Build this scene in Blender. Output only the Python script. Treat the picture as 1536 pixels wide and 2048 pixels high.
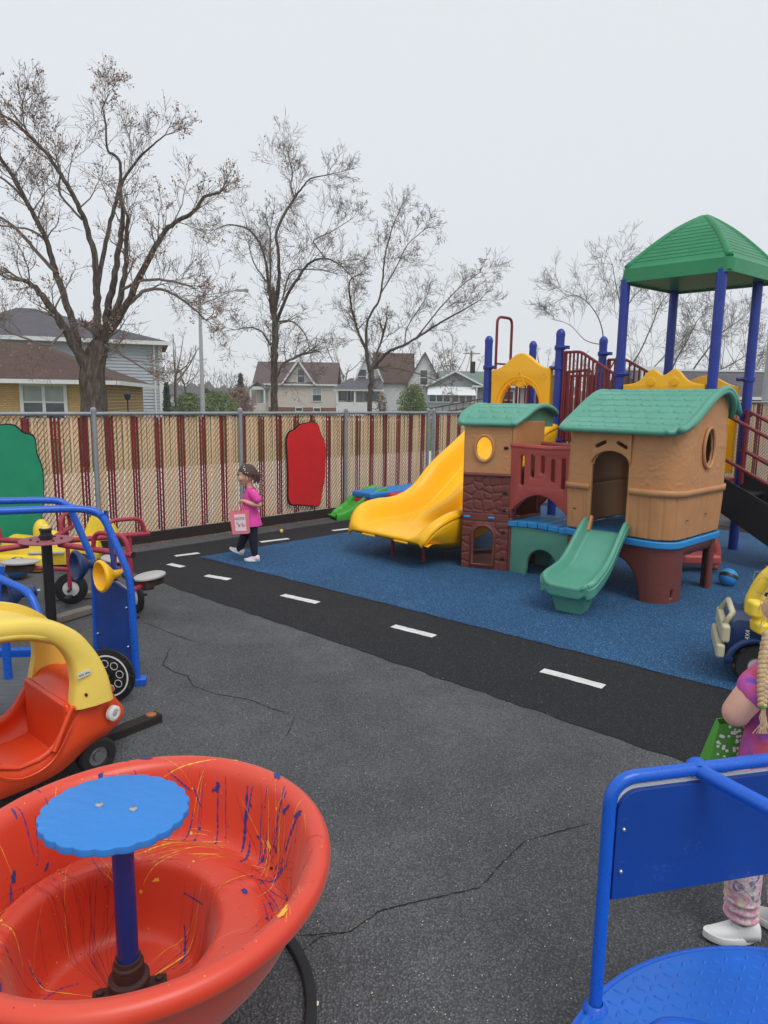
import bpy, bmesh, math, random
from mathutils import Vector, Matrix, noise
import numpy as np
R = math.radians
rnd = random.Random(7)
for o in list(bpy.data.objects): bpy.data.objects.remove(o)
SC = bpy.context.scene
COL = SC.collection

# ---------------------------------------------------------------- camera, sky, sun
FPX, HY, ROLL, HC = 1380.0, 802.0, R(.8), 1.68
PITCH = math.atan((1024 - HY) / FPX)
fw = Vector((0, math.cos(PITCH), -math.sin(PITCH)))
r0 = Vector((1, 0, 0)); u0 = Vector((0, math.sin(PITCH), math.cos(PITCH)))
rt = r0 * math.cos(ROLL) + u0 * math.sin(ROLL)
up = -r0 * math.sin(ROLL) + u0 * math.cos(ROLL)
CAM = Vector((0, 0, HC))
cam = bpy.data.objects.new('camera', bpy.data.cameras.new('camera'))
COL.objects.link(cam)
M = Matrix((( rt.x, up.x, -fw.x), (rt.y, up.y, -fw.y), (rt.z, up.z, -fw.z))).to_4x4()
M.translation = CAM
cam.matrix_world = M
cam.data.sensor_fit = 'VERTICAL'; cam.data.sensor_height = 36; cam.data.sensor_width = 27
cam.data.lens = 36 * FPX / 2048
cam.data.clip_start = .05; cam.data.clip_end = 2000
SC.camera = cam

W = bpy.data.worlds.new('World'); SC.world = W; W.use_nodes = True
nt = W.node_tree; nt.nodes.clear()
sky = nt.nodes.new('ShaderNodeTexSky'); sky.sky_type = 'NISHITA'; sky.sun_disc = False
SUN_EL, SUN_AZ = R(58), R(150)
sky.sun_elevation = SUN_EL; sky.sun_rotation = SUN_AZ
mx = nt.nodes.new('ShaderNodeMix'); mx.data_type = 'RGBA'; mx.inputs[0].default_value = .93
mx.inputs[7].default_value = (7.55, 7.85, 8.2, 1)
bg = nt.nodes.new('ShaderNodeBackground'); bg.inputs[1].default_value = .1
wo = nt.nodes.new('ShaderNodeOutputWorld')
nt.links.new(sky.outputs[0], mx.inputs[6]); nt.links.new(mx.outputs[2], bg.inputs[0]); nt.links.new(bg.outputs[0], wo.inputs[0])
sl = bpy.data.lights.new('sun', 'SUN'); sl.energy = 1.5; sl.angle = R(35); sl.color = (1, .97, .93)
so = bpy.data.objects.new('sun', sl); COL.objects.link(so)
sd = Vector((math.sin(SUN_AZ) * math.cos(SUN_EL), math.cos(SUN_AZ) * math.cos(SUN_EL), math.sin(SUN_EL)))
so.rotation_euler = sd.to_track_quat('Z', 'Y').to_euler()
SC.view_settings.view_transform = 'Standard'; SC.view_settings.look = 'None'
SC.view_settings.exposure = .15; SC.view_settings.gamma = 1; SC.view_settings.use_curve_mapping = False

# ---------------------------------------------------------------- where things stand
def ray(x, y): return fw + rt * ((x - 768) / FPX) - up * ((y - 1024) / FPX)
def gp(x, y, z=0):
    v = ray(x, y); return CAM + v * ((z - HC) / v.z)
def at(x, y, Y):
    v = ray(x, y); return CAM + v * (Y / v.y)
def V(*a): return Vector(a)

# ---------------------------------------------------------------- materials
def lin(c):
    c /= 255.
    return c / 12.92 if c <= .04045 else ((c + .055) / 1.055) ** 2.4
def S(r, g, b): return (lin(r), lin(g), lin(b), 1)
MATS = {}
class N:
    def __init__(s, name, rough=.5, spec=.5):
        m = bpy.data.materials.new(name); m.use_nodes = True
        s.m = m; s.t = m.node_tree; s.b = s.t.nodes['Principled BSDF']
        s.b.inputs['Roughness'].default_value = rough
        s.b.inputs['Specular IOR Level'].default_value = spec
        s.tc = s.t.nodes.new('ShaderNodeTexCoord')
    def n(s, ty, **kw):
        x = s.t.nodes.new(ty)
        for k, v in kw.items():
            if k.startswith('i_'): x.inputs[int(k[2:]) if k[2:].isdigit() else k[2:].replace('_', ' ')].default_value = v
            else: setattr(x, k, v)
        return x
    def l(s, a, b): s.t.links.new(a, b)
    def map(s, sc=(1, 1, 1), rot=(0, 0, 0), src='Object', loc=(0, 0, 0)):
        mp = s.n('ShaderNodeMapping'); mp.inputs['Scale'].default_value = sc; mp.inputs['Rotation'].default_value = rot
        mp.inputs['Location'].default_value = loc
        s.l(s.tc.outputs[src], mp.inputs[0]); return mp.outputs[0]
    def noise(s, scale, det=3, vec=None, rough=.5, dist=0):
        x = s.n('ShaderNodeTexNoise'); x.inputs['Scale'].default_value = scale; x.inputs['Detail'].default_value = det
        x.inputs['Roughness'].default_value = rough; x.inputs['Distortion'].default_value = dist
        s.l(vec or s.tc.outputs['Object'], x.inputs['Vector']); return x.outputs['Fac']
    def ramp(s, fac, stops, interp='LINEAR'):
        x = s.n('ShaderNodeValToRGB'); x.color_ramp.interpolation = interp
        e = x.color_ramp.elements
        while len(e) < len(stops): e.new(.5)
        for q, (p, c) in zip(e, stops): q.position = p; q.color = c if len(c) == 4 else (*c, 1)
        s.l(fac, x.inputs[0]); return x.outputs[0]
    def mix(s, fac, a, b, bt='MIX'):
        x = s.n('ShaderNodeMix'); x.data_type = 'RGBA'; x.blend_type = bt
        for i, v in ((0, fac), (6, a), (7, b)):
            if hasattr(v, 'links'): s.l(v, x.inputs[i])
            else: x.inputs[i].default_value = v
        return x.outputs[2]
    def math(s, op, a, b=0.):
        x = s.n('ShaderNodeMath', operation=op)
        for i, v in ((0, a), (1, b)):
            if hasattr(v, 'links'): s.l(v, x.inputs[i])
            else: x.inputs[i].default_value = v
        return x.outputs[0]
    def color(s, c):
        if hasattr(c, 'links'): s.l(c, s.b.inputs['Base Color'])
        else: s.b.inputs['Base Color'].default_value = c
    def rough(s, c): s.l(c, s.b.inputs['Roughness'])
    def bump(s, h, st=.3, d=.01):
        x = s.n('ShaderNodeBump'); x.inputs['Strength'].default_value = st; x.inputs['Distance'].default_value = d
        s.l(h, x.inputs['Height']); s.l(x.outputs[0], s.b.inputs['Normal'])
def sc(c, k): return (c[0] * k, c[1] * k, c[2] * k, 1)
def plastic(name, c, rough=.38, fade=.12, spec=.5, grime=.25, sss=0):
    m = N(name, rough, spec)
    a = m.noise(5, 4); b = m.noise(60, 3); g = m.noise(2.3, 6, rough=.65)
    col = m.mix(m.ramp(a, [(.3, (0, 0, 0)), (.7, (1, 1, 1))]), sc(c, 1 - fade), c)
    col = m.mix(m.ramp(g, [(.52, (0, 0, 0)), (.75, (grime,) * 3)]), col, sc(c, .62))
    s1 = m.noise(1, 3, vec=m.map((6, 90, 30), (.4, .3, .8)), rough=.6); s2 = m.noise(3.1, 2)
    scr = m.math('MULTIPLY', m.math('LESS_THAN', m.math('ABSOLUTE', m.math('SUBTRACT', s1, .5)), .006), m.ramp(s2, [(.5, (0, 0, 0)), (.62, (.22,) * 3)]))
    col = m.mix(scr, col, m.mix(.5, c, (.7, .7, .7, 1)))
    m.color(col)
    m.rough(m.ramp(b, [(.3, (rough - .06,) * 3), (.8, (rough + .12,) * 3)]))
    m.bump(m.noise(240, 2), .06, .002)
    return m.m
def flat(name, c, rough=.6, var=.15, sc_=8, bump=0, bs=80, spec=.4, metal=0):
    m = N(name, rough, spec); m.b.inputs['Metallic'].default_value = metal
    a = m.noise(sc_, 5)
    m.color(m.mix(m.ramp(a, [(.3, (0, 0, 0)), (.7, (1, 1, 1))]), sc(c, 1 - var), sc(c, 1 + var)))
    if bump: m.bump(m.noise(bs, 3), bump, .01)
    return m.m

def m_asphalt():
    m = N('asphalt', .85, .4)
    big = m.noise(.8, 6, rough=.62); mid = m.noise(5, 6, rough=.7)
    def vor(sc):
        v = m.n('ShaderNodeTexVoronoi'); v.inputs['Scale'].default_value = sc; m.l(m.tc.outputs['Object'], v.inputs[0])
        r = m.n('ShaderNodeSeparateColor'); m.l(v.outputs['Color'], r.inputs[0]); return v.outputs['Distance'], r.outputs
    bm_ = m.ramp(big, [(.40, (0, 0, 0)), (.62, (1, 1, 1))])
    base = m.mix(bm_, S(80, 81, 84), S(104, 105, 108))
    base = m.mix(m.ramp(mid, [(.35, (.0,) * 3), (.75, (.7,) * 3)]), base, S(70, 71, 74))
    d1, c1 = vor(125); d2, c2 = vor(52); d3, c3 = vor(26)
    base = m.mix(m.math('MULTIPLY', m.ramp(d1, [(.15, (1, 1, 1)), (.5, (0, 0, 0))]), m.ramp(c1[0], [(.2, (0, 0, 0)), (1, (.8,) * 3)])), base, S(136, 137, 140))
    base = m.mix(m.math('MULTIPLY', m.ramp(d1, [(.45, (0, 0, 0)), (.7, (.8,) * 3)]), .6), base, S(48, 49, 51))
    dust = m.ramp(m.noise(1.7, 5, rough=.7), [(.45, (.86, .86, .86)), (.68, (.62, .62, .62))])
    sp2 = m.math('MULTIPLY', m.ramp(d2, [(.05, (1, 1, 1)), (.22, (0, 0, 0))]), m.math('GREATER_THAN', c2[1], dust))
    base = m.mix(m.math('MULTIPLY', sp2, .55), base, S(172, 171, 168))
    sp3 = m.math('MULTIPLY', m.ramp(d3, [(.0, (1, 1, 1)), (.10, (0, 0, 0))]), m.math('GREATER_THAN', c3[1], .84))
    base = m.mix(m.math('MULTIPLY', sp3, .7), base, S(205, 203, 198))
    m.color(base)
    h = m.math('ADD', m.math('MULTIPLY', d1, -1.), m.math('MULTIPLY', m.noise(55, 3), .8))
    m.bump(h, .9, .008)
    return m.m
def m_rubber(name, c0, c1, c2, scl=190):
    m = N(name, .8, .3)
    vo = m.n('ShaderNodeTexVoronoi'); vo.inputs['Scale'].default_value = scl; m.l(m.tc.outputs['Object'], vo.inputs[0])
    rc = m.n('ShaderNodeSeparateColor'); m.l(vo.outputs['Color'], rc.inputs[0])
    base = m.ramp(rc.outputs[0], [(0, c0), (.45, c1), (.9, c1), (.97, c2)])
    big = m.noise(1.1, 6, rough=.65)
    base = m.mix(m.ramp(big, [(.35, (0, 0, 0)), (.7, (.55,) * 3)]), base, m.mix(.55, base, c0))
    m.color(base)
    m.bump(m.math('ADD', m.math('MULTIPLY', vo.outputs['Distance'], -1.), m.noise(60, 3)), .7, .005)
    return m.m
def m_line():
    m = N('white_line_paint', .6, .3); a = m.noise(38, 5, rough=.7); v = m.noise(170, 2)
    w = m.math('ADD', a, m.math('MULTIPLY', v, .35))
    m.color(m.mix(m.ramp(w, [(.80, (0, 0, 0)), (.88, (.75,) * 3)]), m.mix(m.ramp(m.noise(9, 4), [(.3, (0, 0, 0)), (.8, (1, 1, 1))]), S(222, 222, 220), S(196, 196, 194)), S(60, 60, 62))); m.bump(v, .5, .004)
    return m.m
def m_bark():
    m = N('bark', .9, .2)
    a = m.noise(3, 6, vec=m.map((6, 6, 1.2)), rough=.7)
    m.color(m.ramp(a, [(.3, S(48, 42, 39)), (.5, S(84, 75, 69)), (.7, S(122, 110, 102))]))
    m.bump(a, .8, .05)
    return m.m
def m_siding(name, c, pitch=.11):
    m = N(name, .6, .3)
    a = m.noise(1.5, 4)
    m.color(m.mix(m.ramp(a, [(.3, (0, 0, 0)), (.7, (1, 1, 1))]), sc(c, .93), c))
    return m.m
def m_shingle(name, c):
    m = N(name, .9, .2)
    br = m.n('ShaderNodeTexBrick'); br.inputs['Scale'].default_value = 1
    br.inputs['Color1'].default_value = sc(c, .8); br.inputs['Color2'].default_value = sc(c, 1.2); br.inputs['Mortar'].default_value = sc(c, .5)
    br.inputs['Mortar Size'].default_value = .012; br.inputs['Brick Width'].default_value = .35; br.inputs['Row Height'].default_value = .16
    m.l(m.map((1, 1, 1)), br.inputs[0])
    a = m.noise(.8, 5); b = m.noise(25, 3)
    col = m.mix(m.ramp(a, [(.3, (0, 0, 0)), (.7, (.6,) * 3)]), br.outputs[0], sc(c, .7))
    col = m.mix(m.ramp(b, [(.4, (0, 0, 0)), (.8, (.5,) * 3)]), col, sc(c, 1.5))
    m.color(col); m.bump(b, .3, .02); return m.m
def m_brick(name, c1, c2, mo):
    m = N(name, .85, .2)
    br = m.n('ShaderNodeTexBrick'); br.inputs['Scale'].default_value = 1
    br.inputs['Color1'].default_value = c1; br.inputs['Color2'].default_value = c2; br.inputs['Mortar'].default_value = mo
    br.inputs['Mortar Size'].default_value = .01; br.inputs['Brick Width'].default_value = .2; br.inputs['Row Height'].default_value = .07
    m.l(m.map((1, 1, 1), (R(90), 0, 0)), br.inputs[0])
    m.color(m.mix(m.ramp(m.noise(1.2, 4), [(.3, (0, 0, 0)), (.7, (.4,) * 3)]), br.outputs[0], sc(c1, .75)))
    m.bump(br.outputs[1], -.4, .01); return m.m
def m_grass():
    m = N('grass', .95, .1)
    a = m.noise(.25, 6, rough=.7); b = m.noise(9, 4)
    c = m.ramp(a, [(.35, S(128, 118, 84)), (.5, S(104, 112, 66)), (.65, S(84, 108, 52))])
    m.color(m.mix(m.ramp(b, [(.35, (0, 0, 0)), (.8, (.5,) * 3)]), c, S(70, 78, 44))); m.bump(b, .5, .05); return m.m
def m_wood(name, c, rough=.7):
    m = N(name, rough, .3)
    a = m.noise(4, 6, vec=m.map((1.5, 14, 14)), rough=.65)
    m.color(m.ramp(a, [(.3, sc(c, .7)), (.6, c), (.8, sc(c, 1.25))])); m.bump(a, .3, .006); return m.m
def glass(name, c=(.02, .025, .03, 1), r=.08):
    m = N(name, r, .8); m.color(m.mix(m.ramp(m.noise(1.5, 3), [(.4, (0, 0, 0)), (.6, (1, 1, 1))]), c, sc(c, 2.5))); return m.m
def m_splatter():
    m = N('splattered_orange_plastic', .42, .5); m.b.inputs['Sheen Weight'].default_value = .14; m.b.inputs['Sheen Roughness'].default_value = .45; m.b.inputs['Coat Weight'].default_value = .35; m.b.inputs['Coat Roughness'].default_value = .3
    c = S(212, 54, 22)
    fade = m.noise(3, 5)
    col = m.mix(m.ramp(fade, [(.3, (0, 0, 0)), (.75, (.6,) * 3)]), c, S(214, 84, 60))
    m.color(col); m.bump(m.noise(500, 2), .15, .002); return m.m
def m_tiedye(name, cols, scl):
    m = N(name, .85, .2)
    a = m.noise(scl, 4, dist=1.6); b = m.noise(scl * 1.6, 3, vec=m.map((1, 1, 1), loc=(3, 1, 7)), dist=1.2)
    k = len(cols); c = m.ramp(a, [(.25 + .5 * i / (k - 1), q) for i, q in enumerate(cols)])
    m.color(m.mix(m.ramp(b, [(.55, (0, 0, 0)), (.66, (1, 1, 1))]), c, cols[0])); m.bump(m.noise(400, 2), .2, .002)
    return m.m
def m_diamond():
    m = N('blue_tread_plate', .32, .55)
    c = S(26, 104, 205); m.color(m.mix(m.ramp(m.noise(6, 5), [(.3, (0, 0, 0)), (.7, (1, 1, 1))]), sc(c, .8), c))
    m.bump(m.noise(300, 2), .08, .002); return m.m

K = dict(
 asphalt=m_asphalt(), blue_rubber=m_rubber('blue_rubber', S(18, 38, 64), S(42, 90, 134), S(104, 160, 198)),
 black_rubber=m_rubber('black_rubber', S(20, 21, 24), S(38, 39, 43), S(80, 82, 86), 230),
 line=m_line(),
 crack=flat('crack_dark', S(26, 26, 27), .95),  # cracks have no depth: thin flat dark strips laid on the asphalt
 concrete=flat('pale_concrete', S(196, 188, 180), .9, .08, 2, .2, 60), grass=m_grass(), bark=m_bark(),
 twig=flat('twig_bark', S(106, 96, 90), .9, .2, 3), leaf=flat('dry_leaf', S(146, 112, 96), .9, .35, 2), bud=flat('bud_brown', S(112, 84, 74), .9, .3, 2),
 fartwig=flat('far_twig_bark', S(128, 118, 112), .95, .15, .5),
 shrub=flat('shrub_leaf', S(98, 116, 66), .9, .35, 2), evergreen=flat('evergreen_leaf', S(60, 76, 62), .9, .3, 2), shrub_brown=flat('shrub_twig', S(130, 104, 92), .95, .2, 2),
 galv=flat('galvanised_steel', S(150, 156, 162), .45, .12, 12, .1, 90, .5, .35), wire=flat('chain_wire', S(74, 60, 52), .6, .1),
 tan=flat('tan_slat_plastic', S(226, 194, 158), .6, .07, 3), maroon=flat('maroon_slat_plastic', S(128, 34, 38), .55, .15, 3),
 tie=m_wood('dark_timber', S(48, 42, 40), .85),
 yellow=plastic('yellow_plastic', S(255, 190, 8), .33, .06, grime=.1), yellow_pale=plastic('faded_yellow_plastic', S(244, 212, 96), .45, .12),
 yellow_truck=plastic('yellow_roof_plastic', S(240, 208, 60), .4),
 brown=plastic('brown_stone_plastic', S(112, 54, 46), .5), tanp=plastic('tan_wall_plastic', S(192, 136, 88), .5),
 teal=plastic('teal_green_plastic', S(88, 158, 136), .4), teald=plastic('green_bridge_plastic', S(84, 148, 126), .5), skyp=plastic('sky_blue_plastic', S(38, 136, 200), .42),
 redp=plastic('brick_red_plastic', S(172, 74, 66), .42), green=plastic('canopy_green_plastic', S(28, 132, 84), .4),
 lime=plastic('lime_green_plastic', S(72, 172, 60), .38), red=plastic('red_plastic', S(200, 36, 40), .4),
 orange=plastic('orange_car_plastic', S(232, 74, 26), .36, .1), splat=m_splatter(), 
 navy_post=plastic('navy_coated_steel', S(30, 54, 152), .35, .1), mar=plastic('maroon_coated_steel', S(124, 30, 40), .38, .1),
 blue_tube=plastic('blue_coated_steel', S(22, 94, 204), .3, .1), blue_board=plastic('blue_board', S(16, 66, 150), .4, .12),
 blue_disc=plastic('blue_table_plastic', S(44, 128, 208), .45, .08), edge_white=flat('white_core', S(225, 228, 232), .5, .04),
 dark_tube=plastic('dark_blue_post', S(20, 58, 138), .35, .1),
 black=plastic('black_coated_steel', S(28, 28, 30), .45, .1), tyre=flat('tyre_rubber', S(34, 34, 36), .75, .15, 12, .3, 100), rust=flat('rusty_iron', S(66, 46, 42), .7, .35, 14, .4, 90),
 rustcap=flat('rust_cap', S(150, 96, 58), .8, .25, 30, .3, 200), trike=plastic('faded_red_steel', S(166, 48, 68), .45, .15),
 trike_plate=plastic('faded_rose_plate', S(150, 82, 92), .55, .1), grey_seat=flat('grey_seat_rubber', S(176, 174, 170), .7, .08), white=flat('white_rim', S(222, 222, 218), .5, .05),
 chrome=flat('bolt_steel', S(190, 190, 192), .25, .1, 30, 0, 80, .6, .9), grey_deck=m_wood('grey_deck_board', S(94, 98, 104)),
 navyp=plastic('navy_truck_plastic', S(30, 56, 104), .38), cream=plastic('cream_plastic', S(196, 190, 160), .45),
 skin=flat('skin', S(214, 164, 138), .55, .04, 20), skin2=flat('pale_skin', S(222, 172, 152), .55, .05, 20), pink=flat('pink_shirt', S(222, 74, 164), .85, .08, 12, .3, 60),
 navy_cloth=flat('navy_leggings', S(30, 32, 52), .9, .1, 12, .2, 80), shoe=flat('pink_white_shoe', S(226, 208, 216), .6, .06, 30), sole=flat('white_sole', S(232, 232, 230), .6, .04),
 hair=flat('brown_hair', S(78, 56, 48), .6, .3, 40, .5, 200), blonde=flat('blonde_hair', S(206, 176, 134), .55, .25, 60, .5, 250), bead=flat('white_bead', S(235, 232, 240), .3, .03),
 bagpink=flat('pink_bag', S(238, 132, 148), .7, .06, 12, .15, 200), bagwhite=flat('bag_print_white', S(242, 222, 228), .7, .05), bagred=flat('bag_print_red', S(204, 72, 104), .7, .1),
 baggreen=flat('green_bag', S(84, 160, 60), .5, .08), dot=flat('white_dot', S(225, 235, 220), .5), lips=flat('lips', S(190, 96, 92), .5), eye=flat('eye_dark', S(30, 24, 22), .2),
 tied=m_tiedye('tie_dye_shirt', [S(120, 90, 190), S(168, 88, 178), S(204, 96, 168), S(208, 92, 96), S(220, 150, 80)], 8), tied2=m_tiedye('tie_dye_trousers', [S(226, 214, 208), S(108, 96, 140), S(222, 206, 200), S(210, 140, 178), S(224, 212, 170), S(134, 186, 192)], 17),
 red_board=flat('red_board_paint', S(206, 34, 38), .5, .06), green_board=flat('green_board_paint', S(28, 140, 104), .5, .06),
 sid_grey=m_siding('grey_siding', S(172, 178, 186)), sid_cream=m_siding('cream_siding', S(206, 196, 186)), sid_white=m_siding('white_siding', S(204, 206, 210)), sid_blue=m_siding('slate_siding', S(156, 164, 172)),
 sh_brown=m_shingle('brown_shingle', S(88, 70, 64)), sh_grey=m_shingle('grey_shingle', S(92, 90, 96)), sh_red=m_shingle('red_brown_shingle', S(98, 84, 82)), sh_green=m_shingle('green_shingle', S(112, 130, 122)),
 trim=flat('white_trim', S(212, 214, 216), .6, .04), ybrick=m_brick('yellow_brick', S(212, 174, 122), S(196, 154, 104), S(150, 130, 100)), rbrick=m_brick('brown_brick', S(116, 84, 70), S(96, 68, 58), S(120, 110, 100)), redbrick=m_brick('red_brick', S(142, 84, 70), S(124, 70, 58), S(120, 110, 100)),
 glass=glass('window_glass'), curtain=flat('window_curtain', S(150, 160, 158), .3, .1, 3), gap=flat('dark_gap', S(34, 30, 30), .9), awn=flat('white_awning', S(222, 226, 230), .5, .05),
 polegrey=flat('pole_grey', S(166, 168, 170), .6, .06), wood_pole=flat('weathered_pole', S(120, 112, 104), .9, .15), porch=flat('dark_rail', S(92, 70, 66), .8, .1),
 diamond=m_diamond(), paint_blue=flat('blue_paint', S(42, 60, 132), .45, .1), paint_yellow=flat('yellow_paint', S(240, 184, 70), .45, .08), paint_dark=flat('dark_paint', S(120, 44, 60), .5, .1), globe=flat('globe_ball', S(40, 84, 128), .45), petal=flat('leaf_litter', S(226, 222, 196), .7, .1),
)
def m_ball(name, a, b, cfun):
    m = N(name, .45, .4); cfun(m, a, b); return m.m
def f_pat(m, a, b):
    v = m.n('ShaderNodeTexVoronoi'); v.inputs['Scale'].default_value = 9; m.l(m.map((1, 1, 1)), v.inputs[0])
    rc = m.n('ShaderNodeSeparateColor'); m.l(v.outputs['Color'], rc.inputs[0])
    blob = m.math('LESS_THAN', m.math('ADD', v.outputs['Distance'], m.math('MULTIPLY', m.noise(60, 2), .25)), .45)
    m.color(m.mix(blob, a, m.ramp(rc.outputs[0], [(0, S(210, 190, 70)), (.4, S(150, 90, 90)), (.7, S(70, 140, 130))], 'CONSTANT')))
K['globe'] = m_ball('patterned_ball', S(36, 84, 130), None, f_pat)

# ---------------------------------------------------------------- mesh builder
class MB:
    def __init__(s): s.v = []; s.f = []
    def add(s, vs, fs):
        o = len(s.v); s.v += [tuple(q) for q in vs]; s.f += [tuple(i + o for i in q) for q in fs]; return s
    def box(s, c, d, M=None):
        c = Vector(c); x, y, z = [q / 2 for q in d]
        vs = [Vector((a * x, b * y, e * z)) for e in (-1, 1) for b in (-1, 1) for a in (-1, 1)]
        if M is not None: vs = [M @ q for q in vs]
        return s.add([c + q for q in vs], [(0, 2, 3, 1), (4, 5, 7, 6), (0, 1, 5, 4), (2, 6, 7, 3), (0, 4, 6, 2), (1, 3, 7, 5)])
    def bar(s, p, q, w, h, upv=(0, 0, 1)):
        p, q = Vector(p), Vector(q); d = (q - p); L = d.length; d.normalize(); sd_ = d.cross(Vector(upv)).normalized(); u = sd_.cross(d)
        Mx = Matrix((d, sd_, u)).transposed()
        return s.box((p + q) / 2, (L, w, h), Mx)
    def tube(s, pts, r, n=8, caps=True, closed=False):
        pts = [Vector(p) for p in pts]; k = len(pts)
        rs = r if isinstance(r, (list, tuple)) else [r] * k
        vs = []; prev = None
        for i, p in enumerate(pts):
            if closed: d = pts[(i + 1) % k] - pts[i - 1]
            else: d = pts[min(i + 1, k - 1)] - pts[max(i - 1, 0)]
            if d.length < 1e-9: d = Vector((0, 0, 1))
            d.normalize()
            if prev is None: a = d.orthogonal().normalized()
            else:
                a = prev - d * prev.dot(d)
                a = a.normalized() if a.length > 1e-6 else d.orthogonal().normalized()
            prev = a; b = d.cross(a)
            for j in range(n):
                t = 2 * math.pi * j / n; vs.append(p + (a * math.cos(t) + b * math.sin(t)) * rs[i])
        fs = []
        for i in range(k if closed else k - 1):
            i2 = (i + 1) % k
            for j in range(n): fs.append((i * n + j, i * n + (j + 1) % n, i2 * n + (j + 1) % n, i2 * n + j))
        if caps and not closed: fs += [tuple(range(n - 1, -1, -1)), tuple((k - 1) * n + j for j in range(n))]
        return s.add(vs, fs)
    def lathe(s, prof, c=(0, 0, 0), n=32, M=None, a0=0, a1=2 * math.pi):
        c = Vector(c); full = abs(a1 - a0 - 2 * math.pi) < 1e-6; k = n if full else n + 1; vs = []
        for r, z in prof:
            for j in range(k):
                t = a0 + (a1 - a0) * j / n; q = Vector((r * math.cos(t), r * math.sin(t), z)); vs.append(c + (M @ q if M is not None else q))
        fs = []
        for i in range(len(prof) - 1):
            for j in range(n): j2 = (j + 1) % k; fs.append((i * k + j, i * k + j2, (i + 1) * k + j2, (i + 1) * k + j))
        return s.add(vs, fs)
    def sphere(s, c, r, n=16, sq=(1, 1, 1), M=None):
        prof = [(max(1e-4, math.sin(math.pi * i / (n // 2 + 2))) , -math.cos(math.pi * i / (n // 2 + 2))) for i in range(n // 2 + 3)]
        D = Matrix.Diagonal(Vector((sq[0] * r, sq[1] * r, sq[2] * r)))
        return s.lathe(prof, c, n, (M @ D) if M is not None else D)
    def grid(s, fn, nu, nv, closeu=False):
        ku = nu if closeu else nu + 1
        vs = [fn(i / nu, j / nv) for j in range(nv + 1) for i in range(ku)]
        fs = [(j * ku + i, j * ku + (i + 1) % ku, (j + 1) * ku + (i + 1) % ku, (j + 1) * ku + i) for j in range(nv) for i in range(nu)]
        return s.add(vs, fs)
    def prism(s, poly, z0, z1):
        n = len(poly)
        vs = [(x, y, z0) for x, y in poly] + [(x, y, z1) for x, y in poly]
        return s.add(vs, [tuple(range(n - 1, -1, -1)), tuple(range(n, 2 * n))] + [(i, (i + 1) % n, n + (i + 1) % n, n + i) for i in range(n)])
    def xf(s, M): s.v = [tuple(M @ Vector(q)) for q in s.v]; return s

def rootmat(p):
    m = Matrix.Identity(4)
    while p is not None:
        m = (Matrix.Translation(p.location) @ p.rotation_euler.to_matrix().to_4x4()) @ m; p = p.parent
    return m
def O(name, mb, mat, parent=None, smooth=35, world=True, bevel=0, sub=0, solid=0, seg=2, soff=0, mats=None):
    me = bpy.data.meshes.new(name)
    if isinstance(mb, MB):
        vs = mb.v
        if world and parent is not None:
            im = rootmat(parent).inverted(); vs = [tuple(im @ Vector(q)) for q in vs]
        me.from_pydata(vs, [], mb.f)
    else:
        me = mb
        if world and parent is not None: me.transform(rootmat(parent).inverted())
    me.update()
    if len(me.polygons) < 60000:
        bm = bmesh.new(); bm.from_mesh(me); bmesh.ops.recalc_face_normals(bm, faces=bm.faces); bm.to_mesh(me); bm.free()
    o = bpy.data.objects.new(name, me); COL.objects.link(o)
    m = K[mat] if isinstance(mat, str) else mat
    me.materials.append(m)
    if smooth:
        me.polygons.foreach_set('use_smooth', [True] * len(me.polygons))
        if not bevel and smooth < 180: me.set_sharp_from_angle(angle=R(smooth))
    if parent is not None: o.parent = parent
    if solid:
        q = o.modifiers.new('solid', 'SOLIDIFY'); q.thickness = solid; q.offset = soff
    if bevel:
        q = o.modifiers.new('bevel', 'BEVEL'); q.width = bevel; q.segments = seg; q.limit_method = 'ANGLE'; q.angle_limit = R(40); q.harden_normals = True
    if sub:
        q = o.modifiers.new('sub', 'SUBSURF'); q.levels = sub; q.render_levels = sub
    return o
def T(name, label, cat, loc=(0, 0, 0), rz=0, group=None):
    o = bpy.data.objects.new(name, None); COL.objects.link(o); o.empty_display_size = .1
    o.location = loc; o.rotation_euler = (0, 0, rz); o['label'] = label; o['category'] = cat
    if group: o['group'] = group
    return o
def tag(o, label, cat, group=None):
    o['label'] = label; o['category'] = cat
    if group: o['group'] = group
    return o
def kind(o, k='structure'): o['kind'] = k; return o
def recentre(o):
    me = o.data; c = Vector((0, 0, 0))
    xs = [v.co for v in me.vertices]; mn = [min(q[i] for q in xs) for i in range(3)]; mxx = [max(q[i] for q in xs) for i in range(3)]
    c = Vector(((mn[0] + mxx[0]) / 2, (mn[1] + mxx[1]) / 2, mn[2])); me.transform(Matrix.Translation(-c)); o.location = c; return o
def copy_tree(o, parent=None):
    c = o.copy(); COL.objects.link(c)
    if parent is not None: c.parent = parent
    for ch in [q for q in o.children]: copy_tree(ch, c)
    return c
def bez(pts, n=6):
    """Catmull-Rom through points"""
    P = [Vector(p) for p in pts]; out = []
    for i in range(len(P) - 1):
        a = P[max(i - 1, 0)]; b = P[i]; c = P[i + 1]; d = P[min(i + 2, len(P) - 1)]
        for k in range(n):
            t = k / n; out.append(.5 * ((2 * b) + (c - a) * t + (2 * a - 5 * b + 4 * c - d) * t * t + (3 * b - a - 3 * c + d) * t ** 3))
    out.append(P[-1]); return out
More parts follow.
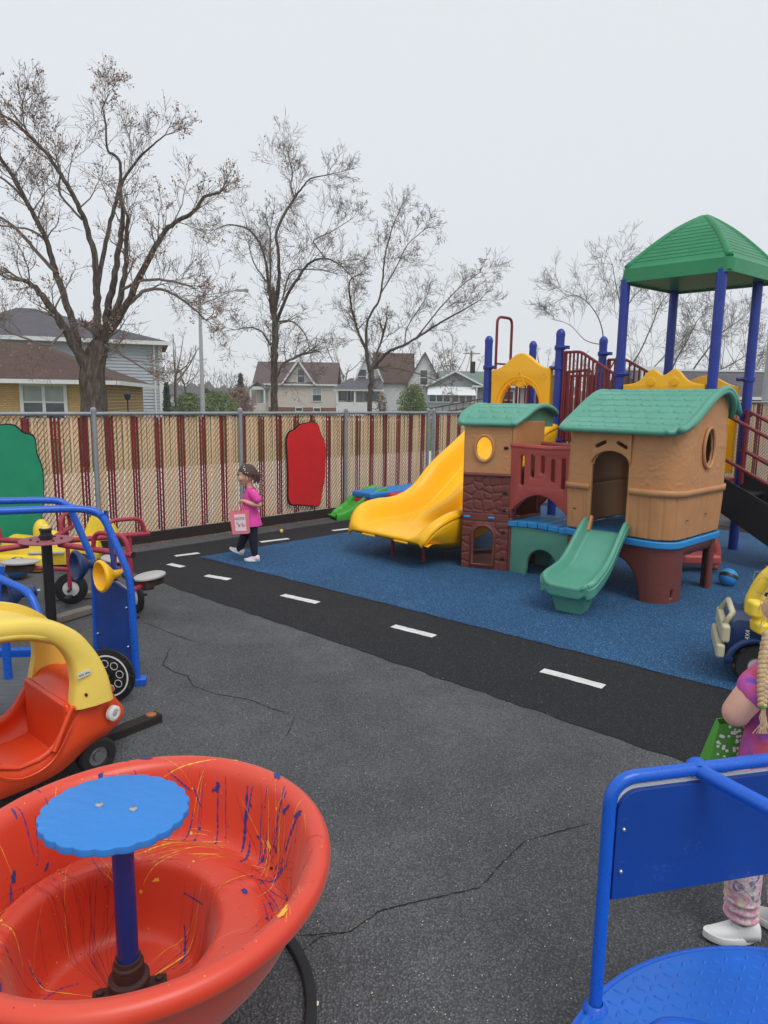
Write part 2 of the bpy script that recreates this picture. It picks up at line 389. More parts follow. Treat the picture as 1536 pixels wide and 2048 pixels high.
def rounded(pts, r, n=5):
    """polyline with rounded corners"""
    P = [Vector(p) for p in pts]; out = [P[0]]
    for i in range(1, len(P) - 1):
        a = (P[i - 1] - P[i]); b = (P[i + 1] - P[i]); ra = min(r, a.length * .49); rb = min(r, b.length * .49)
        p0 = P[i] + a.normalized() * ra; p1 = P[i] + b.normalized() * rb
        for k in range(n + 1):
            t = k / n; out.append((1 - t) ** 2 * p0 + 2 * t * (1 - t) * P[i] + t * t * p1)
    out.append(P[-1]); return out
def frame(origin, xdir, ydir=(0, 0, 1)):
    x = Vector(xdir).normalized(); y = Vector(ydir).normalized(); z = x.cross(y).normalized()
    m = Matrix((x, y, z)).transposed().to_4x4(); m.translation = Vector(origin); return m
def plate(outer, holes, depth, bev, M, bevres=1):
    """flat plate with holes, extruded and bevelled -> mesh"""
    cu = bpy.data.curves.new('tmp', 'CURVE'); cu.dimensions = '2D'; cu.fill_mode = 'BOTH'
    for ring in [outer] + holes:
        sp = cu.splines.new('POLY'); sp.points.add(len(ring) - 1); sp.use_cyclic_u = True
        for q, p in zip(sp.points, ring): q.co = (p[0], p[1], 0, 1)
    cu.extrude = depth / 2 - bev; cu.bevel_depth = bev; cu.bevel_resolution = bevres; cu.offset = -bev
    ob = bpy.data.objects.new('tmp', cu); COL.objects.link(ob)
    dg = bpy.context.evaluated_depsgraph_get(); dg.update()
    me = bpy.data.meshes.new_from_object(ob.evaluated_get(dg))
    bpy.data.objects.remove(ob); me.materials.clear()
    bm = bmesh.new(); bm.from_mesh(me); bmesh.ops.remove_doubles(bm, verts=bm.verts, dist=1e-5); bm.to_mesh(me); bm.free()
    me.transform(M); return me
def text(s_, size, depth, M, mat, parent, name='lettering', world=True):
    cu = bpy.data.curves.new('tmp', 'FONT'); cu.body = s_; cu.size = size; cu.extrude = depth; cu.align_x = 'CENTER'; cu.align_y = 'CENTER'
    ob = bpy.data.objects.new('tmp', cu); COL.objects.link(ob)
    dg = bpy.context.evaluated_depsgraph_get(); dg.update()
    me = bpy.data.meshes.new_from_object(ob.evaluated_get(dg)); bpy.data.objects.remove(ob); me.materials.clear(); me.transform(M)
    return O(name, me, mat, parent, smooth=0, world=world)
def ell(cx, cy, rx, ry, n=24, a0=0): return [(cx + rx * math.cos(2 * math.pi * i / n + a0), cy + ry * math.sin(2 * math.pi * i / n + a0)) for i in range(n)]
def slot(cx, cy, w, h, ang=0, n=6):
    r = min(w, h) / 2; p = []
    for (sx, sy, a0) in ((1, 1, 0), (-1, 1, 90), (-1, -1, 180), (1, -1, 270)):
        for k in range(n + 1):
            t = R(a0 + 90 * k / n); p.append((sx * (w / 2 - r) + r * math.cos(t), sy * (h / 2 - r) + r * math.sin(t)))
    c, s_ = math.cos(ang), math.sin(ang); return [(cx + x * c - y * s_, cy + x * s_ + y * c) for x, y in p]
def rrect(x0, y0, x1, y1, r, n=4):
    p = []
    for (cx, cy, a0) in ((x1 - r, y1 - r, 0), (x0 + r, y1 - r, 90), (x0 + r, y0 + r, 180), (x1 - r, y0 + r, 270)):
        for k in range(n + 1): t = R(a0 + 90 * k / n); p.append((cx + r * math.cos(t), cy + r * math.sin(t)))
    return p
def gridwall(fn, U, Vv, du, holes, hgt=None):
    """curved wall: fn(u,v)->point; holes: signed distance functions (negative inside)"""
    nu, nv = max(2, round(U / du)), max(2, round(Vv / du))
    def sd(u, v): return min([h(u, v) for h in holes], default=9)
    uv = [[(U * i / nu, Vv * j / nv) for i in range(nu + 1)] for j in range(nv + 1)]
    keep = {}; cnt = {}
    for j in range(nv):
        for i in range(nu):
            u, v = U * (i + .5) / nu, Vv * (j + .5) / nv; k = sd(u, v) > 0; keep[i, j] = k
            for a, b in ((i, j), (i + 1, j), (i, j + 1), (i + 1, j + 1)):
                q = cnt.setdefault((a, b), [0, 0]); q[0 if k else 1] += 1
    idx = {}; vs = []; fs = []
    def vid(i, j):
        if (i, j) in idx: return idx[i, j]
        u, v = uv[j][i]
        if cnt[i, j][0] and cnt[i, j][1]:
            for _ in range(4):
                d = sd(u, v); e = 1e-3
                gx = (sd(u + e, v) - sd(u - e, v)) / (2 * e); gy = (sd(u, v + e) - sd(u, v - e)) / (2 * e); L = gx * gx + gy * gy
                if L < 1e-6: break
                nu_, nv_ = u - d * gx / L, v - d * gy / L
                if abs(nu_ - uv[j][i][0]) > du or abs(nv_ - uv[j][i][1]) > du: break
                u, v = nu_, nv_
            if i in (0, nu): u = uv[j][i][0]
            if j in (0, nv): v = uv[j][i][1]
        idx[i, j] = len(vs); vs.append(fn(u, v)); return idx[i, j]
    for (i, j), k in keep.items():
        if k: fs.append((vid(i, j), vid(i + 1, j), vid(i + 1, j + 1), vid(i, j + 1)))
    mb = MB(); mb.add(vs, fs); return mb
def sd_ell(cx, cy, rx, ry): return lambda u, v: (math.hypot((u - cx) / rx, (v - cy) / ry) - 1) * min(rx, ry)
def sd_arch(cx, y0, w, h):
    r = w / 2
    def f(u, v):
        dx = abs(u - cx)
        if v > y0 + h - r: return math.hypot(dx, v - (y0 + h - r)) - r
        return max(dx - r, y0 - v)
    return f

# ================================================================ GROUND
def sheet(name, pts, z, mat, kd='structure', parent=None):
    mb = MB(); n = len(pts); mb.add([(p[0], p[1], z) for p in pts], [tuple(range(n))])
    o = O(name, mb, mat, parent, smooth=0)
    if kd: o['kind'] = kd
    return o
FD = V(.7051, .7091, 0); FN = V(-.7091, .7051, 0); F0 = V(-3.91, 6.86, 0)   # fence line
def fpt(t, off=0, z=0): return F0 + FD * t + FN * off + V(0, 0, z)
sheet('ground', [(-270, -30), (270, -30), (270, 240), (-270, 240)], -.03, 'grass')
sheet('outer_pavement', [fpt(-14, .05), fpt(22, .05), fpt(22, 8.2), fpt(-14, 8.2)], -.012, 'concrete')
sheet('far_street', [(-300, 54), (300, 66), (300, 72), (-300, 60)], -.012, 'concrete')
sheet('asphalt', [(-9, -4), (14, -4), (14, 5.2), fpt(11.42, 0), fpt(-8, 0)], 0, 'asphalt')
def wob(a, b, n, amp, sd_):
    r_ = random.Random(sd_); a, b = Vector(a), Vector(b); d = (b - a); p = Vector((-d.y, d.x)).normalized()
    return [a + d * (i / n) + p * (r_.uniform(-amp, amp) if 0 < i < n else 0) for i in range(n + 1)]
near = wob((1.45, 3.06), (-2.18, 6.28), 60, .012, 1)
bl = near[-1]
black = [(6.5, -1.2)] + near + [V(-2.42, 6.52), V(-2.62, 6.85), V(-2.78, 7.15), V(-2.73, 7.37)] + [V(-.48, 9.68), V(2.1, 12.3)] + [V(9.5, 5.2), V(9.5, -1.2)]
sheet('black_rubber_path', black, .004, 'black_rubber')
bn = wob((2.12, 3.86), (-1.96, 7.21), 50, .008, 3)
sheet('blue_rubber_surface', [V(6.2, .5)] + bn + [V(2.35, 11.6), V(8.4, 5.4)], .008, 'blue_rubber')
def dash(a, b, w=.075):
    a, b = Vector(a[:2]), Vector(b[:2]); d = (b - a).normalized(); p = V(-d.y, d.x) if False else Vector((-d.y, d.x)); r_ = random.Random(int(a.x * 99))
    pts = []
    n = 10
    for i in range(n + 1): pts.append(a + (b - a) * i / n + p * (w / 2 + r_.uniform(-.003, .003)))
    for i in range(n + 1): pts.append(b + (a - b) * i / n - p * (w / 2 + r_.uniform(-.003, .003)))
    return pts
path = [o for o in bpy.data.objects if o.name == 'black_rubber_path'][0]
dashes = [((338, 1129), (366, 1135)), ((412, 1152), (459, 1160)), ((565, 1191), (636, 1207)), ((786, 1253), (869, 1274)), ((1084, 1342), (1208, 1375)),
          ((350, 1113), (398, 1107)), ((521, 1085), (577, 1078)), ((665, 1062), (709, 1057))]
for a, b in dashes:
    sheet('painted_dash', dash(gp(*a), gp(*b)), .0065, 'line', None, path)
asph = [o for o in bpy.data.objects if o.name == 'asphalt'][0]
def crack(pix, w, seed, n=16):
    r_ = random.Random(seed); P = []
    for i in range(len(pix) - 1):
        a, b = gp(*pix[i]), gp(*pix[i + 1])
        for k in range(n): P.append(a.lerp(b, k / n) + V(r_.uniform(-.012, .012), r_.uniform(-.012, .012), 0) * (b - a).length)
    P.append(gp(*pix[-1])); mb = MB()
    L = []; Rr = []
    for i, p in enumerate(P):
        d = (P[min(i + 1, len(P) - 1)] - P[max(i - 1, 0)]).normalized(); q = V(-d.y, d.x, 0); ww = w * r_.uniform(.3, 1.3) * min(1, (len(P) - i) / 10, (i + 2) / 6)
        L.append(p + q * ww + V(0, 0, .002)); Rr.append(p - q * ww + V(0, 0, .002))
    k = len(P); mb.add(L + Rr, [(i, i + 1, k + i + 1, k + i) for i in range(k - 1)])
    O('crack', mb, 'crack', asph, smooth=0)
crack([(600, 1872), (700, 1864), (760, 1822), (850, 1800), (960, 1776), (1010, 1720), (1050, 1682), (1130, 1660), (1190, 1645)], .0026, 4)
crack([(340, 1296), (326, 1330), (345, 1343), (375, 1352), (386, 1372), (430, 1388), (500, 1400), (545, 1418), (590, 1432)], .0034, 5, 10)
crack([(284, 1243), (320, 1258), (370, 1278), (400, 1285)], .003, 6, 10)
crack([(590, 1432), (580, 1460), (560, 1500)], .002, 8, 10)
crack([(700, 1864), (640, 1875), (600, 1905), (640, 1960)], .0018, 9, 10)
crack([(340, 1296), (400, 1290), (470, 1262), (540, 1250)], .0015, 10, 10)
# small white pebbles and litter on the asphalt
mb = MB(); r_ = random.Random(3)
for i in range(600):
    x = r_.uniform(.0, 1); y = r_.uniform(0, 1); p = gp(260 + x * 900, 1250 + y * 800)
    if p.x > 1.3 or (p - V(-.62, 1.61, 0)).length < .5: continue
    s_ = r_.uniform(.0006, .0017); mb.box((p.x, p.y, .003 + s_ / 2), (s_ * 2, s_ * 1.5, s_), Matrix.Rotation(r_.uniform(0, 3), 3, 'Z'))
kind(O('grit', mb, 'petal', smooth=0), 'stuff')

# ================================================================ FENCE
H = 1.5; GATE = 6.57; PITCH_S = .0322
def fence(name, label, org, dr, L, nstart, posts, seed, hgt=H, tan_from=0, post_at=None, bottom=.12):
    root = T(name, label, 'fence', org)
    org = Vector(org); dr = Vector(dr).normalized(); nn = V(-dr.y, dr.x, 0); ang = math.atan2(dr.y, dr.x)
    # slats
    me = {}
    r_ = random.Random(seed)
    i = 0; t = .03
    while t < L - .02:
        red = (i + nstart) % 9 in (0, 1, 2)
        if not any(abs(t - p) < .02 for p in posts):
            key = ('red' if red else 'tan')
            if key not in me:
                m = MB(); m.box((0, 0, (bottom + hgt - .035) / 2), (.0245, .006, hgt - .035 - bottom))
                o = O('maroon_slat' if red else 'tan_slat', m, 'maroon' if red else 'tan', root, smooth=0, world=False, bevel=.002, seg=1); me[key] = o
            else:
                o = me[key].copy(); COL.objects.link(o)
            o.location = dr * t + V(0, 0, r_.uniform(-.012, .012)); o.rotation_euler = (r_.uniform(-.006, .006), r_.uniform(-.004, .004), ang + r_.uniform(-.12, .12)); 
        i += 1; t += PITCH_S
    # chain wires
    mb = MB(); hh = hgt - .03
    for fam, off in ((1, -.0075), (-1, .0075)):
        t = -hh * .75
        while t < L + hh * .75:
            a = V(t, 0, bottom - .04); b = V(t + fam * hh * .72, 0, hh + .02 if True else hh)
            # clip
            ta, tb = 0., 1.
            dx = b.x - a.x
            for lim, sg in ((0, 1), (L, -1)):
                q = (lim - a.x) / dx
                if sg * dx > 0: ta = max(ta, q)
                else: tb = min(tb, q)
            if ta < tb:
                p = a.lerp(b, ta); q = a.lerp(b, tb)
                mb.tube([org + dr * p.x - nn * (-off) + V(0, 0, p.z), org + dr * q.x - nn * (-off) + V(0, 0, q.z)], .0031, 3, False)
            t += .05
    # twisted tops above the rail
    t = .02
    while t < L:
        p = org + dr * t; k = r_.uniform(-.012, .012)
        mb.tube([p + V(0, 0, hgt - .02) - nn * .02, p + dr * k + V(0, 0, hgt + .034)], .0016, 3, False); t += .043
    O('wire_mesh', mb, 'wire', root, smooth=0)
    mb = MB(); mb.tube([org + V(0, 0, hgt) - nn * .02, org + dr * L + V(0, 0, hgt) - nn * .02], .021, 10); O('top_rail', mb, 'galv', root)
    for p in posts:
        mb = MB(); q = org + dr * p - nn * .028
        mb.tube([q, q + V(0, 0, hgt + .03)], .027, 12); mb.lathe([(.03, 0), (.034, .02), (.03, .045), (.012, .06), (0.001, .062)], q + V(0, 0, hgt + .01), 12)
        for z in (.35, .62, .9, 1.2): mb.tube([q + V(0, 0, z), q + V(0, 0, z + .008)], .031, 12)
        O('fence_post', mb, 'galv', root)
    return root
fo = fpt(-1.6)
fence('chain_link_fence', 'chain link fence with tan and maroon slats and a dark base board behind the playground', fo, FD, 1.6 + GATE - .03, 5, [1.6 - .72 - .13, 1.6 + 1.02, 1.6 + 2.89, 1.6 + 4.70, 1.6 + GATE - .05], 1)
fr = bpy.data.objects['chain_link_fence']
# base board of planks
for a, b in ((-1.6, .7), (.7, 3.1), (3.1, 5.4), (5.4, GATE)):
    mb = MB(); p, q = fpt(a + .004, -.06, .06), fpt(b - .004, -.06, .06); mb.bar(p, q, .045, .13); O('base_board', mb, 'tie', fr, bevel=.006)
g = fence('fence_gate', 'narrow chain link gate section with maroon stripes right of the double post', fpt(GATE + .06), FD, 1.05, 6, [.03, 1.02], 2)
fence('fence_far_section', 'chain link fence section half hidden behind the playset posts', fpt(GATE + 1.2), FD, 2.3, 4, [2.25], 3)
fence('side_fence', 'chain link side fence with slats at the right edge behind the black stairs', (4.35, 15.1, 0), (.71, -.704, 0), 5.2, 3, [2.6, 5.1], 4, hgt=1.75)
# leaf litter line along the fence base
mb = MB(); r_ = random.Random(5)
for i in range(900):
    t = r_.uniform(1, 6.4); p = fpt(t, -.1 - abs(r_.gauss(0, .05)), .004); s_ = r_.uniform(.003, .012)
    mb.box(p + V(0, 0, s_ / 4), (s_ * 2, s_, s_ / 3), Matrix.Rotation(r_.uniform(0, 3), 3, 'Z'))
kind(O('leaf_litter', mb, 'leaf', smooth=0), 'stuff')
# painted boards hung on the fence (plain stand-ins)
def board(name, label, mat, mat2, t, z, ring, seed):
    root = T(name, label, 'board', fpt(t, -.06, z)); Mx = frame(fpt(t, -.066, z), FD)
    O('board_face', plate(ring, [], .012, .002, Mx), mat, root, smooth=0)
    big = [(x * 1.0 + (.014 if x > 0 else -.014), y + (.014 if y > .4 else -.014)) for x, y in ring]
    O('board_backing', plate(big, [], .012, .002, frame(fpt(t, -.052, z), FD)), 'gap', root, smooth=0)
def wavy(w, h, k, a, n=60):
    out = []
    for i in range(n):
        t = 2 * math.pi * i / n; q = 1 + a * math.sin(k * t + 1)
        c, s_ = math.cos(t), math.sin(t)
        out.append((w / 2 * q * math.copysign(abs(c) ** .55, c), h / 2 + h / 2 * q * math.copysign(abs(s_) ** .6, s_)))
    return out
board('painted_board', 'tall plain red painted board with wavy edge hung on the slatted fence', 'red_board', 0, 3.93, .2, wavy(.66, 1.14, 5, .06), 1)
board('painted_board', 'large plain green painted board on the fence behind the blue frame', 'green_board', 0, .04, .1, wavy(.78, 1.27, 9, .04), 2)

# ================================================================ HOUSES
def gable_roof(mb, x0, x1, y0, y1, ze, zr, over=.35, axis='x', th=.14):
    if axis == 'x':
        ym = (y0 + y1) / 2; sl_ = (zr - ze) / (ym - y0); zo = ze - over * sl_
        for ya in (y0 - over, y1 + over):
            mb.add([(x0 - over, ya, zo), (x1 + over, ya, zo), (x1 + over, ym, zr), (x0 - over, ym, zr), (x0 - over, ya, zo + th), (x1 + over, ya, zo + th), (x1 + over, ym, zr + th), (x0 - over, ym, zr + th)],
                   [(0, 1, 2, 3), (4, 5, 6, 7), (0, 1, 5, 4), (1, 2, 6, 5), (2, 3, 7, 6), (3, 0, 4, 7)])
    else:
        xm = (x0 + x1) / 2; sl_ = (zr - ze) / (xm - x0); zo = ze - over * sl_
        for xa in (x0 - over, x1 + over):
            mb.add([(xa, y0 - over, zo), (xa, y1 + over, zo), (xm, y1 + over, zr), (xm, y0 - over, zr), (xa, y0 - over, zo + th), (xa, y1 + over, zo + th), (xm, y1 + over, zr + th), (xm, y0 - over, zr + th)],
                   [(0, 1, 2, 3), (4, 5, 6, 7), (0, 1, 5, 4), (1, 2, 6, 5), (2, 3, 7, 6), (3, 0, 4, 7)])
def lap(mb, x0, x1, y, z0, z1, pitch=.16, th=.03, top=None):
    """clapboard rows on a wall facing the playground (normal -y)"""
    z = z0
    while z < z1 - .01:
        zt = min(z + pitch, z1); a, b = x0, x1
        if top:
            a, b = top(zt)
            if b - a < .05: break
        mb.add([(a, y - th, z), (b, y - th, z), (b, y - .006, zt), (a, y - .006, zt), (a, y, z), (b, y, z)], [(0, 1, 2, 3), (0, 4, 5, 1)]); z += pitch
def window(root, x, z, w, h, y, mat='glass', sash=True, trimw=.1, n=1):
    mb = MB(); 
    for (c, d) in (((x, y - .05, z + h / 2 + trimw / 2), (w + 2 * trimw, .07, trimw)), ((x, y - .05, z - h / 2 - trimw / 2), (w + 2 * trimw, .1, trimw)),
                   ((x - w / 2 - trimw / 2, y - .05, z), (trimw, .07, h)), ((x + w / 2 + trimw / 2, y - .05, z), (trimw, .07, h))): mb.box(c, d)
    if sash: mb.box((x, y - .04, z), (w, .04, .06))
    for i in range(1, n): mb.box((x - w / 2 + w * i / n, y - .045, z), (.12, .05, h - .002))
    f = O('window', mb, 'trim', root, smooth=0)
    for half in (0, 1):
        for i in range(n):
            wi = w / n
            mb = MB(); mb.box((x - w / 2 + wi * (i + .5), y - .02 - .001 * i, z + (h / 4 if half == 0 else -h / 4)), (wi - .002, .02, h / 2 - .002))
            O('pane', mb, 'curtain' if (mat == 'curtain' and half == 0) else 'glass', f, smooth=0)
    return f

def rotate_about(o, c, a):
    p = Vector((o.location.x - c[0], o.location.y - c[1])); q = Matrix.Rotation(a, 2) @ p
    o.location.x = c[0] + q.x; o.location.y = c[1] + q.y; o.rotation_euler.z += a
# yellow brick ranch at the left
Y = 28.; a = at(0, 765, Y); R0 = T('brick_house', 'yellow brick ranch house with brown shingle roof at the left edge behind the big tree', 'house', (-16, Y, 0))
xr = at(212, 800, Y).x; ze = 2.3
mb = MB(); mb.box(((-26 + xr) / 2, Y + 4, ze / 2), (xr + 26, 8, ze)); O('brick_wall', mb, 'ybrick', R0, smooth=0)
mb = MB(); zr = 4.0; o_ = .55
mb.add([(-27, Y - o_, ze), (xr + o_, Y - o_, ze), (xr + o_, Y + 8 + o_, ze), (-27, Y + 8 + o_, ze), (-27, Y + 4, zr), (xr - 3.6, Y + 4, zr)], [(0, 1, 5, 4), (1, 2, 5), (2, 3, 4, 5), (0, 4, 3)])
O('roof', mb, 'sh_brown', R0, smooth=0)
mb = MB(); mb.box(((-27 + xr + o_) / 2, Y - o_ - .06, ze - .06), (27 + xr + o_, .1, .16)); mb.box((xr + o_ + .06, Y + 4, ze - .06), (.1, 8 + 2 * o_, .16)); O('gutter', mb, 'trim', R0, smooth=0)
mb = MB(); mb.box(((-27 + xr + o_) / 2, Y - o_ / 2, ze - .03), (26.6 + xr + o_, o_ - .01, .04)); O('soffit', mb, 'trim', R0, smooth=0)
xw = at(96, 800, Y).x; window(R0, xw, 1.45, 1.5, 1.25, Y, 'curtain', True, .13, 2)

R0.location.x = R0.location.x
rotate_about(R0, (xr, Y), R(9))
# grey two storey behind
Y = 46.; R0 = T('two_storey_house', 'pale grey two storey house with clapboard siding and dark hip roof', 'house', (-22, Y, 0))
xr = at(326, 760, Y).x; ze = 5.25; xl = -27.
mb = MB(); mb.box(((xl + xr) / 2, Y + 5, ze / 2), (xr - xl, 10, ze)); O('wall', mb, 'sid_grey', R0, smooth=0)
mb = MB(); lap(mb, xl, xr - .25, Y, 0, ze, .2, .06); O('clapboard', mb, 'sid_grey', R0, smooth=0)['kind'] = 'stuff'
mb = MB(); pk = at(130, 628, Y + 5); zr = pk.z
mb.add([(xl - .5, Y - .5, ze), (xr + .5, Y - .5, ze), (xr + .5, Y + 10.5, ze), (xl - .5, Y + 10.5, ze), (pk.x - .6, Y + 5, zr), (pk.x + .4, Y + 5, zr)], [(0, 1, 5, 4), (1, 2, 5), (2, 3, 4, 5), (3, 0, 4)])
O('roof', mb, 'sh_grey', R0, smooth=0)
mb = MB(); mb.box(((xl + xr) / 2, Y - .6, ze - .1), (xr - xl + 1.1, .14, .24)); O('gutter', mb, 'trim', R0, smooth=0)
mb = MB(); mb.box(((xl + xr) / 2, Y - .27, ze - .14), (xr - xl + .9, .5, .05)); O('soffit', mb, 'trim', R0, smooth=0)
mb = MB(); mb.box((xr - .12, Y - .03, ze / 2 - .2), (.24, .1, ze - .4)); O('corner_board', mb, 'trim', R0, smooth=0)
mb = MB(); mb.tube([(xr - .5, Y - .55, ze - .2), (xr - .5, Y - .16, ze - .5), (xr - .5, Y - .16, 0)], .05, 6); O('downpipe', mb, 'trim', R0)
mb = MB(); mb.box((at(60, 660, Y + 2).x, Y + 2.4, 6.3), (.4, .4, .5)); O('roof_vent', mb, 'sh_grey', R0, smooth=0)

rotate_about(R0, (xr, Y), R(19))
# cream cottage
def hw(Y, x): return at(x, 800, Y).x
def hz(Y, y, x=700): return at(x, y, Y).z
Y = 92.; R0 = T('cream_cottage', 'cream one and a half storey cottage with red brown roof and small porch', 'house', (hw(Y, 590), Y, 0))
x0, x1 = hw(Y, 512), hw(Y, 669); ze = hz(Y, 766, 600); zr = hz(Y, 723, 600)
xg = hw(Y, 598); 
mb = MB(); mb.box(((x0 + x1) / 2, Y + 4, ze / 2 + .35), (x1 - x0, 8, ze - .7)); O('wall', mb, 'sid_cream', R0, smooth=0)
mb = MB(); lap(mb, x0, x1, Y, .7, ze, .22, .04)
g0, g1 = hw(Y, 570), hw(Y, 626); gm = (g0 + g1) / 2; gz = hz(Y, 725, 600)
lap(mb, g0, g1, Y - .02, ze, gz, .22, .04, lambda z: (g0 + (gm - g0) * (z - ze) / (gz - ze), g1 - (g1 - gm) * (z - ze) / (gz - ze))); O('clapboard', mb, 'sid_cream', R0, smooth=0)['kind'] = 'stuff'
mb = MB(); mb.box(((x0 + x1) / 2, Y + 4, .35), (x1 - x0 + .02, 8.04, .7)); O('foundation', mb, 'redbrick', R0, smooth=0)
mb = MB(); gable_roof(mb, x0, x1, Y, Y + 8, ze, zr, .4); O('roof', mb, 'sh_red', R0, smooth=0)
mb = MB(); gable_roof(mb, g0, g1, Y - .3, Y + 3.8, ze, gz + .1, .3, 'y'); O('gable_roof', mb, 'sh_red', R0, smooth=0)
mb = MB()
mb.bar((g0 - .3, Y - .66, ze - .15), (gm, Y - .66, gz + .22), .06, .22); mb.bar((g1 + .3, Y - .66, ze - .15), (gm, Y - .67, gz + .22), .06, .22); mb.box(((x0 + x1) / 2, Y - .45, ze - .22), (x1 - x0 + .8, .08, .2)); O('eave_trim', mb, 'trim', R0, smooth=0)
mb = MB(); mb.add([(g0, Y + .02, ze - .1), (g1, Y + .02, ze - .1), (gm, Y + .02, gz)], [(0, 1, 2)]); O('gable_wall', mb, 'sid_cream', R0, smooth=0)
window(R0, gm + .3, hz(Y, 752, 600), .9, 1.7, Y - .06, n=1); window(R0, hw(Y, 634), hz(Y, 789, 600), 1.1, 1.6, Y - .04, 'curtain')
for xx in (598, 634): window(R0, hw(Y, xx), .42, .8, .4, Y - .02, sash=False)
px0, px1 = hw(Y, 507), hw(Y, 537)
mb = MB(); mb.box(((px0 + px1) / 2, Y - 1.3, .6), (px1 - px0, 2.4, 1.2)); O('porch_base', mb, 'concrete', R0, smooth=0)
mb = MB(); gable_roof(mb, px0, px1, Y - 2.5, Y - .1, hz(Y, 780), hz(Y, 768), .15, 'y'); O('porch_roof', mb, 'sh_red', R0, smooth=0)
mb = MB()
for q in (px0 + .1, px1 - .1): mb.box((q, Y - 2.4, 2.05), (.2, .2, 1.7))
mb.box(((px0 + px1) / 2, Y - 2.4, 3.1), (px1 - px0, .2, .4)); O('porch_post', mb, 'trim', R0, smooth=0)
mb = MB(); mb.box(((px0 + px1) / 2 + .5, Y - .1, 2.2), (.95, .08, 2.)); O('door', mb, 'curtain', R0, smooth=0)
mb = MB()
for k in range(6): mb.box((px0 - .2 - k * .35, Y - 1.4, 1.1 - k * .19), (.34, 1.4, .12))
mb.bar((px0, Y - 2.1, 2.1), (px0 - 2.1, Y - 2.1, 1.), .06, .06); mb.bar((px0 - 2.1, Y - 2.1, 1.), (px0 - 2.1, Y - 2.1, 0), .06, .06); O('steps', mb, 'trim', R0, smooth=0)

# white cottage with porch
Y = 80.; R0 = T('white_cottage', 'white steep roofed cottage with wide glazed porch behind the third tree', 'house', (hw(Y, 770), Y, 0))
x0, x1 = hw(Y, 738), hw(Y, 868); ze = hz(Y, 762, 800); zr = hz(Y, 704, 800)
mb = MB(); mb.box(((x0 + x1) / 2, Y + 4, ze / 2), (x1 - x0, 8, ze)); mb.add([(x1, Y, ze), (x1, Y + 8, ze), (x1, Y + 4, zr)], [(0, 1, 2)]); O('wall', mb, 'sid_white', R0, smooth=0)
mb = MB(); lap(mb, x0, x1, Y, .0, ze, .22, .04); O('clapboard', mb, 'sid_white', R0, smooth=0)['kind'] = 'stuff'
mb = MB(); gable_roof(mb, x0, x1 - 2.6, Y, Y + 8, ze, zr, .4); O('roof', mb, 'sh_brown', R0, smooth=0)
g0, g1 = hw(Y, 815), hw(Y, 880); gm = (g0 + g1) / 2; gz = hz(Y, 706, 800)
mb = MB(); mb.add([(g0, Y - .5, ze - .2), (g1, Y - .5, ze - .2), (gm, Y - .5, gz), (g0, Y - .5, 0), (g1, Y - .5, 0)], [(0, 1, 2), (3, 4, 1, 0)]); O('gable_wall', mb, 'sid_white', R0, smooth=0)
mb = MB(); gable_roof(mb, g0, g1, Y - .6, Y + 4, ze - .2, gz, .3, 'y'); O('gable_roof', mb, 'sh_red', R0, smooth=0)
g0, g1 = hw(Y, 708), hw(Y, 766); gm = (g0 + g1) / 2; gz = hz(Y, 700, 800)
mb = MB(); mb.add([(g0, Y - .45, ze - .2), (g1, Y - .45, ze - .2), (gm, Y - .45, gz), (g0, Y - .45, 0), (g1, Y - .45, 0)], [(0, 1, 2), (3, 4, 1, 0)]); O('gable_wall', mb, 'sid_white', R0, smooth=0)
mb = MB(); mb.bar((g0, Y - .8, ze - .2), (gm, Y - .8, gz + .1), .5, .16); mb.bar((g1, Y - .8, ze - .2), (gm, Y - .81, gz + .1), .5, .16); O('rake_trim', mb, 'trim', R0, smooth=0)
window(R0, hw(Y, 724), hz(Y, 753, 720), .9, 1.5, Y - .48)
window(R0, hw(Y, 846), hz(Y, 755, 820), .8, 1.6, Y - .55)
p0, p1 = hw(Y, 676), hw(Y, 762); pz = hz(Y, 778, 700)
mb = MB(); mb.add([(p0 - .4, Y - 3.4, pz), (p1 + .2, Y - 3.4, pz), (p1 + .2, Y - .4, pz + 1.2), (p0 + 1.4, Y - .4, pz + 1.2), (p0 - .4, Y - .4, pz)], [(0, 1, 2, 3), (0, 3, 4)]); O('porch_roof', mb, 'sh_grey', R0, smooth=0)
mb = MB(); mb.box(((p0 + p1) / 2, Y - 3.2, pz - .12), (p1 - p0 + .6, .2, .26)); O('porch_fascia', mb, 'trim', R0, smooth=0)
mb = MB(); mb.box(((p0 + p1) / 2, Y - 3, .75), (p1 - p0, .15, 1.5)); O('porch_wall', mb, 'trim', R0, smooth=0)
for xx in (678, 712, 738, 762):
    mb = MB(); mb.box((hw(Y, xx), Y - 3.05, 2.2), (.18, .2, 1.8)); O('porch_post', mb, 'trim', R0, smooth=0)
mb = MB(); mb.box((hw(Y, 735), Y - .6, 1.9), (1.0, .1, 2.2)); O('door', mb, 'trim', R0, smooth=0)
for xx, ww in ((690, 1.3), (705, .9), (735, .7), (752, .8)): window(R0, hw(Y, xx), 2.3, ww, 1.3, Y - .75, sash=False)

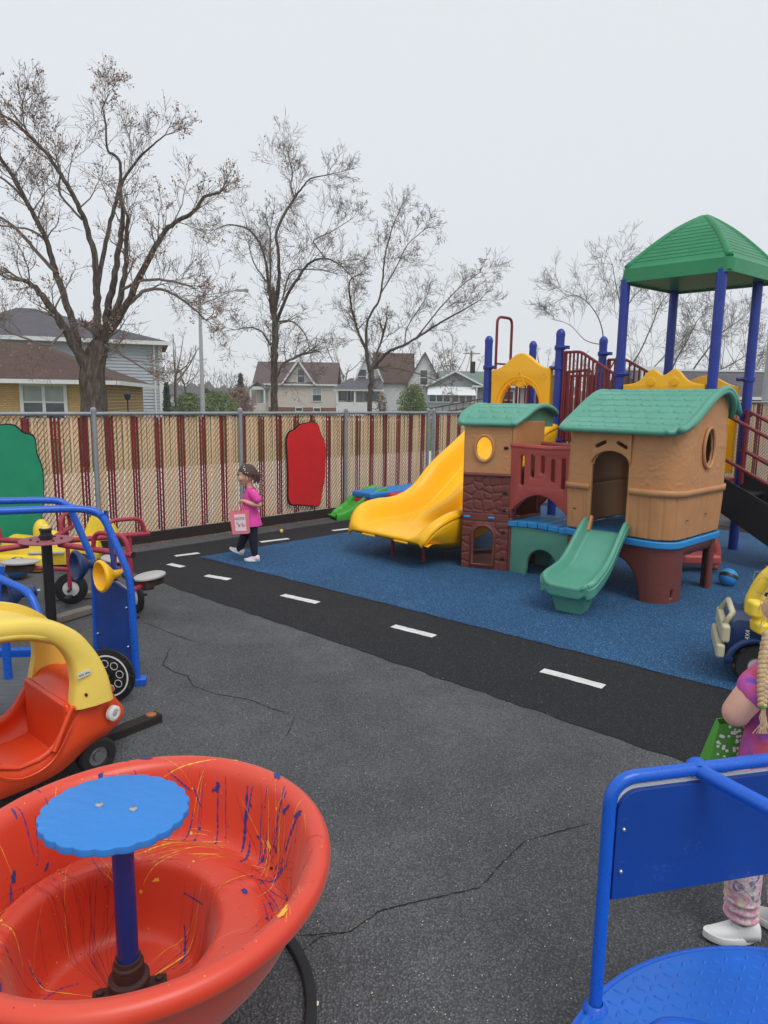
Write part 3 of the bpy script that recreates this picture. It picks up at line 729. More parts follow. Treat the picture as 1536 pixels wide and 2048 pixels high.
# slate grey bungalow with green roof and awnings
Y = 62.; R0 = T('grey_bungalow', 'grey clapboard bungalow with green roof and white window awnings behind the playset', 'house', (hw(Y, 960), Y, 0))
x0, x1 = hw(Y, 855), hw(Y, 1112); ze = hz(Y, 772, 950)
mb = MB(); mb.box(((x0 + x1) / 2, Y + 4, ze / 2), (x1 - x0, 8, ze)); O('wall', mb, 'sid_blue', R0, smooth=0)
g0, g1 = x0, hw(Y, 962); gm = hw(Y, 907); gz = hz(Y, 746, 910); f_ = Y - .6
mb = MB(); lap(mb, x0, x1, Y, 0, ze, .2, .04); lap(mb, g0, hw(Y, 950), f_, 0, ze, .2, .04)
lap(mb, g0, g1, f_, ze, gz, .2, .04, lambda z: (g0 + (gm - g0) * (z - ze) / (gz - ze), g1 - (g1 - gm) * (z - ze) / (gz - ze))); O('clapboard', mb, 'sid_blue', R0, smooth=0)['kind'] = 'stuff'
mb = MB(); mb.box(((g0 + hw(Y, 950)) / 2, Y - .28, ze / 2), (hw(Y, 950) - g0, .56, ze)); mb.add([(g0, f_, ze), (g1, f_, ze), (gm, f_, gz), (g0, Y, ze), (g1, Y, ze), (gm, Y, gz)], [(0, 1, 2), (3, 4, 5)]); O('gable_wall', mb, 'sid_blue', R0, smooth=0)
mb = MB(); gable_roof(mb, x0 + 1.5, x1, Y - .2, Y + 8, ze + .1, hz(Y, 742, 950), .4); O('roof', mb, 'sh_green', R0, smooth=0)
mb = MB(); gable_roof(mb, g0, g1, f_ - .1, Y + 4, ze, gz + .05, .25, 'y'); O('gable_roof', mb, 'sh_green', R0, smooth=0)
mb = MB(); mb.bar((g0 - .25, f_ - .42, ze - .1), (gm, f_ - .42, gz + .12), .06, .16); mb.bar((g1 + .25, f_ - .42, ze - .1), (gm, f_ - .43, gz + .12), .06, .16); mb.box(((gm + x1) / 2 + 1, Y - .95, ze - .05), (x1 - gm - 1, .1, .16)); O('eave_trim', mb, 'trim', R0, smooth=0)
mb = MB(); mb.box((hw(Y, 943), Y - .1, hz(Y, 742, 950) + .3), (.4, .4, 1)); O('chimney', mb, 'gap', R0, smooth=0)
for xx, ww in ((878, 1.75), (923, 1.75), (1083, .8)):
    cx = hw(Y, xx); zz = hz(Y, 797, 900); yy = f_ if xx < 950 else Y
    window(R0, cx, zz, ww, .55, yy - .03, sash=False, n=3 if ww > 1 else 1)
    mb = MB(); zt = zz + 1.0; w2 = ww / 2 + .15
    mb.add([(cx - w2, yy - .05, zt), (cx + w2, yy - .05, zt), (cx + w2 + .08, yy - .7, zt - .72), (cx - w2 - .08, yy - .7, zt - .72), (cx + w2, yy - .05, zt - .72), (cx - w2, yy - .05, zt - .72)], [(0, 1, 2, 3), (1, 4, 2), (0, 3, 5)])
    O('awning', mb, 'awn', R0, smooth=0, solid=.04)
window(R0, hw(Y, 1012), hz(Y, 800, 1000), 1.2, 1.5, Y - .03, n=1); 
mb = MB(); mb.box((hw(Y, 994), Y - .1, 1.3), (1.0, .1, 2.3)); O('door', mb, 'trim', R0, smooth=0)
for xx in (950, 980, 1032):
    mb = MB(); mb.box((hw(Y, xx), Y - .9, ze / 2), (.12, .12, ze)); O('porch_post', mb, 'trim', R0, smooth=0)
# ramp with handrail in front of the bungalow
RR = T('access_ramp', 'long wooden access ramp with dark handrail in front of the grey bungalow', 'ramp', (hw(50, 900), 50, 0))
y_ = 50.; a = at(858, 822, y_); b = at(968, 797, y_)
for z_, m_ in ((0, 'porch'), (-.45, 'porch'), (-.85, 'wood_pole')):
    mb = MB(); mb.bar((a.x, y_, a.z + .15 + z_), (b.x, y_, b.z + z_), .09, .1); O('handrail', mb, m_, RR, smooth=0)
for k in range(9):
    t = k / 8; p = a.lerp(b, t); mb = MB(); mb.box((p.x, y_, p.z / 2 + .03), (.09, .09, p.z + .1)); O('rail_post', mb, 'wood_pole', RR, smooth=0)
mb = MB(); mb.bar((a.x, y_ + .8, a.z - .7), (b.x, y_ + .8, b.z - .9), 1.5, .1); O('ramp_deck', mb, 'wood_pole', RR, smooth=0)
# brown brick building at right
Y = 34.; R0 = T('brick_hall', 'long low brown brick building with grey shingle roof behind the canopy posts', 'building', (hw(Y, 1460), Y, 0))
x0, x1 = hw(Y, 1318), hw(Y, 1800)
z1 = hz(Y, 795, 1450); z2 = hz(Y, 740, 1450)
mb = MB(); mb.box(((x0 + x1) / 2, Y + 5, z1 / 2), (x1 - x0, 9.9, z1)); O('brick_wall', mb, 'rbrick', R0, smooth=0)
mb = MB(); mb.add([(x0 - .3, Y - .3, z1), (x1, Y - .3, z1), (x1, Y + 5, z2 + .15), (x0 - .3, Y + 5, z2 + .15), (x0 - .3, Y + 10, z1), (x1, Y + 10, z1)], [(0, 1, 2, 3), (3, 2, 5, 4), (0, 3, 4)]); O('roof', mb, 'sh_grey', R0, smooth=0)
mb = MB(); mb.box(((x0 + x1) / 2, Y + 5, z2 + .2), (x1 - x0, .3, .1)); mb.box(((x0 + x1) / 2, Y - .36, z1 - .03), (x1 - x0, .1, .14)); O('gutter', mb, 'trim', R0, smooth=0)
mb = MB(); mb.box((hw(30, 1300), 30, hz(30, 750, 1300)), (.9, .1, .7)); mb.box((hw(30, 1300), 30.05, .9), (.1, .1, 1.9)); tag(recentre(O('notice_board', mb, 'trim', smooth=0)), 'small white notice board on a post seen between the maroon pickets', 'sign')
# distant low houses and tree line on the left
for i, (xa, xb, yt, ye, Yd, rf, lb) in enumerate([(340, 395, 775, 790, 105, 'sh_grey', 'small far white house with grey roof left of the light pole'), (395, 470, 776, 790, 120, 'sh_grey', 'long low far house behind the shrubs right of the light pole')]):
    r1 = T('far_house', lb, 'house', (hw(Yd, (xa + xb) / 2), Yd, 0)); a0, a1 = hw(Yd, xa), hw(Yd, xb)
    mb = MB(); mb.box(((a0 + a1) / 2, Yd + 4, hz(Yd, ye, 400) / 2), (a1 - a0, 8, hz(Yd, ye, 400))); O('wall', mb, 'sid_white', r1, smooth=0)
    mb = MB(); gable_roof(mb, a0, a1, Yd, Yd + 8, hz(Yd, ye, 400), hz(Yd, yt, 400), .4); O('roof', mb, rf, r1, smooth=0)
    window(r1, (a0 + a1) / 2, 1.6, 1.4, 1., Yd - .03)

# ================================================================ POLES
p = at(405, 800, 40); r1 = T('light_pole', 'tall slender grey street light pole beside the big tree', 'street light', (p.x, 40, 0)); zt = at(403, 588, 40).z
mb = MB(); mb.tube([(p.x, 40, 0), (p.x, 40, zt)], [.14, .08], 10); O('pole', mb, 'polegrey', r1)
mb = MB(); mb.tube([(p.x, 40, zt - .1), (p.x + 2.2, 39.5, zt + .15)], .03, 6); mb.tube([(p.x, 40, zt - .6), (p.x + 1.8, 39.5, zt + .05)], .025, 6); O('arm', mb, 'polegrey', r1)
mb = MB(); mb.box((p.x + 2.5, 39.4, zt + .14), (.7, .25, .12)); O('lamp_head', mb, 'polegrey', r1, bevel=.03)
p = at(940, 800, 110); zt = at(940, 702, 110).z; r1 = T('utility_pole', 'far wooden utility pole with crossarm above the green roof', 'utility pole', (p.x, 110, 0))
mb = MB(); mb.tube([(p.x, 110, 0), (p.x, 110, zt)], [.2, .14], 8); O('pole', mb, 'wood_pole', r1)
mb = MB(); mb.box((p.x, 109.8, zt - .4), (2.6, .15, .15)); O('crossarm', mb, 'wood_pole', r1, smooth=0)
p = at(1532, 800, 15); zt = at(1536, 640, 15).z; mb = MB(); mb.tube([(p.x + .05, 15, 0), (p.x + .05, 15, zt)], .13, 14)
tag(recentre(O('white_pole', mb, 'polegrey')), 'thick pale grey pole at the right edge of the fence', 'pole')
p = at(255, 800, 26); r1 = T('lamp_post', 'small black lantern post in front of the grey siding', 'lamp', (p.x, 26, 0)); zt = at(255, 800, 26).z
mb = MB(); mb.tube([(p.x, 26, 0), (p.x, 26, zt)], .03, 6); O('post', mb, 'black', r1)
mb = MB(); mb.lathe([(.05, 0), (.1, .04), (.13, .2), (.16, .21), (.05, .32), (.01, .34)], (p.x, 26, zt), 8); O('lantern', mb, 'black', r1)
# overhead wires
mb = MB(); 
for k in range(3):
    a, b = V(-60, 112, 9 + k), V(p.x * 0 + at(940, 800, 110).x, 110, at(940, 702, 110).z - .3 - .0 * k)
tag_w = None

# ================================================================ TREES
def tree_build(root, limbs, seed, Ymid, twig_len, levels, density, leafdens, leaf_mat='leaf', trunkmat='bark', twigmat='twig', minr=.006, spread=.5, up_=.25, leafsize=.05, kids=1.0):
    r_ = random.Random(seed); trunk = MB(); crown = MB(); leaves = MB(); tips = []
    def branch(p, d, L, r, lev):
        n = max(3, min(7, int(L / .25) + 2)); pts = [p]; rs = [r]; q = p.copy(); dd = d.copy()
        for i in range(n):
            dd = (dd + V(r_.gauss(0, 1), r_.gauss(0, 1), r_.gauss(0, 1)) * .16 + V(0, 0, up_ * .28)).normalized(); q = q + dd * (L / n); pts.append(q.copy()); rs.append(max(minr, r * (1 - .75 * (i + 1) / n)))
        crown.tube(pts, rs, 5 if r > .03 else (4 if r > .015 else 3), False)
        if lev > 0:
            k = max(1, int(round((3.2 + L * 2.0) * kids * r_.uniform(.7, 1.2))))
            for _ in range(k):
                t = r_.uniform(.25, 1); i = min(n - 1, int(t * n)); a = pts[i].lerp(pts[i + 1], t * n - i) if i < n else pts[-1]
                ax = (pts[i + 1] - pts[i]).normalized(); perp = ax.cross(V(r_.gauss(0, 1), r_.gauss(0, 1), r_.gauss(0, 1))).normalized()
                an = r_.uniform(.45, 1.05); nd = (ax * math.cos(an) + perp * math.sin(an)).normalized()
                branch(a, nd, L * r_.uniform(.38, .65) * (1.15 - .4 * t), max(minr, rs[i] * .6), lev - 1)
        if lev <= 1: tips.append(pts)
    for limb in limbs:
        # limb: list of (x, y, halfwidth px, depth offset), is trunk flag
        pix, flag = limb
        P = bez([at(x, y, Ymid + dy) for x, y, w, dy in pix], 5); W_ = []
        for i in range(len(pix) - 1):
            for k in range(5): W_.append((pix[i][2] + (pix[i + 1][2] - pix[i][2]) * k / 5) * (.76 if pix[0][2] > 28 else .56))
        W_.append(pix[-1][2] * .56); Rr = [max(minr, w / FPX * Ymid) for w in W_]
        for i in range(1, len(P) if Rr[0] < .3 else 0): P[i] = P[i] + V(r_.gauss(0, 1), r_.gauss(0, 1), r_.gauss(0, 1)) * min(Rr[i] * .18, .035)
        (trunk if flag else crown).tube(P, Rr, 14 if Rr[0] > .15 else 8 if Rr[0] > .05 else 5, True)
        Lt = sum((P[i + 1] - P[i]).length for i in range(len(P) - 1)); acc = 0
        for i in range(len(P) - 1):
            seg = (P[i + 1] - P[i]); acc += seg.length
            t = acc / Lt
            if flag and t < .55: continue
            num = density * seg.length * (.4 + t); k = int(num) + (r_.random() < num % 1)
            for _ in range(k):
                a = P[i].lerp(P[i + 1], r_.random()); ax = seg.normalized(); perp = ax.cross(V(r_.gauss(0, 1), r_.gauss(0, 1), r_.gauss(0, 1))).normalized(); an = r_.uniform(.5, 1.15)
                nd = (ax * math.cos(an) + perp * math.sin(an) + V(0, 0, .15)).normalized()
                branch(a, nd, twig_len * r_.uniform(.45, 1.2) * (1.1 - .35 * t), max(minr, min(Rr[i] * .32, .024)), levels)
        d = (P[-1] - P[-2]).normalized()
        for _ in range(3): branch(P[-1], (d + V(r_.gauss(0, 1), r_.gauss(0, 1), r_.gauss(0, 1)) * .4).normalized(), twig_len * r_.uniform(.3, .6), Rr[-1] * .8, levels)
    for pts in tips:
        if r_.random() > leafdens * (.3 + 1.4 * (noise.noise(pts[0] * .6) + .5)): continue
        for _ in range(r_.randint(1, 4)):
            p = pts[r_.randrange(1, len(pts))] + V(r_.gauss(0, .03), r_.gauss(0, .03), r_.gauss(0, .03)); s_ = leafsize * r_.uniform(.5, 1.2)
            a = V(r_.gauss(0, 1), r_.gauss(0, 1), r_.gauss(0, 1)).normalized(); b = a.orthogonal().normalized()
            leaves.add([p, p + a * s_ * .5 + b * s_ * .3, p + a * s_, p + a * s_ * .5 - b * s_ * .3], [(0, 1, 2, 3)])
    if trunk.v: O('trunk', trunk, trunkmat, root, smooth=60)
    O('crown', crown, twigmat, root, smooth=60)
    if leaves.v: o = O('leaves', leaves, leaf_mat, root, smooth=0); o['kind'] = 'stuff'
    return len(crown.f), len(leaves.f)
# big multi-stem tree, left
Yt = 17.5; b = at(190, 800, Yt)
r1 = T('bare_tree', 'biggest multi stemmed bare tree with a few brown leaves in front of the brick house', 'tree', (b.x, Yt, 0), group=None)
limbs = [
 ([(188, 925, 44, 0), (188, 860, 36, 0), (188, 800, 32, 0), (184, 755, 32, 0), (190, 715, 28, 0), (205, 680, 20, 0)], True),
 ([(180, 765, 20, 0), (160, 710, 19, -.2), (128, 655, 15, -.3), (100, 610, 12, -.5), (75, 580, 10, -.6), (48, 560, 7, -.8)], True),
 ([(160, 712, 14, -.1), (146, 650, 13, 0), (128, 590, 12, .3), (110, 540, 11, .5), (92, 480, 9, .6), (62, 420, 8, .6), (30, 360, 7, .5), (0, 315, 6, .4), (-20, 290, 5, .3)], True),
 ([(196, 700, 17, 0), (194, 640, 14, .2), (193, 585, 13, .3), (190, 520, 11, .3), (172, 450, 9, .2), (150, 400, 8, .1), (122, 350, 7, 0), (95, 310, 5, 0), (60, 275, 5, 0), (30, 245, 4, 0), (5, 230, 3, 0)], True),
 ([(193, 585, 9, .3), (208, 500, 8, .5), (225, 430, 7, .6), (240, 370, 6, .5), (238, 320, 5, .4), (215, 300, 4, .3), (212, 250, 3, .3), (206, 215, 2.2, .2), (215, 195, 1.5, .1)], True),
 ([(205, 690, 16, 0), (215, 620, 13, -.3), (228, 560, 11, -.5), (240, 480, 9, -.6), (246, 420, 7, -.6), (243, 370, 5, -.5), (275, 320, 4, -.5), (300, 295, 3, -.6), (330, 270, 2, -.6)], True),
 ([(210, 680, 13, 0), (235, 610, 11, -.4), (250, 540, 9, -.5), (253, 470, 7, -.7), (256, 430, 5, -.8)], True),
 ([(215, 670, 14, 0), (252, 610, 12, -.6), (290, 530, 10, -1), (320, 475, 8, -1.2), (350, 445, 7, -1.3), (385, 425, 6, -1.4), (408, 395, 5, -1.5), (440, 385, 3, -1.6)], True),
 ([(255, 610, 7, -.6), (285, 585, 6, -.9), (315, 578, 5, -1.1), (350, 590, 4, -1.3), (390, 620, 3, -1.4), (412, 640, 2.3, -1.5)], False),
 ([(245, 580, 5, -.6), (280, 562, 5, -.9), (330, 560, 4, -1.2), (380, 572, 3, -1.5)], False),
 ([(112, 545, 7, .4), (80, 510, 6, .2), (45, 470, 6, 0), (10, 440, 4, -.2), (-25, 425, 4, -.3)], False),
 ([(92, 480, 5, .6), (60, 460, 4, .8), (30, 455, 3, 1), (-10, 450, 3, 1)], False),
 ([(60, 420, 5, .6), (50, 400, 5, .8), (10, 360, 4, 1), (-20, 345, 3, 1.1)], False),
 ([(165, 440, 4, .2), (125, 395, 4, 0), (118, 375, 4, 0), (118, 330, 3, 0), (80, 290, 3, 0), (50, 255, 2.6, 0), (45, 205, 2, 0)], False),
 ([(50, 255, 3, 0), (25, 225, 2, 0), (5, 195, 1.5, 0)], False),
 ([(128, 655, 6, -.3), (100, 690, 3.5, -.9), (60, 680, 3, -1.2), (20, 665, 2, -1.5)], False),
 ([(210, 690, 4, -.2), (260, 720, 3, -.9), (300, 745, 2, -1.2)], False),
]
n1 = tree_build(r1, limbs, 11, Yt, 1.25, 2, 4.0, .38, kids=1.2, minr=.0036, leafsize=.062)
# middle tree
Yt = 25.; b = at(547, 800, Yt); r2 = T('bare_tree', 'tall single trunk bare tree standing above the fence left of the red painted board', 'tree', (b.x, Yt, 0))
limbs = [
 ([(546, 900, 15, 0), (546, 830, 13, 0), (547, 760, 12, 0), (549, 700, 12, 0), (549, 650, 11, 0), (545, 610, 9, 0)], True),
 ([(546, 640, 8, 0), (558, 560, 6, 0), (556, 500, 5, 0), (552, 470, 5, .2), (568, 430, 5, .3), (590, 395, 4, .3), (605, 375, 3, .3), (620, 358, 2.5, .2), (655, 350, 1.5, 0)], True),
 ([(590, 400, 3, .3), (582, 370, 2.6, .4), (585, 345, 2, .6), (577, 315, 1.3, .8)], False),
 ([(544, 625, 7, 0), (536, 560, 5, .3), (528, 510, 4, .5), (512, 475, 3.5, .6), (490, 455, 3, .7), (455, 450, 2, .8), (430, 460, 1.5, .8)], True),
 ([(540, 590, 4, -.3), (541, 520, 3.5, -.5), (540, 460, 2.5, -.6)], False),
 ([(555, 640, 6, 0), (575, 590, 5, -.4), (600, 550, 4.5, -.6), (620, 525, 4, -.8), (650, 517, 3, -.9), (680, 530, 2, -1), (700, 550, 1.5, -1)], True),
 ([(650, 517, 2.5, -.9), (635, 495, 2, -1), (628, 480, 2, -1.1), (660, 465, 1.6, -1.2), (700, 440, 1, -1.3)], False),
 ([(565, 600, 3.5, -.3), (575, 560, 3, .2), (590, 540, 2.5, .6), (640, 540, 2, .9), (665, 545, 1.3, 1)], False),
 ([(553, 645, 4, 0), (580, 642, 3, -.4), (600, 655, 2.6, -.6), (615, 680, 2, -.8), (622, 720, 1.3, -.8)], False),
 ([(540, 690, 4, 0), (525, 665, 3, .5), (500, 655, 2.5, .8), (470, 660, 1.5, 1)], False),
 ([(552, 760, 3.5, 0), (565, 730, 4, -.3), (590, 715, 4.5, -.4), (606, 708, 4, -.4)], False),
 ([(538, 570, 3, 0), (510, 530, 2.5, .5), (500, 500, 2, .7)], False),
]
n2 = tree_build(r2, limbs, 12, Yt, 1.55, 2, 4.0, .34, leaf_mat='bud', kids=1.2, minr=.0044, leafsize=.06)
Yt = 28.; b = at(741, 800, Yt); r3 = T('bare_tree', 'low forked bare tree leaning right in front of the white cottage', 'tree', (b.x, Yt, 0))
limbs = [
 ([(739, 880, 10, 0), (740, 800, 8.5, 0), (742, 760, 9, 0), (742, 735, 9, 0)], True),
 ([(740, 745, 7, 0), (732, 700, 5, 0), (715, 660, 4, .2), (702, 610, 3.5, .3), (698, 570, 3, .3), (705, 555, 2, .3)], True),
 ([(738, 740, 6, 0), (732, 680, 5, 0), (736, 640, 4, 0), (758, 600, 3.5, 0), (765, 560, 3, 0), (770, 510, 2.5, 0), (785, 455, 1.8, 0), (795, 430, 1.2, 0)], True),
 ([(763, 585, 2.5, 0), (790, 540, 2, -.3), (815, 490, 1.6, -.5), (855, 455, 1, -.6)], False),
 ([(748, 735, 6, 0), (775, 705, 5, -.4), (810, 690, 4, -.8), (850, 665, 3.5, -1), (890, 640, 3, -1.2), (935, 615, 2, -1.4), (960, 600, 1.3, -1.5)], True),
 ([(830, 680, 3, -.9), (865, 635, 2.5, -1), (890, 605, 2.3, -1), (925, 570, 1.8, -1), (960, 545, 1.2, -1)], False),
 ([(810, 690, 2.6, -.8), (815, 655, 2, -.6), (850, 600, 1.5, -.4)], False),
 ([(745, 720, 4, 0), (760, 690, 4, .4), (767, 665, 4.5, .4)], False),
 ([(731, 700, 3, 0), (722, 680, 3, .5), (716, 660, 3.4, .5)], False),
 ([(765, 735, 3, -.3), (800, 738, 2.6, -.8), (850, 752, 2, -1), (890, 770, 1.2, -1.1)], False),
]
n3 = tree_build(r3, limbs, 13, Yt, 1.4, 2, 3.8, .42, leaf_mat='bud', kids=1.15, minr=.0048, leafsize=.065)
# bare trees behind the playset
Yt = 40.; b = at(1190, 800, Yt); r4 = T('bare_tree', 'leafless many branched tree behind the maroon railings left of the canopy', 'tree', (b.x, Yt, 0))
limbs = [
 ([(1190, 850, 5, 0), (1192, 800, 4.5, 0), (1190, 770, 4, 0)], True),
 ([(1190, 775, 4, 0), (1205, 700, 2.6, 0), (1202, 650, 2, .3), (1180, 610, 1.6, .5), (1150, 590, 1.2, .7), (1120, 600, .9, .8)], True),
 ([(1192, 780, 3.5, 0), (1240, 700, 2.6, 0), (1245, 640, 2.2, 0), (1238, 600, 1.8, 0), (1230, 560, 1.3, 0), (1225, 530, 1, 0)], True),
 ([(1205, 690, 2, 0), (1170, 680, 1.5, .4), (1140, 650, 1.1, .6), (1110, 640, .8, .7)], False),
 ([(1225, 770, 3, 0), (1270, 720, 2.6, -.5), (1300, 660, 2, -.8), (1320, 610, 1.4, -1), (1345, 580, 1, -1)], True),
 ([(1240, 640, 1.8, 0), (1270, 590, 1.4, .4), (1300, 570, 1, .8)], False),
 ([(1230, 775, 3, 0), (1290, 750, 2.4, .5), (1340, 700, 1.8, 1), (1385, 660, 1.2, 1.5)], False),
]
n4 = tree_build(r4, limbs, 14, Yt, 2.6, 2, 2.8, 0, kids=1.0, minr=.007, twigmat='twig')
Yt = 44.; b = at(1340, 800, Yt); r5 = T('bare_tree', 'dense brown bare tree under the right end of the green canopy', 'tree', (b.x, Yt, 0))
limbs = [
 ([(1350, 850, 5, 0), (1352, 790, 4.5, 0)], True), ([(1352, 795, 4, 0), (1400, 720, 2.6, 0), (1440, 670, 1.8, 0), (1480, 640, 1, 0)], True), ([(1352, 795, 3.5, 0), (1390, 760, 2.6, .5), (1450, 735, 2, .8), (1510, 700, 1.2, 1)], True),
 ([(1352, 795, 3.5, 0), (1345, 740, 2.6, -.5), (1375, 680, 2, -.8), (1395, 640, 1.2, -.8)], False), ([(1352, 790, 3, 0), (1420, 780, 2.2, 0), (1500, 770, 1.5, 0), (1540, 760, 1, 0)], False),
]
n5 = tree_build(r5, limbs, 15, Yt, 2.8, 2, 3.4, .25, leaf_mat='bud', kids=1.0, minr=.007, leafsize=.09)
# generic smaller far trees: two models, each placed with its own label
def far_tree(x, ytop, Yd, seed, label, wid=1., mat='fartwig', dens=1.5, spread=45):
    b = at(x, 800, Yd); rr = T('far_bare_tree', label, 'tree', (b.x, Yd, 0), group='leafless trees in the distance')
    r_ = random.Random(seed); k = 900. / Yd / 20 
    h0 = 812; hh = h0 - ytop; lm = [([(x, h0 + 6, 3.2 * wid, 0), (x + r_.uniform(-3, 3), h0 - hh * .3, 2.6 * wid, 0), (x + r_.uniform(-5, 5), h0 - hh * .45, 2 * wid, 0)], True)]
    for i in range(6):
        a = r_.uniform(-1, 1) * .9; L = hh * r_.uniform(.4, .6); sx = x + r_.uniform(-2, 2); sy = h0 - hh * r_.uniform(.25, .45)
        lm.append(([(sx, sy, 1.7 * wid, 0), (sx + math.sin(a) * L * .5, sy - math.cos(a) * L * .45, 1.2 * wid, r_.uniform(-1, 1)), (sx + math.sin(a) * L * .85, sy - math.cos(a) * L, .7 * wid, r_.uniform(-2, 2))], False))
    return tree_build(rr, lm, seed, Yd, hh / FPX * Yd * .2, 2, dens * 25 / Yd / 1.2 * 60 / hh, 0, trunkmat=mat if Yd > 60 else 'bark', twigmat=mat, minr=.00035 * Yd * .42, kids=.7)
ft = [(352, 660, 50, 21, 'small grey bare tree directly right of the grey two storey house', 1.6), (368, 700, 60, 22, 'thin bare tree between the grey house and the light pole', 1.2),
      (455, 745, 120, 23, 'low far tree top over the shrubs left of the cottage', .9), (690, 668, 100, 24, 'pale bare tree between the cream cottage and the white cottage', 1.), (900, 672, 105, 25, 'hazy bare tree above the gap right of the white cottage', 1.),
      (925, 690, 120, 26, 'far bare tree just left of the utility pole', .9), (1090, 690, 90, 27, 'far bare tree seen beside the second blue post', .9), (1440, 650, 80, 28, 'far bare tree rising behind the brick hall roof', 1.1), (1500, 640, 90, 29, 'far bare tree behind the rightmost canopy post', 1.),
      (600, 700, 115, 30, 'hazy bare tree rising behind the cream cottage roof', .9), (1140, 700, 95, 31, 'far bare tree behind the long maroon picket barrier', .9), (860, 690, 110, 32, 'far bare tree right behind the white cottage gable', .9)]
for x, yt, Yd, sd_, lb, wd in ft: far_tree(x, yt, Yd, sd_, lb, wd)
# bushes
def bush(name, label, x, yb, w, h, Yd, mat, n, seed, leaf=.12, cat='shrub', cone=False):
    c = at(x, 800, Yd); zb = 0; s_ = Yd / FPX; Wm, Hm = w * s_, h * s_ + max(0, (1.68 - (yb - 800) * s_)) * 0
    zt = at(x, yb - h, Yd).z; rr = T(name, label, cat, (c.x, Yd, 0)); r_ = random.Random(seed); st = MB(); lf = MB()
    for i in range(14):
        a = r_.uniform(0, 6.28); rr_ = Wm / 2 * r_.uniform(.2, .8); st.tube([(c.x + math.cos(a) * .1, Yd + math.sin(a) * .1, 0), (c.x + math.cos(a) * rr_ * .6, Yd + math.sin(a) * rr_ * .6, zt * .5), (c.x + math.cos(a) * rr_, Yd + math.sin(a) * rr_, zt * r_.uniform(.7, .95))], [.03, .02, .008], 4, False)
    for i in range(n):
        t = r_.random(); a = r_.uniform(0, 6.28); q = r_.random() ** .45
        rad = (Wm / 2) * (math.sin(math.pi * min(.98, .12 + t * .86)) ** .5 if not cone else (1 - t) * 1.0 + .04) * q * (1 + .25 * math.sin(a * 3 + t * 5 + seed))
        p = V(c.x + math.cos(a) * rad, Yd + math.sin(a) * rad, zt * (t * .97 + .03) * (1 + .08 * math.sin(a * 4 + seed)))
        d = V(r_.gauss(0, 1), r_.gauss(0, 1), r_.gauss(0, 1)).normalized(); e = d.orthogonal().normalized(); l_ = leaf * r_.uniform(.5, 1.3)
        lf.add([p, p + d * l_ * .5 + e * l_ * .35, p + d * l_, p + d * l_ * .5 - e * l_ * .35], [(0, 1, 2, 3)])
    O('stems', st, 'bark', rr); o = O('foliage', lf, mat, rr, smooth=0); o['kind'] = 'stuff'
bush('green_shrub', 'rounded green bush in front of the white cottage wall', 827, 822, 58, 46, 45, 'shrub', 5200, 1, .13)
bush('bare_shrub', 'small reddish brown bare bush left of the rounded green bush', 763, 822, 26, 34, 46, 'shrub_brown', 900, 2, .12)
bush('green_shrub', 'wide green hedge bush just left of the light pole base', 375, 822, 60, 34, 60, 'shrub', 2600, 3, .18)
bush('green_shrub', 'green hedge bush right of the light pole', 435, 822, 70, 36, 58, 'shrub', 3000, 4, .18)
bush('bare_shrub', 'brown twiggy shrub mass left of the cottage steps', 480, 822, 48, 42, 62, 'shrub_brown', 2400, 5, .2)
bush('evergreen_tree', 'dark evergreen behind the brown shrubs, left of the cream cottage', 482, 815, 30, 62, 85, 'evergreen', 2600, 6, .3, 'tree', True)
bush('evergreen_tree', 'dark narrow evergreen at the corner of the grey two storey house', 334, 822, 20, 50, 44, 'evergreen', 1800, 7, .18, 'tree', True)
# far wood line
mb = MB(); r_ = random.Random(77)
for i in range(9000):
    x = r_.uniform(-150, 190); Yd = r_.uniform(150, 190); h_ = (3.2 + 2.6 * noise.noise(V(x * .08, 3, 0)) + 2.0 * noise.noise(V(x * .3, 9, 0))) * 1.15 + 3
    z = r_.random() ** .8 * h_; s_ = r_.uniform(.8, 2.2); d = V(r_.gauss(0, .5), 0, 1).normalized()
    mb.add([(x, Yd, z), (x + .14, Yd, z), (x + .07 + d.x * s_, Yd, z + d.z * s_)], [(0, 1, 2)])
for i in range(3000):
    x = r_.uniform(-150, 190); Yd = r_.uniform(150, 190); s_ = r_.uniform(.8, 2); z = r_.random() ** 2 * 4
    mb.add([(x - s_, Yd, z), (x + s_, Yd, z + r_.uniform(-1, 1)), (x + r_.uniform(-1, 1), Yd, z + s_)], [(0, 1, 2)])
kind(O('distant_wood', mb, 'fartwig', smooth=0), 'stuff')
print('TREES', n1, n2, n3, n4, n5)

# ================================================================ HAZE
hm = bpy.data.materials.new('haze_air'); hm.use_nodes = True; hm.node_tree.nodes.clear()
ho = hm.node_tree.nodes.new('ShaderNodeOutputMaterial'); hv = hm.node_tree.nodes.new('ShaderNodeVolumePrincipled'); hv.inputs['Color'].default_value = (.99, .995, 1, 1); hv.inputs['Density'].default_value = .0013; hv.inputs['Anisotropy'].default_value = .2
hm.node_tree.links.new(hv.outputs[0], ho.inputs['Volume']); K['haze_air'] = hm
mb = MB(); mb.box((0, 105, 14), (560, 285, 30.2)); kind(O('haze', mb, 'haze_air', smooth=0), 'stuff')

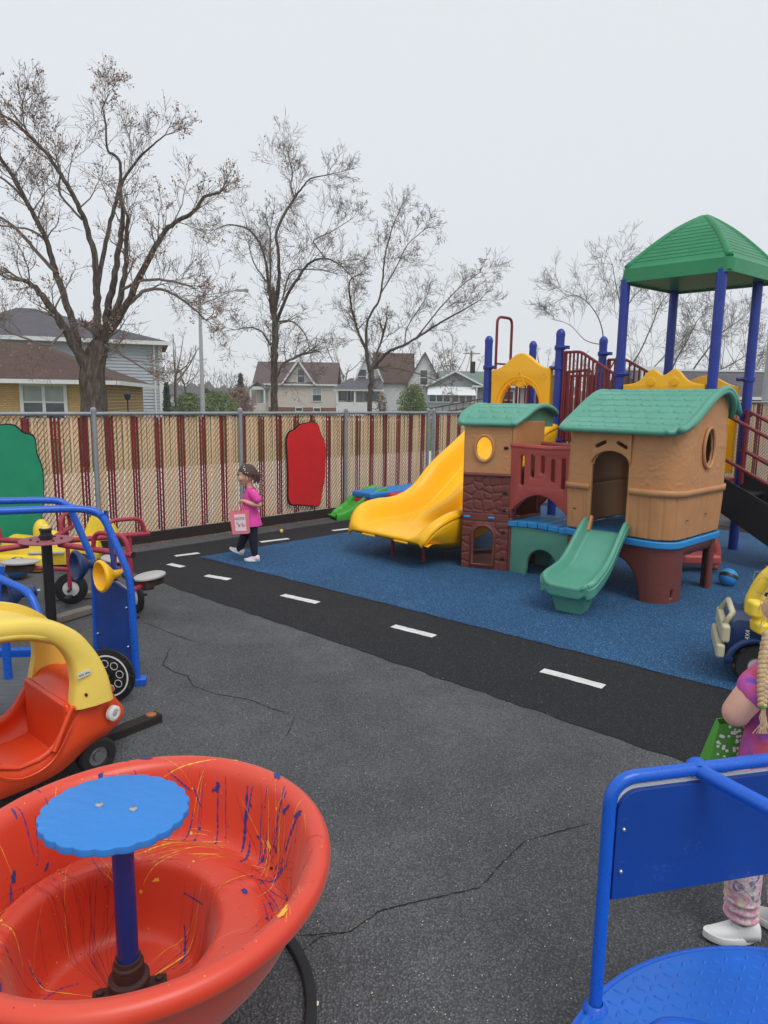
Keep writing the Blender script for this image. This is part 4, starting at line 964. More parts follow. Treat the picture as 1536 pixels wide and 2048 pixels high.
# ================================================================ BIG PLAYSET (one bolted structure)
PS = T('playset', 'large playset with navy posts, green canopy, wide yellow slide and maroon railings', 'playset', (2.6, 8.8, 0))
ga, gb = V(.74, .673, 0), V(-.673, .74, 0)
PA, PB, PC, PH = V(1.39, 9.6, 0), V(2.15, 8.76, 0), V(2.13, 10.27, 0), V(2.89, 9.43, 0)
PF, PD, PE, PG = V(3.42, 7.36, 0), V(4.13, 8.0, 0), V(2.68, 8.07, 0), V(3.49, 8.71, 0)
pr = .053
def post(p, z1, cap=True, collars=()):
    mb = MB(); mb.tube([p, p + V(0, 0, z1)], pr, 20); o = O('post', mb, 'navy_post', PS)
    if cap:
        mb = MB(); mb.lathe([(pr + .004, 0), (pr + .004, .03), (pr * .9, .06), (pr * .5, .085), (.001, .092)], p + V(0, 0, z1 - .02), 20); O('post_cap', mb, 'navy_post', o)
    for z, d in collars:
        mb = MB(); mb.lathe([(pr + .002, -.03), (pr + .014, -.025), (pr + .014, .025), (pr + .002, .03)], p + V(0, 0, z), 20)
        if d is not None:
            d = Vector(d).normalized(); e = V(-d.y, d.x, 0)
            for s_ in (-1, 1): mb.tube([p + V(0, 0, z) + e * s_ * .07, p + V(0, 0, z) + d * .11 + e * s_ * .02], .016, 8)
            mb.bar(p + d * .05 + V(0, 0, z), p + d * .13 + V(0, 0, z), .05, .04)
        O('collar', mb, 'navy_post', o, smooth=50)
post(PA, 2.50, True, [(2.15, PB - PA)]); post(PB, 2.52, True, [(2.36, PE - PB), (2.12, PA - PB), (1.22, PE - PB)]); post(PC, 2.5); post(PH, 2.5, True, [(2.34, PG - PH), (2.1, None)])
post(PE, 3.06, False, [(2.02, PF - PE)]); post(PF, 3.06, False, [(1.6, PE - PF)]); post(PG, 3.06, False); post(PD, 3.06, False, [(1.98, PG - PD), (1.58, PF - PD)])
# decks
def deck(cs, z, mat='mar'):
    mb = MB(); c = sum((Vector(q) for q in cs), V(0, 0, 0)) / 4
    cs = [c + (q - c) * .97 for q in cs]
    mb.add([q + V(0, 0, z) for q in cs] + [q + V(0, 0, z - .05) for q in cs], [(0, 1, 2, 3), (7, 6, 5, 4), (0, 4, 5, 1), (1, 5, 6, 2), (2, 6, 7, 3), (3, 7, 4, 0)]); O('deck', mb, mat, PS, smooth=0, bevel=.01)
deck([PA, PB, PH, PC], 1.12); deck([PE, PF, PD, PG], .86)
# steps between the decks with sloping railings
def picket_panel(a, b, prof_top, z_low, npk, name='railing', r=.013, rr=.018):
    """prof_top: list (t,z)"""
    mb = MB(); a, b = Vector(a), Vector(b)
    top = [a.lerp(b, t) + V(0, 0, z) for t, z in prof_top]; mb.tube(rounded(top, .06), rr, 10)
    low = [a.lerp(b, prof_top[0][0]) + V(0, 0, z_low[0]), a.lerp(b, prof_top[-1][0]) + V(0, 0, z_low[1])]
    m3 = MB(); m3.tube(low, rr, 10)
    rail = O(name, mb, 'mar', PS); O('lower_rail', m3, 'mar', rail)
    def zt(t):
        for (t0, z0), (t1, z1) in zip(prof_top, prof_top[1:]):
            if t0 <= t <= t1: return z0 + (z1 - z0) * (t - t0) / max(1e-6, t1 - t0)
    t0, t1 = prof_top[0][0], prof_top[-1][0]
    for i in range(npk):
        t = t0 + (t1 - t0) * (i + (.5 if 1 else 0)) / npk; zl = z_low[0] + (z_low[1] - z_low[0]) * (t - t0) / (t1 - t0)
        m2 = MB(); p = a.lerp(b, t); m2.tube([p + V(0, 0, zl), p + V(0, 0, zt(t))], r, 6, False); O('picket', m2, 'mar', rail)
    for t, z0 in ((t0, z_low[0]), (t1, z_low[1])):
        m2 = MB(); p = a.lerp(b, t); m2.tube([p + V(0, 0, z0 - .02), p + V(0, 0, zt(t))], rr, 8, False); O('railing_end', m2, 'mar', rail)
    return rail
uBE = (PE - PB).normalized() * .0
picket_panel(PB, PE, [(.09, 2.3), (.36, 2.3), (.93, 2.02)], (1.2, 1.02), 13)
picket_panel(PB + ga * .012, PE + ga * .012, [(.1, 2.06), (.5, 2.08)], (1.24, 1.22), 4)
picket_panel(PH, PG, [(.09, 2.26), (.36, 2.26), (.93, 1.98)], (1.16, .98), 11)
picket_panel(PC, PH, [(.1, 2.06), (.9, 2.06)], (1.2, 1.2), 9)
picket_panel(PA, PC, [(.1, 1.95), (.35, 1.95)], (1.2, 1.2), 3)
picket_panel(PA + (PC - PA) * .62, PC, [(.1, 1.95), (.8, 1.95)], (1.2, 1.2), 2)
for k in range(3):
    mb = MB(); p = PB.lerp(PE, .35 + .25 * k); q = PH.lerp(PG, .35 + .25 * k); mb.bar(p + V(0, 0, 1.05 - .07 * k), q + V(0, 0, 1.05 - .07 * k), .26, .04); O('step', mb, 'black', PS, smooth=0, bevel=.006)
# climbing loop
mb = MB(); c = PA.lerp(PC, .35) - ga * .0 + gb * .12; e = (PC - PA).normalized()
lp = [c - e * .04 + V(0, 0, .3), c - e * .04 + V(0, 0, 2.86), c + e * .29 + V(0, 0, 2.86), c + e * .29 + V(0, 0, .3)]
mb.tube(rounded(lp, .1, 8), .02, 10); O('climbing_loop', mb, 'mar', PS)
for k in range(8):
    mb = MB(); z = .4 + k * .26; mb.tube([c - e * .04 + V(0, 0, z), c + e * .29 + V(0, 0, z)], .014, 8); O('rung', mb, 'mar', PS)
# canopy roof
cc = (PE + PF + PD + PG) / 4 + V(.07, 0, 0); ex = (PF - PE).normalized(); ey = (PG - PE).normalized(); hw_ = .59
z0, z1, zp = 3.02, 3.19, 3.74
NP = 34
def canopy_pt(side, t, h, off=0):
    """h 0..1 from eave to peak; curved pyramid"""
    s_ = hw_ * (1 - h ** 1.55 * .93) if h < 1 else .0
    return s_
mb = MB(); rows = []
prof = [(hw_ * 1.0, z0), (hw_ * 1.01, z0 + .005), (hw_ * .985, z1 - .02), (hw_ * .955, z1)]
nstep = 10
def S_of(h): return hw_ * .955 * (1 - h) ** .72 * (1 - .0 * h) + .0
for k in range(nstep):
    h0 = .012 + .80 * k / nstep; h1 = .012 + .80 * (k + .86) / nstep
    zz0 = z1 + (zp - z1) * h0; zz1 = z1 + (zp - z1) * h1
    prof += [(S_of(h0) - .001, zz0), (S_of(h1), zz1), (S_of(h1) - .012, zz1 + .004)]
prof += [(S_of(.83), z1 + (zp - z1) * .83), (S_of(.9), z1 + (zp - z1) * .9), (S_of(.96), z1 + (zp - z1) * .965), (.03, zp)]
for s_, z in prof:
    q = []
    nn_ = 6
    rc_ = min(.07, s_ * .4)
    for (sx, sy) in ((1, 1), (-1, 1), (-1, -1), (1, -1)):
        a0 = {(1, 1): 0, (-1, 1): 90, (-1, -1): 180, (1, -1): 270}[(sx, sy)]
        for j in range(nn_ + 1):
            t = R(a0 + 90 * j / nn_); q.append(cc + ex * (sx * (s_ - rc_) + rc_ * math.cos(t)) + ey * (sy * (s_ - rc_) + rc_ * math.sin(t)) + V(0, 0, z))
    rows.append(q)
L_ = len(rows[0]); vs = [p for r in rows for p in r]; fs = [(i * L_ + j, i * L_ + (j + 1) % L_, (i + 1) * L_ + (j + 1) % L_, (i + 1) * L_ + j) for i in range(len(rows) - 1) for j in range(L_)]
fs.append(tuple((len(rows) - 1) * L_ + j for j in range(L_)))
mb.add(vs, fs); CN = O('canopy', mb, 'green', PS, smooth=24)
# hip ribs
for sx, sy in ((1, 1), (-1, 1), (-1, -1), (1, -1)):
    mb = MB(); P = []
    for k in range(14):
        h = .0 + .97 * k / 13; s_ = S_of(h) - .02; P.append(cc + ex * sx * s_ + ey * sy * s_ + V(0, 0, z1 - .012 + (zp - z1) * h))
    P.append(cc + V(0, 0, zp - .03)); mb.tube(P, [.04] * 10 + [.04, .038, .038, .04, .045], 10); O('hip_rib', mb, 'green', CN, smooth=180)
mb = MB(); mb.add([cc + ex * a * .59 + ey * b * .59 + V(0, 0, z0 + .03) for a, b in ((1, 1), (-1, 1), (-1, -1), (1, -1))], [(0, 1, 2, 3)]); O('canopy_lining', mb, 'green', CN, smooth=0, solid=.01)
# yellow arch panel over the slide (A-B)
def arch_panel(a, b, zb, name='arch_panel', z_of=1.0, opening=True, W_=1.0):
    d = (b - a); L = d.length - .19; d.normalize(); o = a + d * .095 + V(0, 0, zb); Mx = frame(o, d)
    H1, H2 = 1.02, 1.22
    out = [(0, 0), (0, H1 - .02), (.02, H1)]
    for k in range(17):
        t = k / 16; x = .02 + (L - .04) * t; out.append((x, H1 + (H2 - H1) * (.5 - .5 * math.cos(2 * math.pi * t)) ** 1.3))
    out += [(L - .0, H1 - .02), (L, 0)]
    if opening:
        w0 = .14; r_ = (L - 2 * w0) / 2
        arc = []
        for k in range(21):
            t = math.pi * k / 20; arc.append((L / 2 + r_ * math.cos(t) * (1.0), .42 + .44 * math.sin(t) ** .8))
        ring = out + [(L - w0 * .75, 0)] + [(L - w0 * .75, .1)] + [(L - w0 * .9, .3)] + arc + [(w0 * .9, .3), (w0 * .75, .1), (w0 * .75, 0)]
        # remove duplicates
        pn = O(name, plate(ring, [], .075, .014, Mx, 2), 'yellow', PS, smooth=40)
        # raised inner arch moulding and corner studs
        for dz in (-.041, .041):
            mb = MB(); P = [Mx @ V(L / 2 + (r_ + .055) * math.cos(math.pi * k / 24), .42 + .5 * math.sin(math.pi * k / 24) ** .8, dz) for k in range(25)]
            mb.tube([Mx @ V(L / 2 + r_ + .055, .12, dz)] + P + [Mx @ V(L / 2 - r_ - .055, .12, dz)], .007, 6); O('moulding', mb, 'yellow', pn)
            for xx in (.09, L - .09):
                mb = MB(); mb.lathe([(.045, 0), (.045, .006), (.03, .006), (.028, .001), (.001, .001)], (0, 0, 0), 4); mb.xf(Mx @ Matrix.Translation((xx, H1 - .1, dz * .9)) @ (Matrix.Identity(4) if dz > 0 else Matrix.Rotation(math.pi, 4, 'X'))); O('stud', mb, 'yellow', pn, smooth=0)
            mb = MB(); P = [Mx @ V(L / 2 + q, .93 - abs(q) * .7 + .05 * math.cos(q * 30), dz) for q in [(-.16 + .04 * k) for k in range(9)]]; mb.tube(P, .007, 6); O('moulding', mb, 'yellow', pn)
        # drip shape under the arch
        mb = MB(); rr_ = [(-.16, 0), (-.13, -.03), (-.09, -.02), (-.06, -.055), (0, -.075), (.06, -.055), (.09, -.02), (.13, -.03), (.16, 0), (.1, .05), (-.1, .05)]
        O('drip_ornament', plate([(L / 2 + x, .85 + y) for x, y in rr_], [], .05, .01, Mx), 'yellow', pn, smooth=0)
        return pn
    pn = O(name, plate(out, [], .06, .014, Mx, 2), 'yellow', PS, smooth=40); return pn
arch_panel(PA, PB, 1.10)
# solid side panel on the canopy deck (G-D), mirrored arch with a moulded frame
d = (PD - PG); L = d.length - .18; Mx = frame(PG + d.normalized() * .09 + V(0, 0, .9), d)
out = [(0, 0), (0, .98)] + [(L * k / 16, 1.0 + .13 * (.5 - .5 * math.cos(2 * math.pi * k / 16))) for k in range(17)] + [(L, .98), (L, 0)]
pn = O('side_panel', plate(out, [], .06, .012, Mx, 2), 'yellow', PS, smooth=40)
mb = MB(); mb.tube(rounded([Mx @ V(.08, .06, .034), Mx @ V(.08, .92, .034), Mx @ V(L - .08, .92, .034), Mx @ V(L - .08, .06, .034)], .08), .008, 6); O('moulding', mb, 'yellow', pn)
# double hump panel E-F
d = (PF - PE); L = d.length - .12; Mx = frame(PE + d.normalized() * .06 + V(0, 0, .9), d); out = [(0, 0), (0, .98)]
for k in range(41):
    t = k / 40; z = 1.0 + .14 * (math.exp(-((t - .36) / .12) ** 2) + math.exp(-((t - .64) / .12) ** 2)) * 1.0 + .03 * math.sin(math.pi * t); out.append((L * t, z))
out += [(L, .98), (L, 0)]
pn = O('hump_panel', plate(out, [], .06, .014, Mx, 2), 'yellow', PS, smooth=40)
for q in (.36, .64):
    mb = MB(); mb.lathe([(.05, 0), (.045, .012), (.02, .014), (.001, .014)], (0, 0, 0), 16); mb.xf(Mx @ Matrix.Translation((L * q, 1.03, .03)) @ Matrix.Rotation(0, 4, 'X')); O('button', mb, 'yellow', pn)
# wide yellow double slide
sd_ = V(-.645, -.765, 0); sc_ = V(.70, -.714, 0); sm = V(1.77, 9.18, 0)
import bisect
def interp(x, tab):
    if x <= tab[0][0]: return tab[0][1]
    for (a, b), (c, d_) in zip(tab, tab[1:]):
        if x <= c:
            t = (x - a) / (c - a); t = t * t * (3 - 2 * t) if False else t
            return b + (d_ - b) * t
    return tab[-1][1]
def smoothtab(tab, n=8):
    P = bez([V(a, b, 0) for a, b in tab], n); return [(p.x, p.y) for p in P]
bed = smoothtab([(0, 1.12), (.3, 1.08), (.65, .87), (1.1, .60), (1.45, .40), (1.8, .33), (2.2, .32), (2.4, .315), (2.58, .30), (2.68, .27)])
wal = smoothtab([(0, 1.4), (.3, 1.33), (.63, 1.16), (1.14, .90), (1.5, .64), (1.85, .54), (2.2, .535), (2.42, .50), (2.57, .42), (2.68, .27)])
div = smoothtab([(0, 1.24), (.3, 1.2), (.65, 1.02), (1.1, .78), (1.5, .57), (1.8, .48), (2.05, .42), (2.22, .33), (2.4, .315), (2.58, .30), (2.68, .27)])
HWs = .60
def slide_pt(u, v):
    t = 2.68 * v; w = (u * 2 - 1); zb, zw, zd = interp(t, bed), interp(t, wal), interp(t, div)
    hwv = HWs * (1 + .1 * max(0, (t - 1.2)) / 1.5) - (.13 * max(0, (t - 2.3) / .38) ** 2.5 if t > 2.3 else 0)
    a = abs(w); ln = (a - .45) / .45
    # cross section: lane floor, divider at centre, wall at edge
    f_wall = max(0, (a - .62) / .30); f_wall = min(1, f_wall); f_wall = f_wall * f_wall * (3 - 2 * f_wall)
    f_div = max(0, 1 - a / .17); f_div = f_div * f_div * (3 - 2 * f_div)
    z = zb + (zw - zb) * f_wall + (zd - zb) * f_div
    x = w * hwv
    if a > .93:
        q = (a - .93) / .07; z = zw - .035 * q * q * 1.0; x = math.copysign(hwv * (.93 + .07 * q) , w)
    return sm + sd_ * (t + .05 - .0 * a) + sc_ * x + V(0, 0, z)
mb = MB(); mb.grid(slide_pt, 56, 60); SL = O('yellow_slide', mb, 'yellow', PS, smooth=180, solid=.035, soff=1)
SL.modifiers['solid'].use_rim = True
# outer skirt hanging from the rim
def skirt(sg):
    def f(u, v):
        t = 2.66 * v; p = slide_pt(1.0 if sg > 0 else 0.0, t / 2.68); zb = interp(t, bed) - (.135 if t < 2.1 else .135 * (2.68 - t) / .58); q = p.copy(); q.z = p.z + (zb - p.z) * u
        return q - sc_ * sg * (.07 * u ** 1.5) + sc_ * sg * .012 * math.sin(u * math.pi)
    m = MB(); m.grid(f, 8, 50); return m
for sg in (-1, 1): O('side_skirt', skirt(sg), 'yellow', SL, smooth=180, solid=.02)
def under(u, v):
    t = 2.66 * v; w = u * 2 - 1; zb = interp(t, bed) - (.135 if t < 2.1 else max(.02, .135 * (2.68 - t) / .58)) - .09 * math.exp(-((t - 2.0) / .35) ** 2) * (1 - abs(w) ** 3)
    hwv = HWs * (1 + .1 * max(0, (t - 1.2)) / 1.5) - .06
    return sm + sd_ * (t + .05) + sc_ * w * hwv + V(0, 0, zb)
mb = MB(); mb.grid(under, 16, 40); O('slide_underside', mb, 'yellow', SL, smooth=180)
def belly(u, v):
    a = 2 * math.pi * u; r = 1 - .35 * v ** 2
    return sm + sd_ * (1.95 + .42 * math.cos(a) * r) + sc_ * (.10 + .45 * math.sin(a) * r) + V(0, 0, .30 - .17 * v)
mb = MB(); mb.grid(belly, 28, 6, True); mb.f.append(tuple(len(mb.v) - 28 + i for i in range(28))); O('slide_foot_moulding', mb, 'yellow', SL, smooth=60)
for sx in (-1, 1):
    mb = MB(); 
    for k in range(9):
        p = sm + sd_ * 2.735 + sc_ * (sx * .24 + (k - 4) * .022) + V(0, 0, .262); mb.sphere(p, .012, 8)
    O('grip_dots', mb, 'yellow', SL)
for px_, py_ in ((785, 1112), (847, 1125)):
    mb = MB(); p = gp(px_, py_); mb.tube([p + V(0, 0, 0), p + V(0, 0, .25)], .021, 10); O('slide_leg', mb, 'mar', PS)
# black stairs from the canopy deck
e1 = (PD - PF).normalized(); nf = V(e1.y, -e1.x, 0); 
if nf.y > 0: nf = -nf
st0 = PF + e1 * .08; st1 = PF + e1 * .86
for base, nm in ((st0, 'stair_side'), (st1, 'stair_side')):
    prof = [(0, .90), (.02, .93), (.12, .93), (1.25, .36), (1.25, .02), (1.05, .02), (.0, .62)]
    Mx = frame(base + nf * .05, nf); O(nm, plate(prof, [], .012, .002, Mx), 'black', PS, smooth=0)
for k in range(4):
    mb = MB(); p = nf * (.2 + .27 * k) + V(0, 0, .72 - .17 * k); mb.bar(st0 + p + e1 * .008, st1 + p - e1 * .008, .26, .03); O('stair_tread', mb, 'black', PS, smooth=0, bevel=.005)
for base in (st0, st1):
    mb = MB()
    for zz in (1.62, 1.17):
        a = base + nf * .07 + V(0, 0, zz); b = base + nf * 1.25 + V(0, 0, zz - .6); mb.tube([a - nf * .05, a, b, b + nf * .1 - V(0, 0, .05)], .018, 10)
    mb.tube([base + nf * .06 + V(0, 0, .8), base + nf * .06 + V(0, 0, 1.64)], .026, 10); mb.tube([base + nf * 1.22 + V(0, 0, .02), base + nf * 1.22 + V(0, 0, 1.03)], .02, 10); O('stair_handrail', mb, 'mar', PS)
mb = MB()
for zz in (1.62, 1.17):
    mb.tube([PD + e1 * .08 + V(0, 0, zz), PD + e1 * .08 + nf * 1.3 + V(0, 0, zz - .6)], .018, 8)
O('stair_handrail', mb, 'mar', PS)

# ================================================================ PLASTIC PLAYHOUSE CLIMBER
PH_ = T('playhouse', 'plastic climber with tan round house, brown stone tower, green roofs and small teal slide', 'playhouse', (2.0, 6.4, 0))
hc = V(2.40, 6.30, 0); h1 = V(.682, -.731, 0); h2 = V(.731, .682, 0)      # h1 along the door face (left to near), h2 along the gable face
HA, HB = .50, .52; RC = [.06, .20, .10, .06]
def house_ring(inset=0, n=10):
    """footprint anticlockwise as seen: starts at left-front corner, runs along the door face"""
    cs = [(-HA, -HB, RC[0]), (HA, -HB, RC[1]), (HA, HB, RC[2]), (-HA, HB, RC[3])]
    P = []
    for (x, y, r), a0 in zip(cs, (180, 270, 0, 90)):
        sx, sy = (1 if x > 0 else -1), (1 if y > 0 else -1); cx, cy = x - sx * r, y - sy * r
        for k in range(n + 1):
            t = R(a0 + 90 * k / n); P.append((cx + (r - inset) * math.cos(t), cy + (r - inset) * math.sin(t)))
    return P
class Path:
    def __init__(s, P, closed=True):
        s.P = P + ([P[0]] if closed else []); s.L = [0]
        for a, b in zip(s.P, s.P[1:]): s.L.append(s.L[-1] + math.hypot(b[0] - a[0], b[1] - a[1]))
        s.T = s.L[-1]
    def __call__(s, u):
        u = u % s.T if u < 0 or u > s.T else u
        i = min(max(bisect.bisect_right(s.L, u) - 1, 0), len(s.P) - 2); q = (u - s.L[i]) / max(1e-9, s.L[i + 1] - s.L[i]); a, b = s.P[i], s.P[i + 1]
        x, y = a[0] + (b[0] - a[0]) * q, a[1] + (b[1] - a[1]) * q; d = math.hypot(b[0] - a[0], b[1] - a[1]) + 1e-9
        return x, y, (b[1] - a[1]) / d, -(b[0] - a[0]) / d
def smooth_normals(path, u, e=.02):
    n = [path(u + k * e)[2:] for k in (-2, -1, 0, 1, 2)]; x = sum(q[0] for q in n); y = sum(q[1] for q in n); d = math.hypot(x, y) + 1e-9; return x / d, y / d
hp = Path(house_ring())
# find path lengths of door face and gable face
LA = 2 * HA - RC[0] - RC[1]; LB = 2 * HB - RC[1] - RC[2]
u_door0 = RC[0] * math.pi / 2; u_near0 = u_door0 + LA; u_near1 = u_near0 + RC[1] * math.pi / 2; u_g1 = u_near1 + LB
ZF, ZS, ZE = .56, .93, 1.47          # floor, plank top, eave
def stucco(u, z):
    p = V(u * 9, z * 9, 3.3); w = noise.noise(p + V(noise.noise(p * 1.3) * 1.6, noise.noise(p * 1.1 + V(5, 5, 5)) * 1.6, 0)); w2 = noise.noise(V(u * 26 + w * 2, z * 13, 7))
    return .0045 * (1 - min(1, abs(w) * 14)) + .0025 * (1 - min(1, abs(w2) * 8))
def plank(u, z):
    k = u / .105; f_ = abs(k - round(k)); return -.010 * max(0, 1 - f_ * 9) + .0018 * math.sin(z * 9 + math.floor(k + .5) * 2.1) + .001 * noise.noise(V(u * 60, z * 3, 1))
def roof_f(t):
    if t < .72:
        q = t / .72; return .18 * q + .82 * (q * q * (3 - 2 * q)) * 1.0
    q = (t - .72) / .28; return 1 - .62 * q * q
def roof_z(yl, front=True):
    """gable profile: yl = -HB..HB along h2"""
    t = (yl + HB) / (2 * HB); return ZE - .02 + roof_f(-.0 + .08 + .84 * t) * .36
def wall_fn(z0f, z1f, relief, off=0):
    def f(u, v):
        x, y, nx, ny = hp(u); nx, ny = smooth_normals(hp, u)
        z = z0f(x, y) + (z1f(x, y) - z0f(x, y)) * v
        r = off + (relief(u, z) if relief else 0)
        bul = .015 * math.sin(math.pi * min(1, max(0, (z - ZF) / .9)))
        return hc + h1 * (x + nx * (r + bul)) + h2 * (y + ny * (r + bul)) + V(0, 0, z)
    return f
DW0, DW1 = u_door0 + .185, u_door0 + .185 + .37    # doorway
win_u = u_near1 + LB * .50
def seg(u0, u1, zf0, zf1, relief, holes, name, mat, du=.0125, off=0, thick=.018, parent=PH_):
    fn = wall_fn(zf0, zf1, relief, off); Hh = .55
    g = gridwall(lambda u, v: fn(u0 + u, v / Hh), u1 - u0, Hh, du, holes); return O(name, g, mat, parent, smooth=180, solid=thick, soff=-1)
top = lambda x, y: roof_z(y) - .0
cst = lambda z: (lambda x, y: z)
end_u = hp.T
# stucco upper walls: left piece, gable piece, back
seg(0, DW0, cst(ZS), top, stucco, [], 'stucco_wall', 'tanp')
def vz(z): return (z - ZS) / .85 * .55
ZG = roof_z(0)
wn = [lambda u, v: (math.hypot((u - (win_u - DW1)) / .095, (v * (.62) / .55 - .295) / .115) - 1) * .08]
seg(DW1, u_g1 + .16, cst(ZS), top, stucco, wn, 'stucco_wall', 'tanp', du=.01)
seg(u_g1 + .16, end_u, cst(ZS), top, None, [lambda u, v: max(abs(u - .62) - .16, v - .2)], 'back_wall', 'tanp', du=.03)
# plank walls
seg(0, DW0, cst(ZF), cst(ZS), plank, [], 'plank_wall', 'tanp', off=.004); seg(DW1, u_g1 + .16, cst(ZF), cst(ZS), plank, [], 'plank_wall', 'tanp', off=.004, du=.01)
seg(u_g1 + .16, end_u, cst(ZF), cst(ZS), None, [lambda u, v: abs(u - .62) - .16], 'back_wall', 'tanp', du=.03)
def wbox(u0, u1, z0, z1, off, name, mat, parent=PH_, th=.02):
    g = MB(); fn = wall_fn(cst(z0), cst(z1), None, off); n = max(2, int((u1 - u0) / .02)); g.grid(lambda a, b: fn(u0 + (u1 - u0) * a, b), n, 2); return O(name, g, mat, parent, smooth=60, solid=th, bevel=0)
wbox(0.0, DW0, ZS - .005, ZS + .045, .012, 'wall_band', 'tanp'); wbox(DW1, u_g1 + .15, ZS - .005, ZS + .05, .012, 'wall_band', 'tanp')
# door header with two eyebrow slots
Lh = DW1 - DW0; o = hc + h1 * hp(DW0)[0] + h2 * hp(DW0)[1]; Mx = frame(o - h2 * (-.0) , h1); Mx.translation = o - h2 * .012 + V(0, 0, 0)
zt_ = roof_z(-HB) - .006
ring = [(0, zt_), (Lh, zt_), (Lh, 1.15)] + [(Lh / 2 + (Lh / 2 - .0) * math.cos(math.pi * k / 12), 1.15 + .13 * math.sin(math.pi * k / 12)) for k in range(1, 12)] + [(0, 1.15)]
hd = O('door_header', plate(ring, [slot(Lh * .23, 1.335, .115, .032, .45), slot(Lh * .77, 1.335, .115, .032, -.45)], .03, .006, Mx, 2), 'tanp', PH_, smooth=40)
mb = MB()
for cx, a in ((Lh * .23, .45), (Lh * .77, -.45)):
    P = [Mx @ V(x, y, -.018) for x, y in slot(cx, 1.335, .13, .046, a)]; mb.tube(P, .006, 6, closed=True)
P = [Mx @ V(Lh / 2 + (Lh / 2 - .012) * math.cos(math.pi * k / 16), 1.155 + .135 * math.sin(math.pi * k / 16), -.016) for k in range(17)]; mb.tube(P, .009, 6)
O('header_moulding', mb, 'tanp', hd)
# round window ring
def wp(u, z, off): return wall_fn(cst(z), cst(z), None, off)(u, 0)
wz = lambda u, v: None
mb = MB(); fnw = wall_fn(cst(ZS), top, None, .014); 
P = [fnw(win_u + .108 * math.cos(2 * math.pi * k / 28), (.295 + .128 * math.sin(2 * math.pi * k / 28)) / .62) for k in range(28)]; mb.tube(P, .014, 8, closed=True); O('window_ring', mb, 'tanp', PH_)
# small slots
for u, z in ((DW0 * .5, .74), (u_near1 + .05, .72), (u_near1 + .42, .74)):
    mb = MB(); mb.tube([wp(u - .015, z, .012), wp(u + .015, z, .012)], .004, 6); O('slot_mark', mb, 'gap', PH_)
# door jamb flares
for u, sg in ((DW0, -1), (DW1, 1)):
    mb = MB(); p = hc + h1 * hp(u)[0] + h2 * (hp(u)[1]); mb.bar(p + V(0, 0, ZF + .01) - h2 * .005, p + V(0, 0, 1.17) - h2 * .005, .03, .025, (h1.x, h1.y, 0)); O('door_jamb', mb, 'tanp', PH_, bevel=.006)
mb = MB(); p = hc + h1 * hp(DW0)[0] + h2 * hp(DW0)[1] - h2 * .04 + h1 * .03
mb.bar(p + V(0, 0, ZF + .12) + h2 * .04, p + V(0, 0, ZF - .0) - h2 * .06 + h1 * .03, .03, .06); O('door_wedge', mb, 'tanp', PH_, bevel=.008)
# back-inner posts seen through the door
mb = MB(); p = hc - h1 * .25 + h2 * .3; mb.box(p + V(0, 0, .9), (.12, .05, .66), Matrix.Rotation(R(-47), 3, 'Z')); O('inner_panel', mb, 'redp', PH_, bevel=.01)
for z in (.72, 1.0):
    mb = MB(); q = p - h2 * .04 + h1 * .04 + V(0, 0, z); mb.sphere(q, .022, 12); O('bolt', mb, 'chrome', PH_)
# floor and blue rim
ring2 = house_ring(-.022); mb = MB()
Mh = Matrix(((h1.x, h2.x, 0, hc.x), (h1.y, h2.y, 0, hc.y), (0, 0, 1, 0), (0, 0, 0, 1)))
mb.prism(ring2, .485, .545); mb.xf(Mh); O('floor_rim', mb, 'skyp', PH_, bevel=.012, seg=3)
for k in range(7):
    mb = MB(); x0 = -HB + .03 + k * .142; mb.prism([(-HA + .03, x0), (HA - .03 if 0 < k < 6 else HA - .12, x0), (HA - .03 if 0 < k < 6 else HA - .12, x0 + .136), (-HA + .03, x0 + .136)], .545, .558); mb.xf(Mh); O('floor_plank', mb, 'blue_board' if 0 else 'skyp', PH_, bevel=.003, seg=1)
# brown base with legs: near leg panel wraps the near corner
def base_leg(u0, u1, z1=.485, arch=None, name='leg'):
    fn = wall_fn(cst(0), cst(z1), None, -.01); hol = []
    if arch: hol = arch
    g = gridwall(lambda u, v: fn(u0 + u, v / z1), u1 - u0, z1, .0125, hol); return O(name, g, 'brown', PH_, smooth=180, solid=.05, soff=-1)
W0 = u_near0 - .30; Wl = u_near1 + .10 - W0
# the near leg: full height for the last .33 m, arched cut on its left
nl = base_leg(W0, W0 + Wl, arch=[lambda u, v: max(-(1), min(.33 - v if 0 else 1, 1)) if False else (math.hypot((u - .0) / .26, v / .37) - 1) * .26, lambda u, v: max(abs(u - (Wl - .16)) - .018, abs(v - .09) - .035)])
base_leg(u_g1 - .05, u_g1 + .18); base_leg(.0 - .0, .14, arch=None); base_leg(end_u - .5, end_u - .3)
fnb = wall_fn(cst(.40), cst(.485), None, -.02); mb = MB(); mb.grid(lambda a, b: fnb(end_u * a, b), 80, 1, True); O('base_apron', mb, 'brown', PH_, smooth=60, solid=.03, soff=-1)
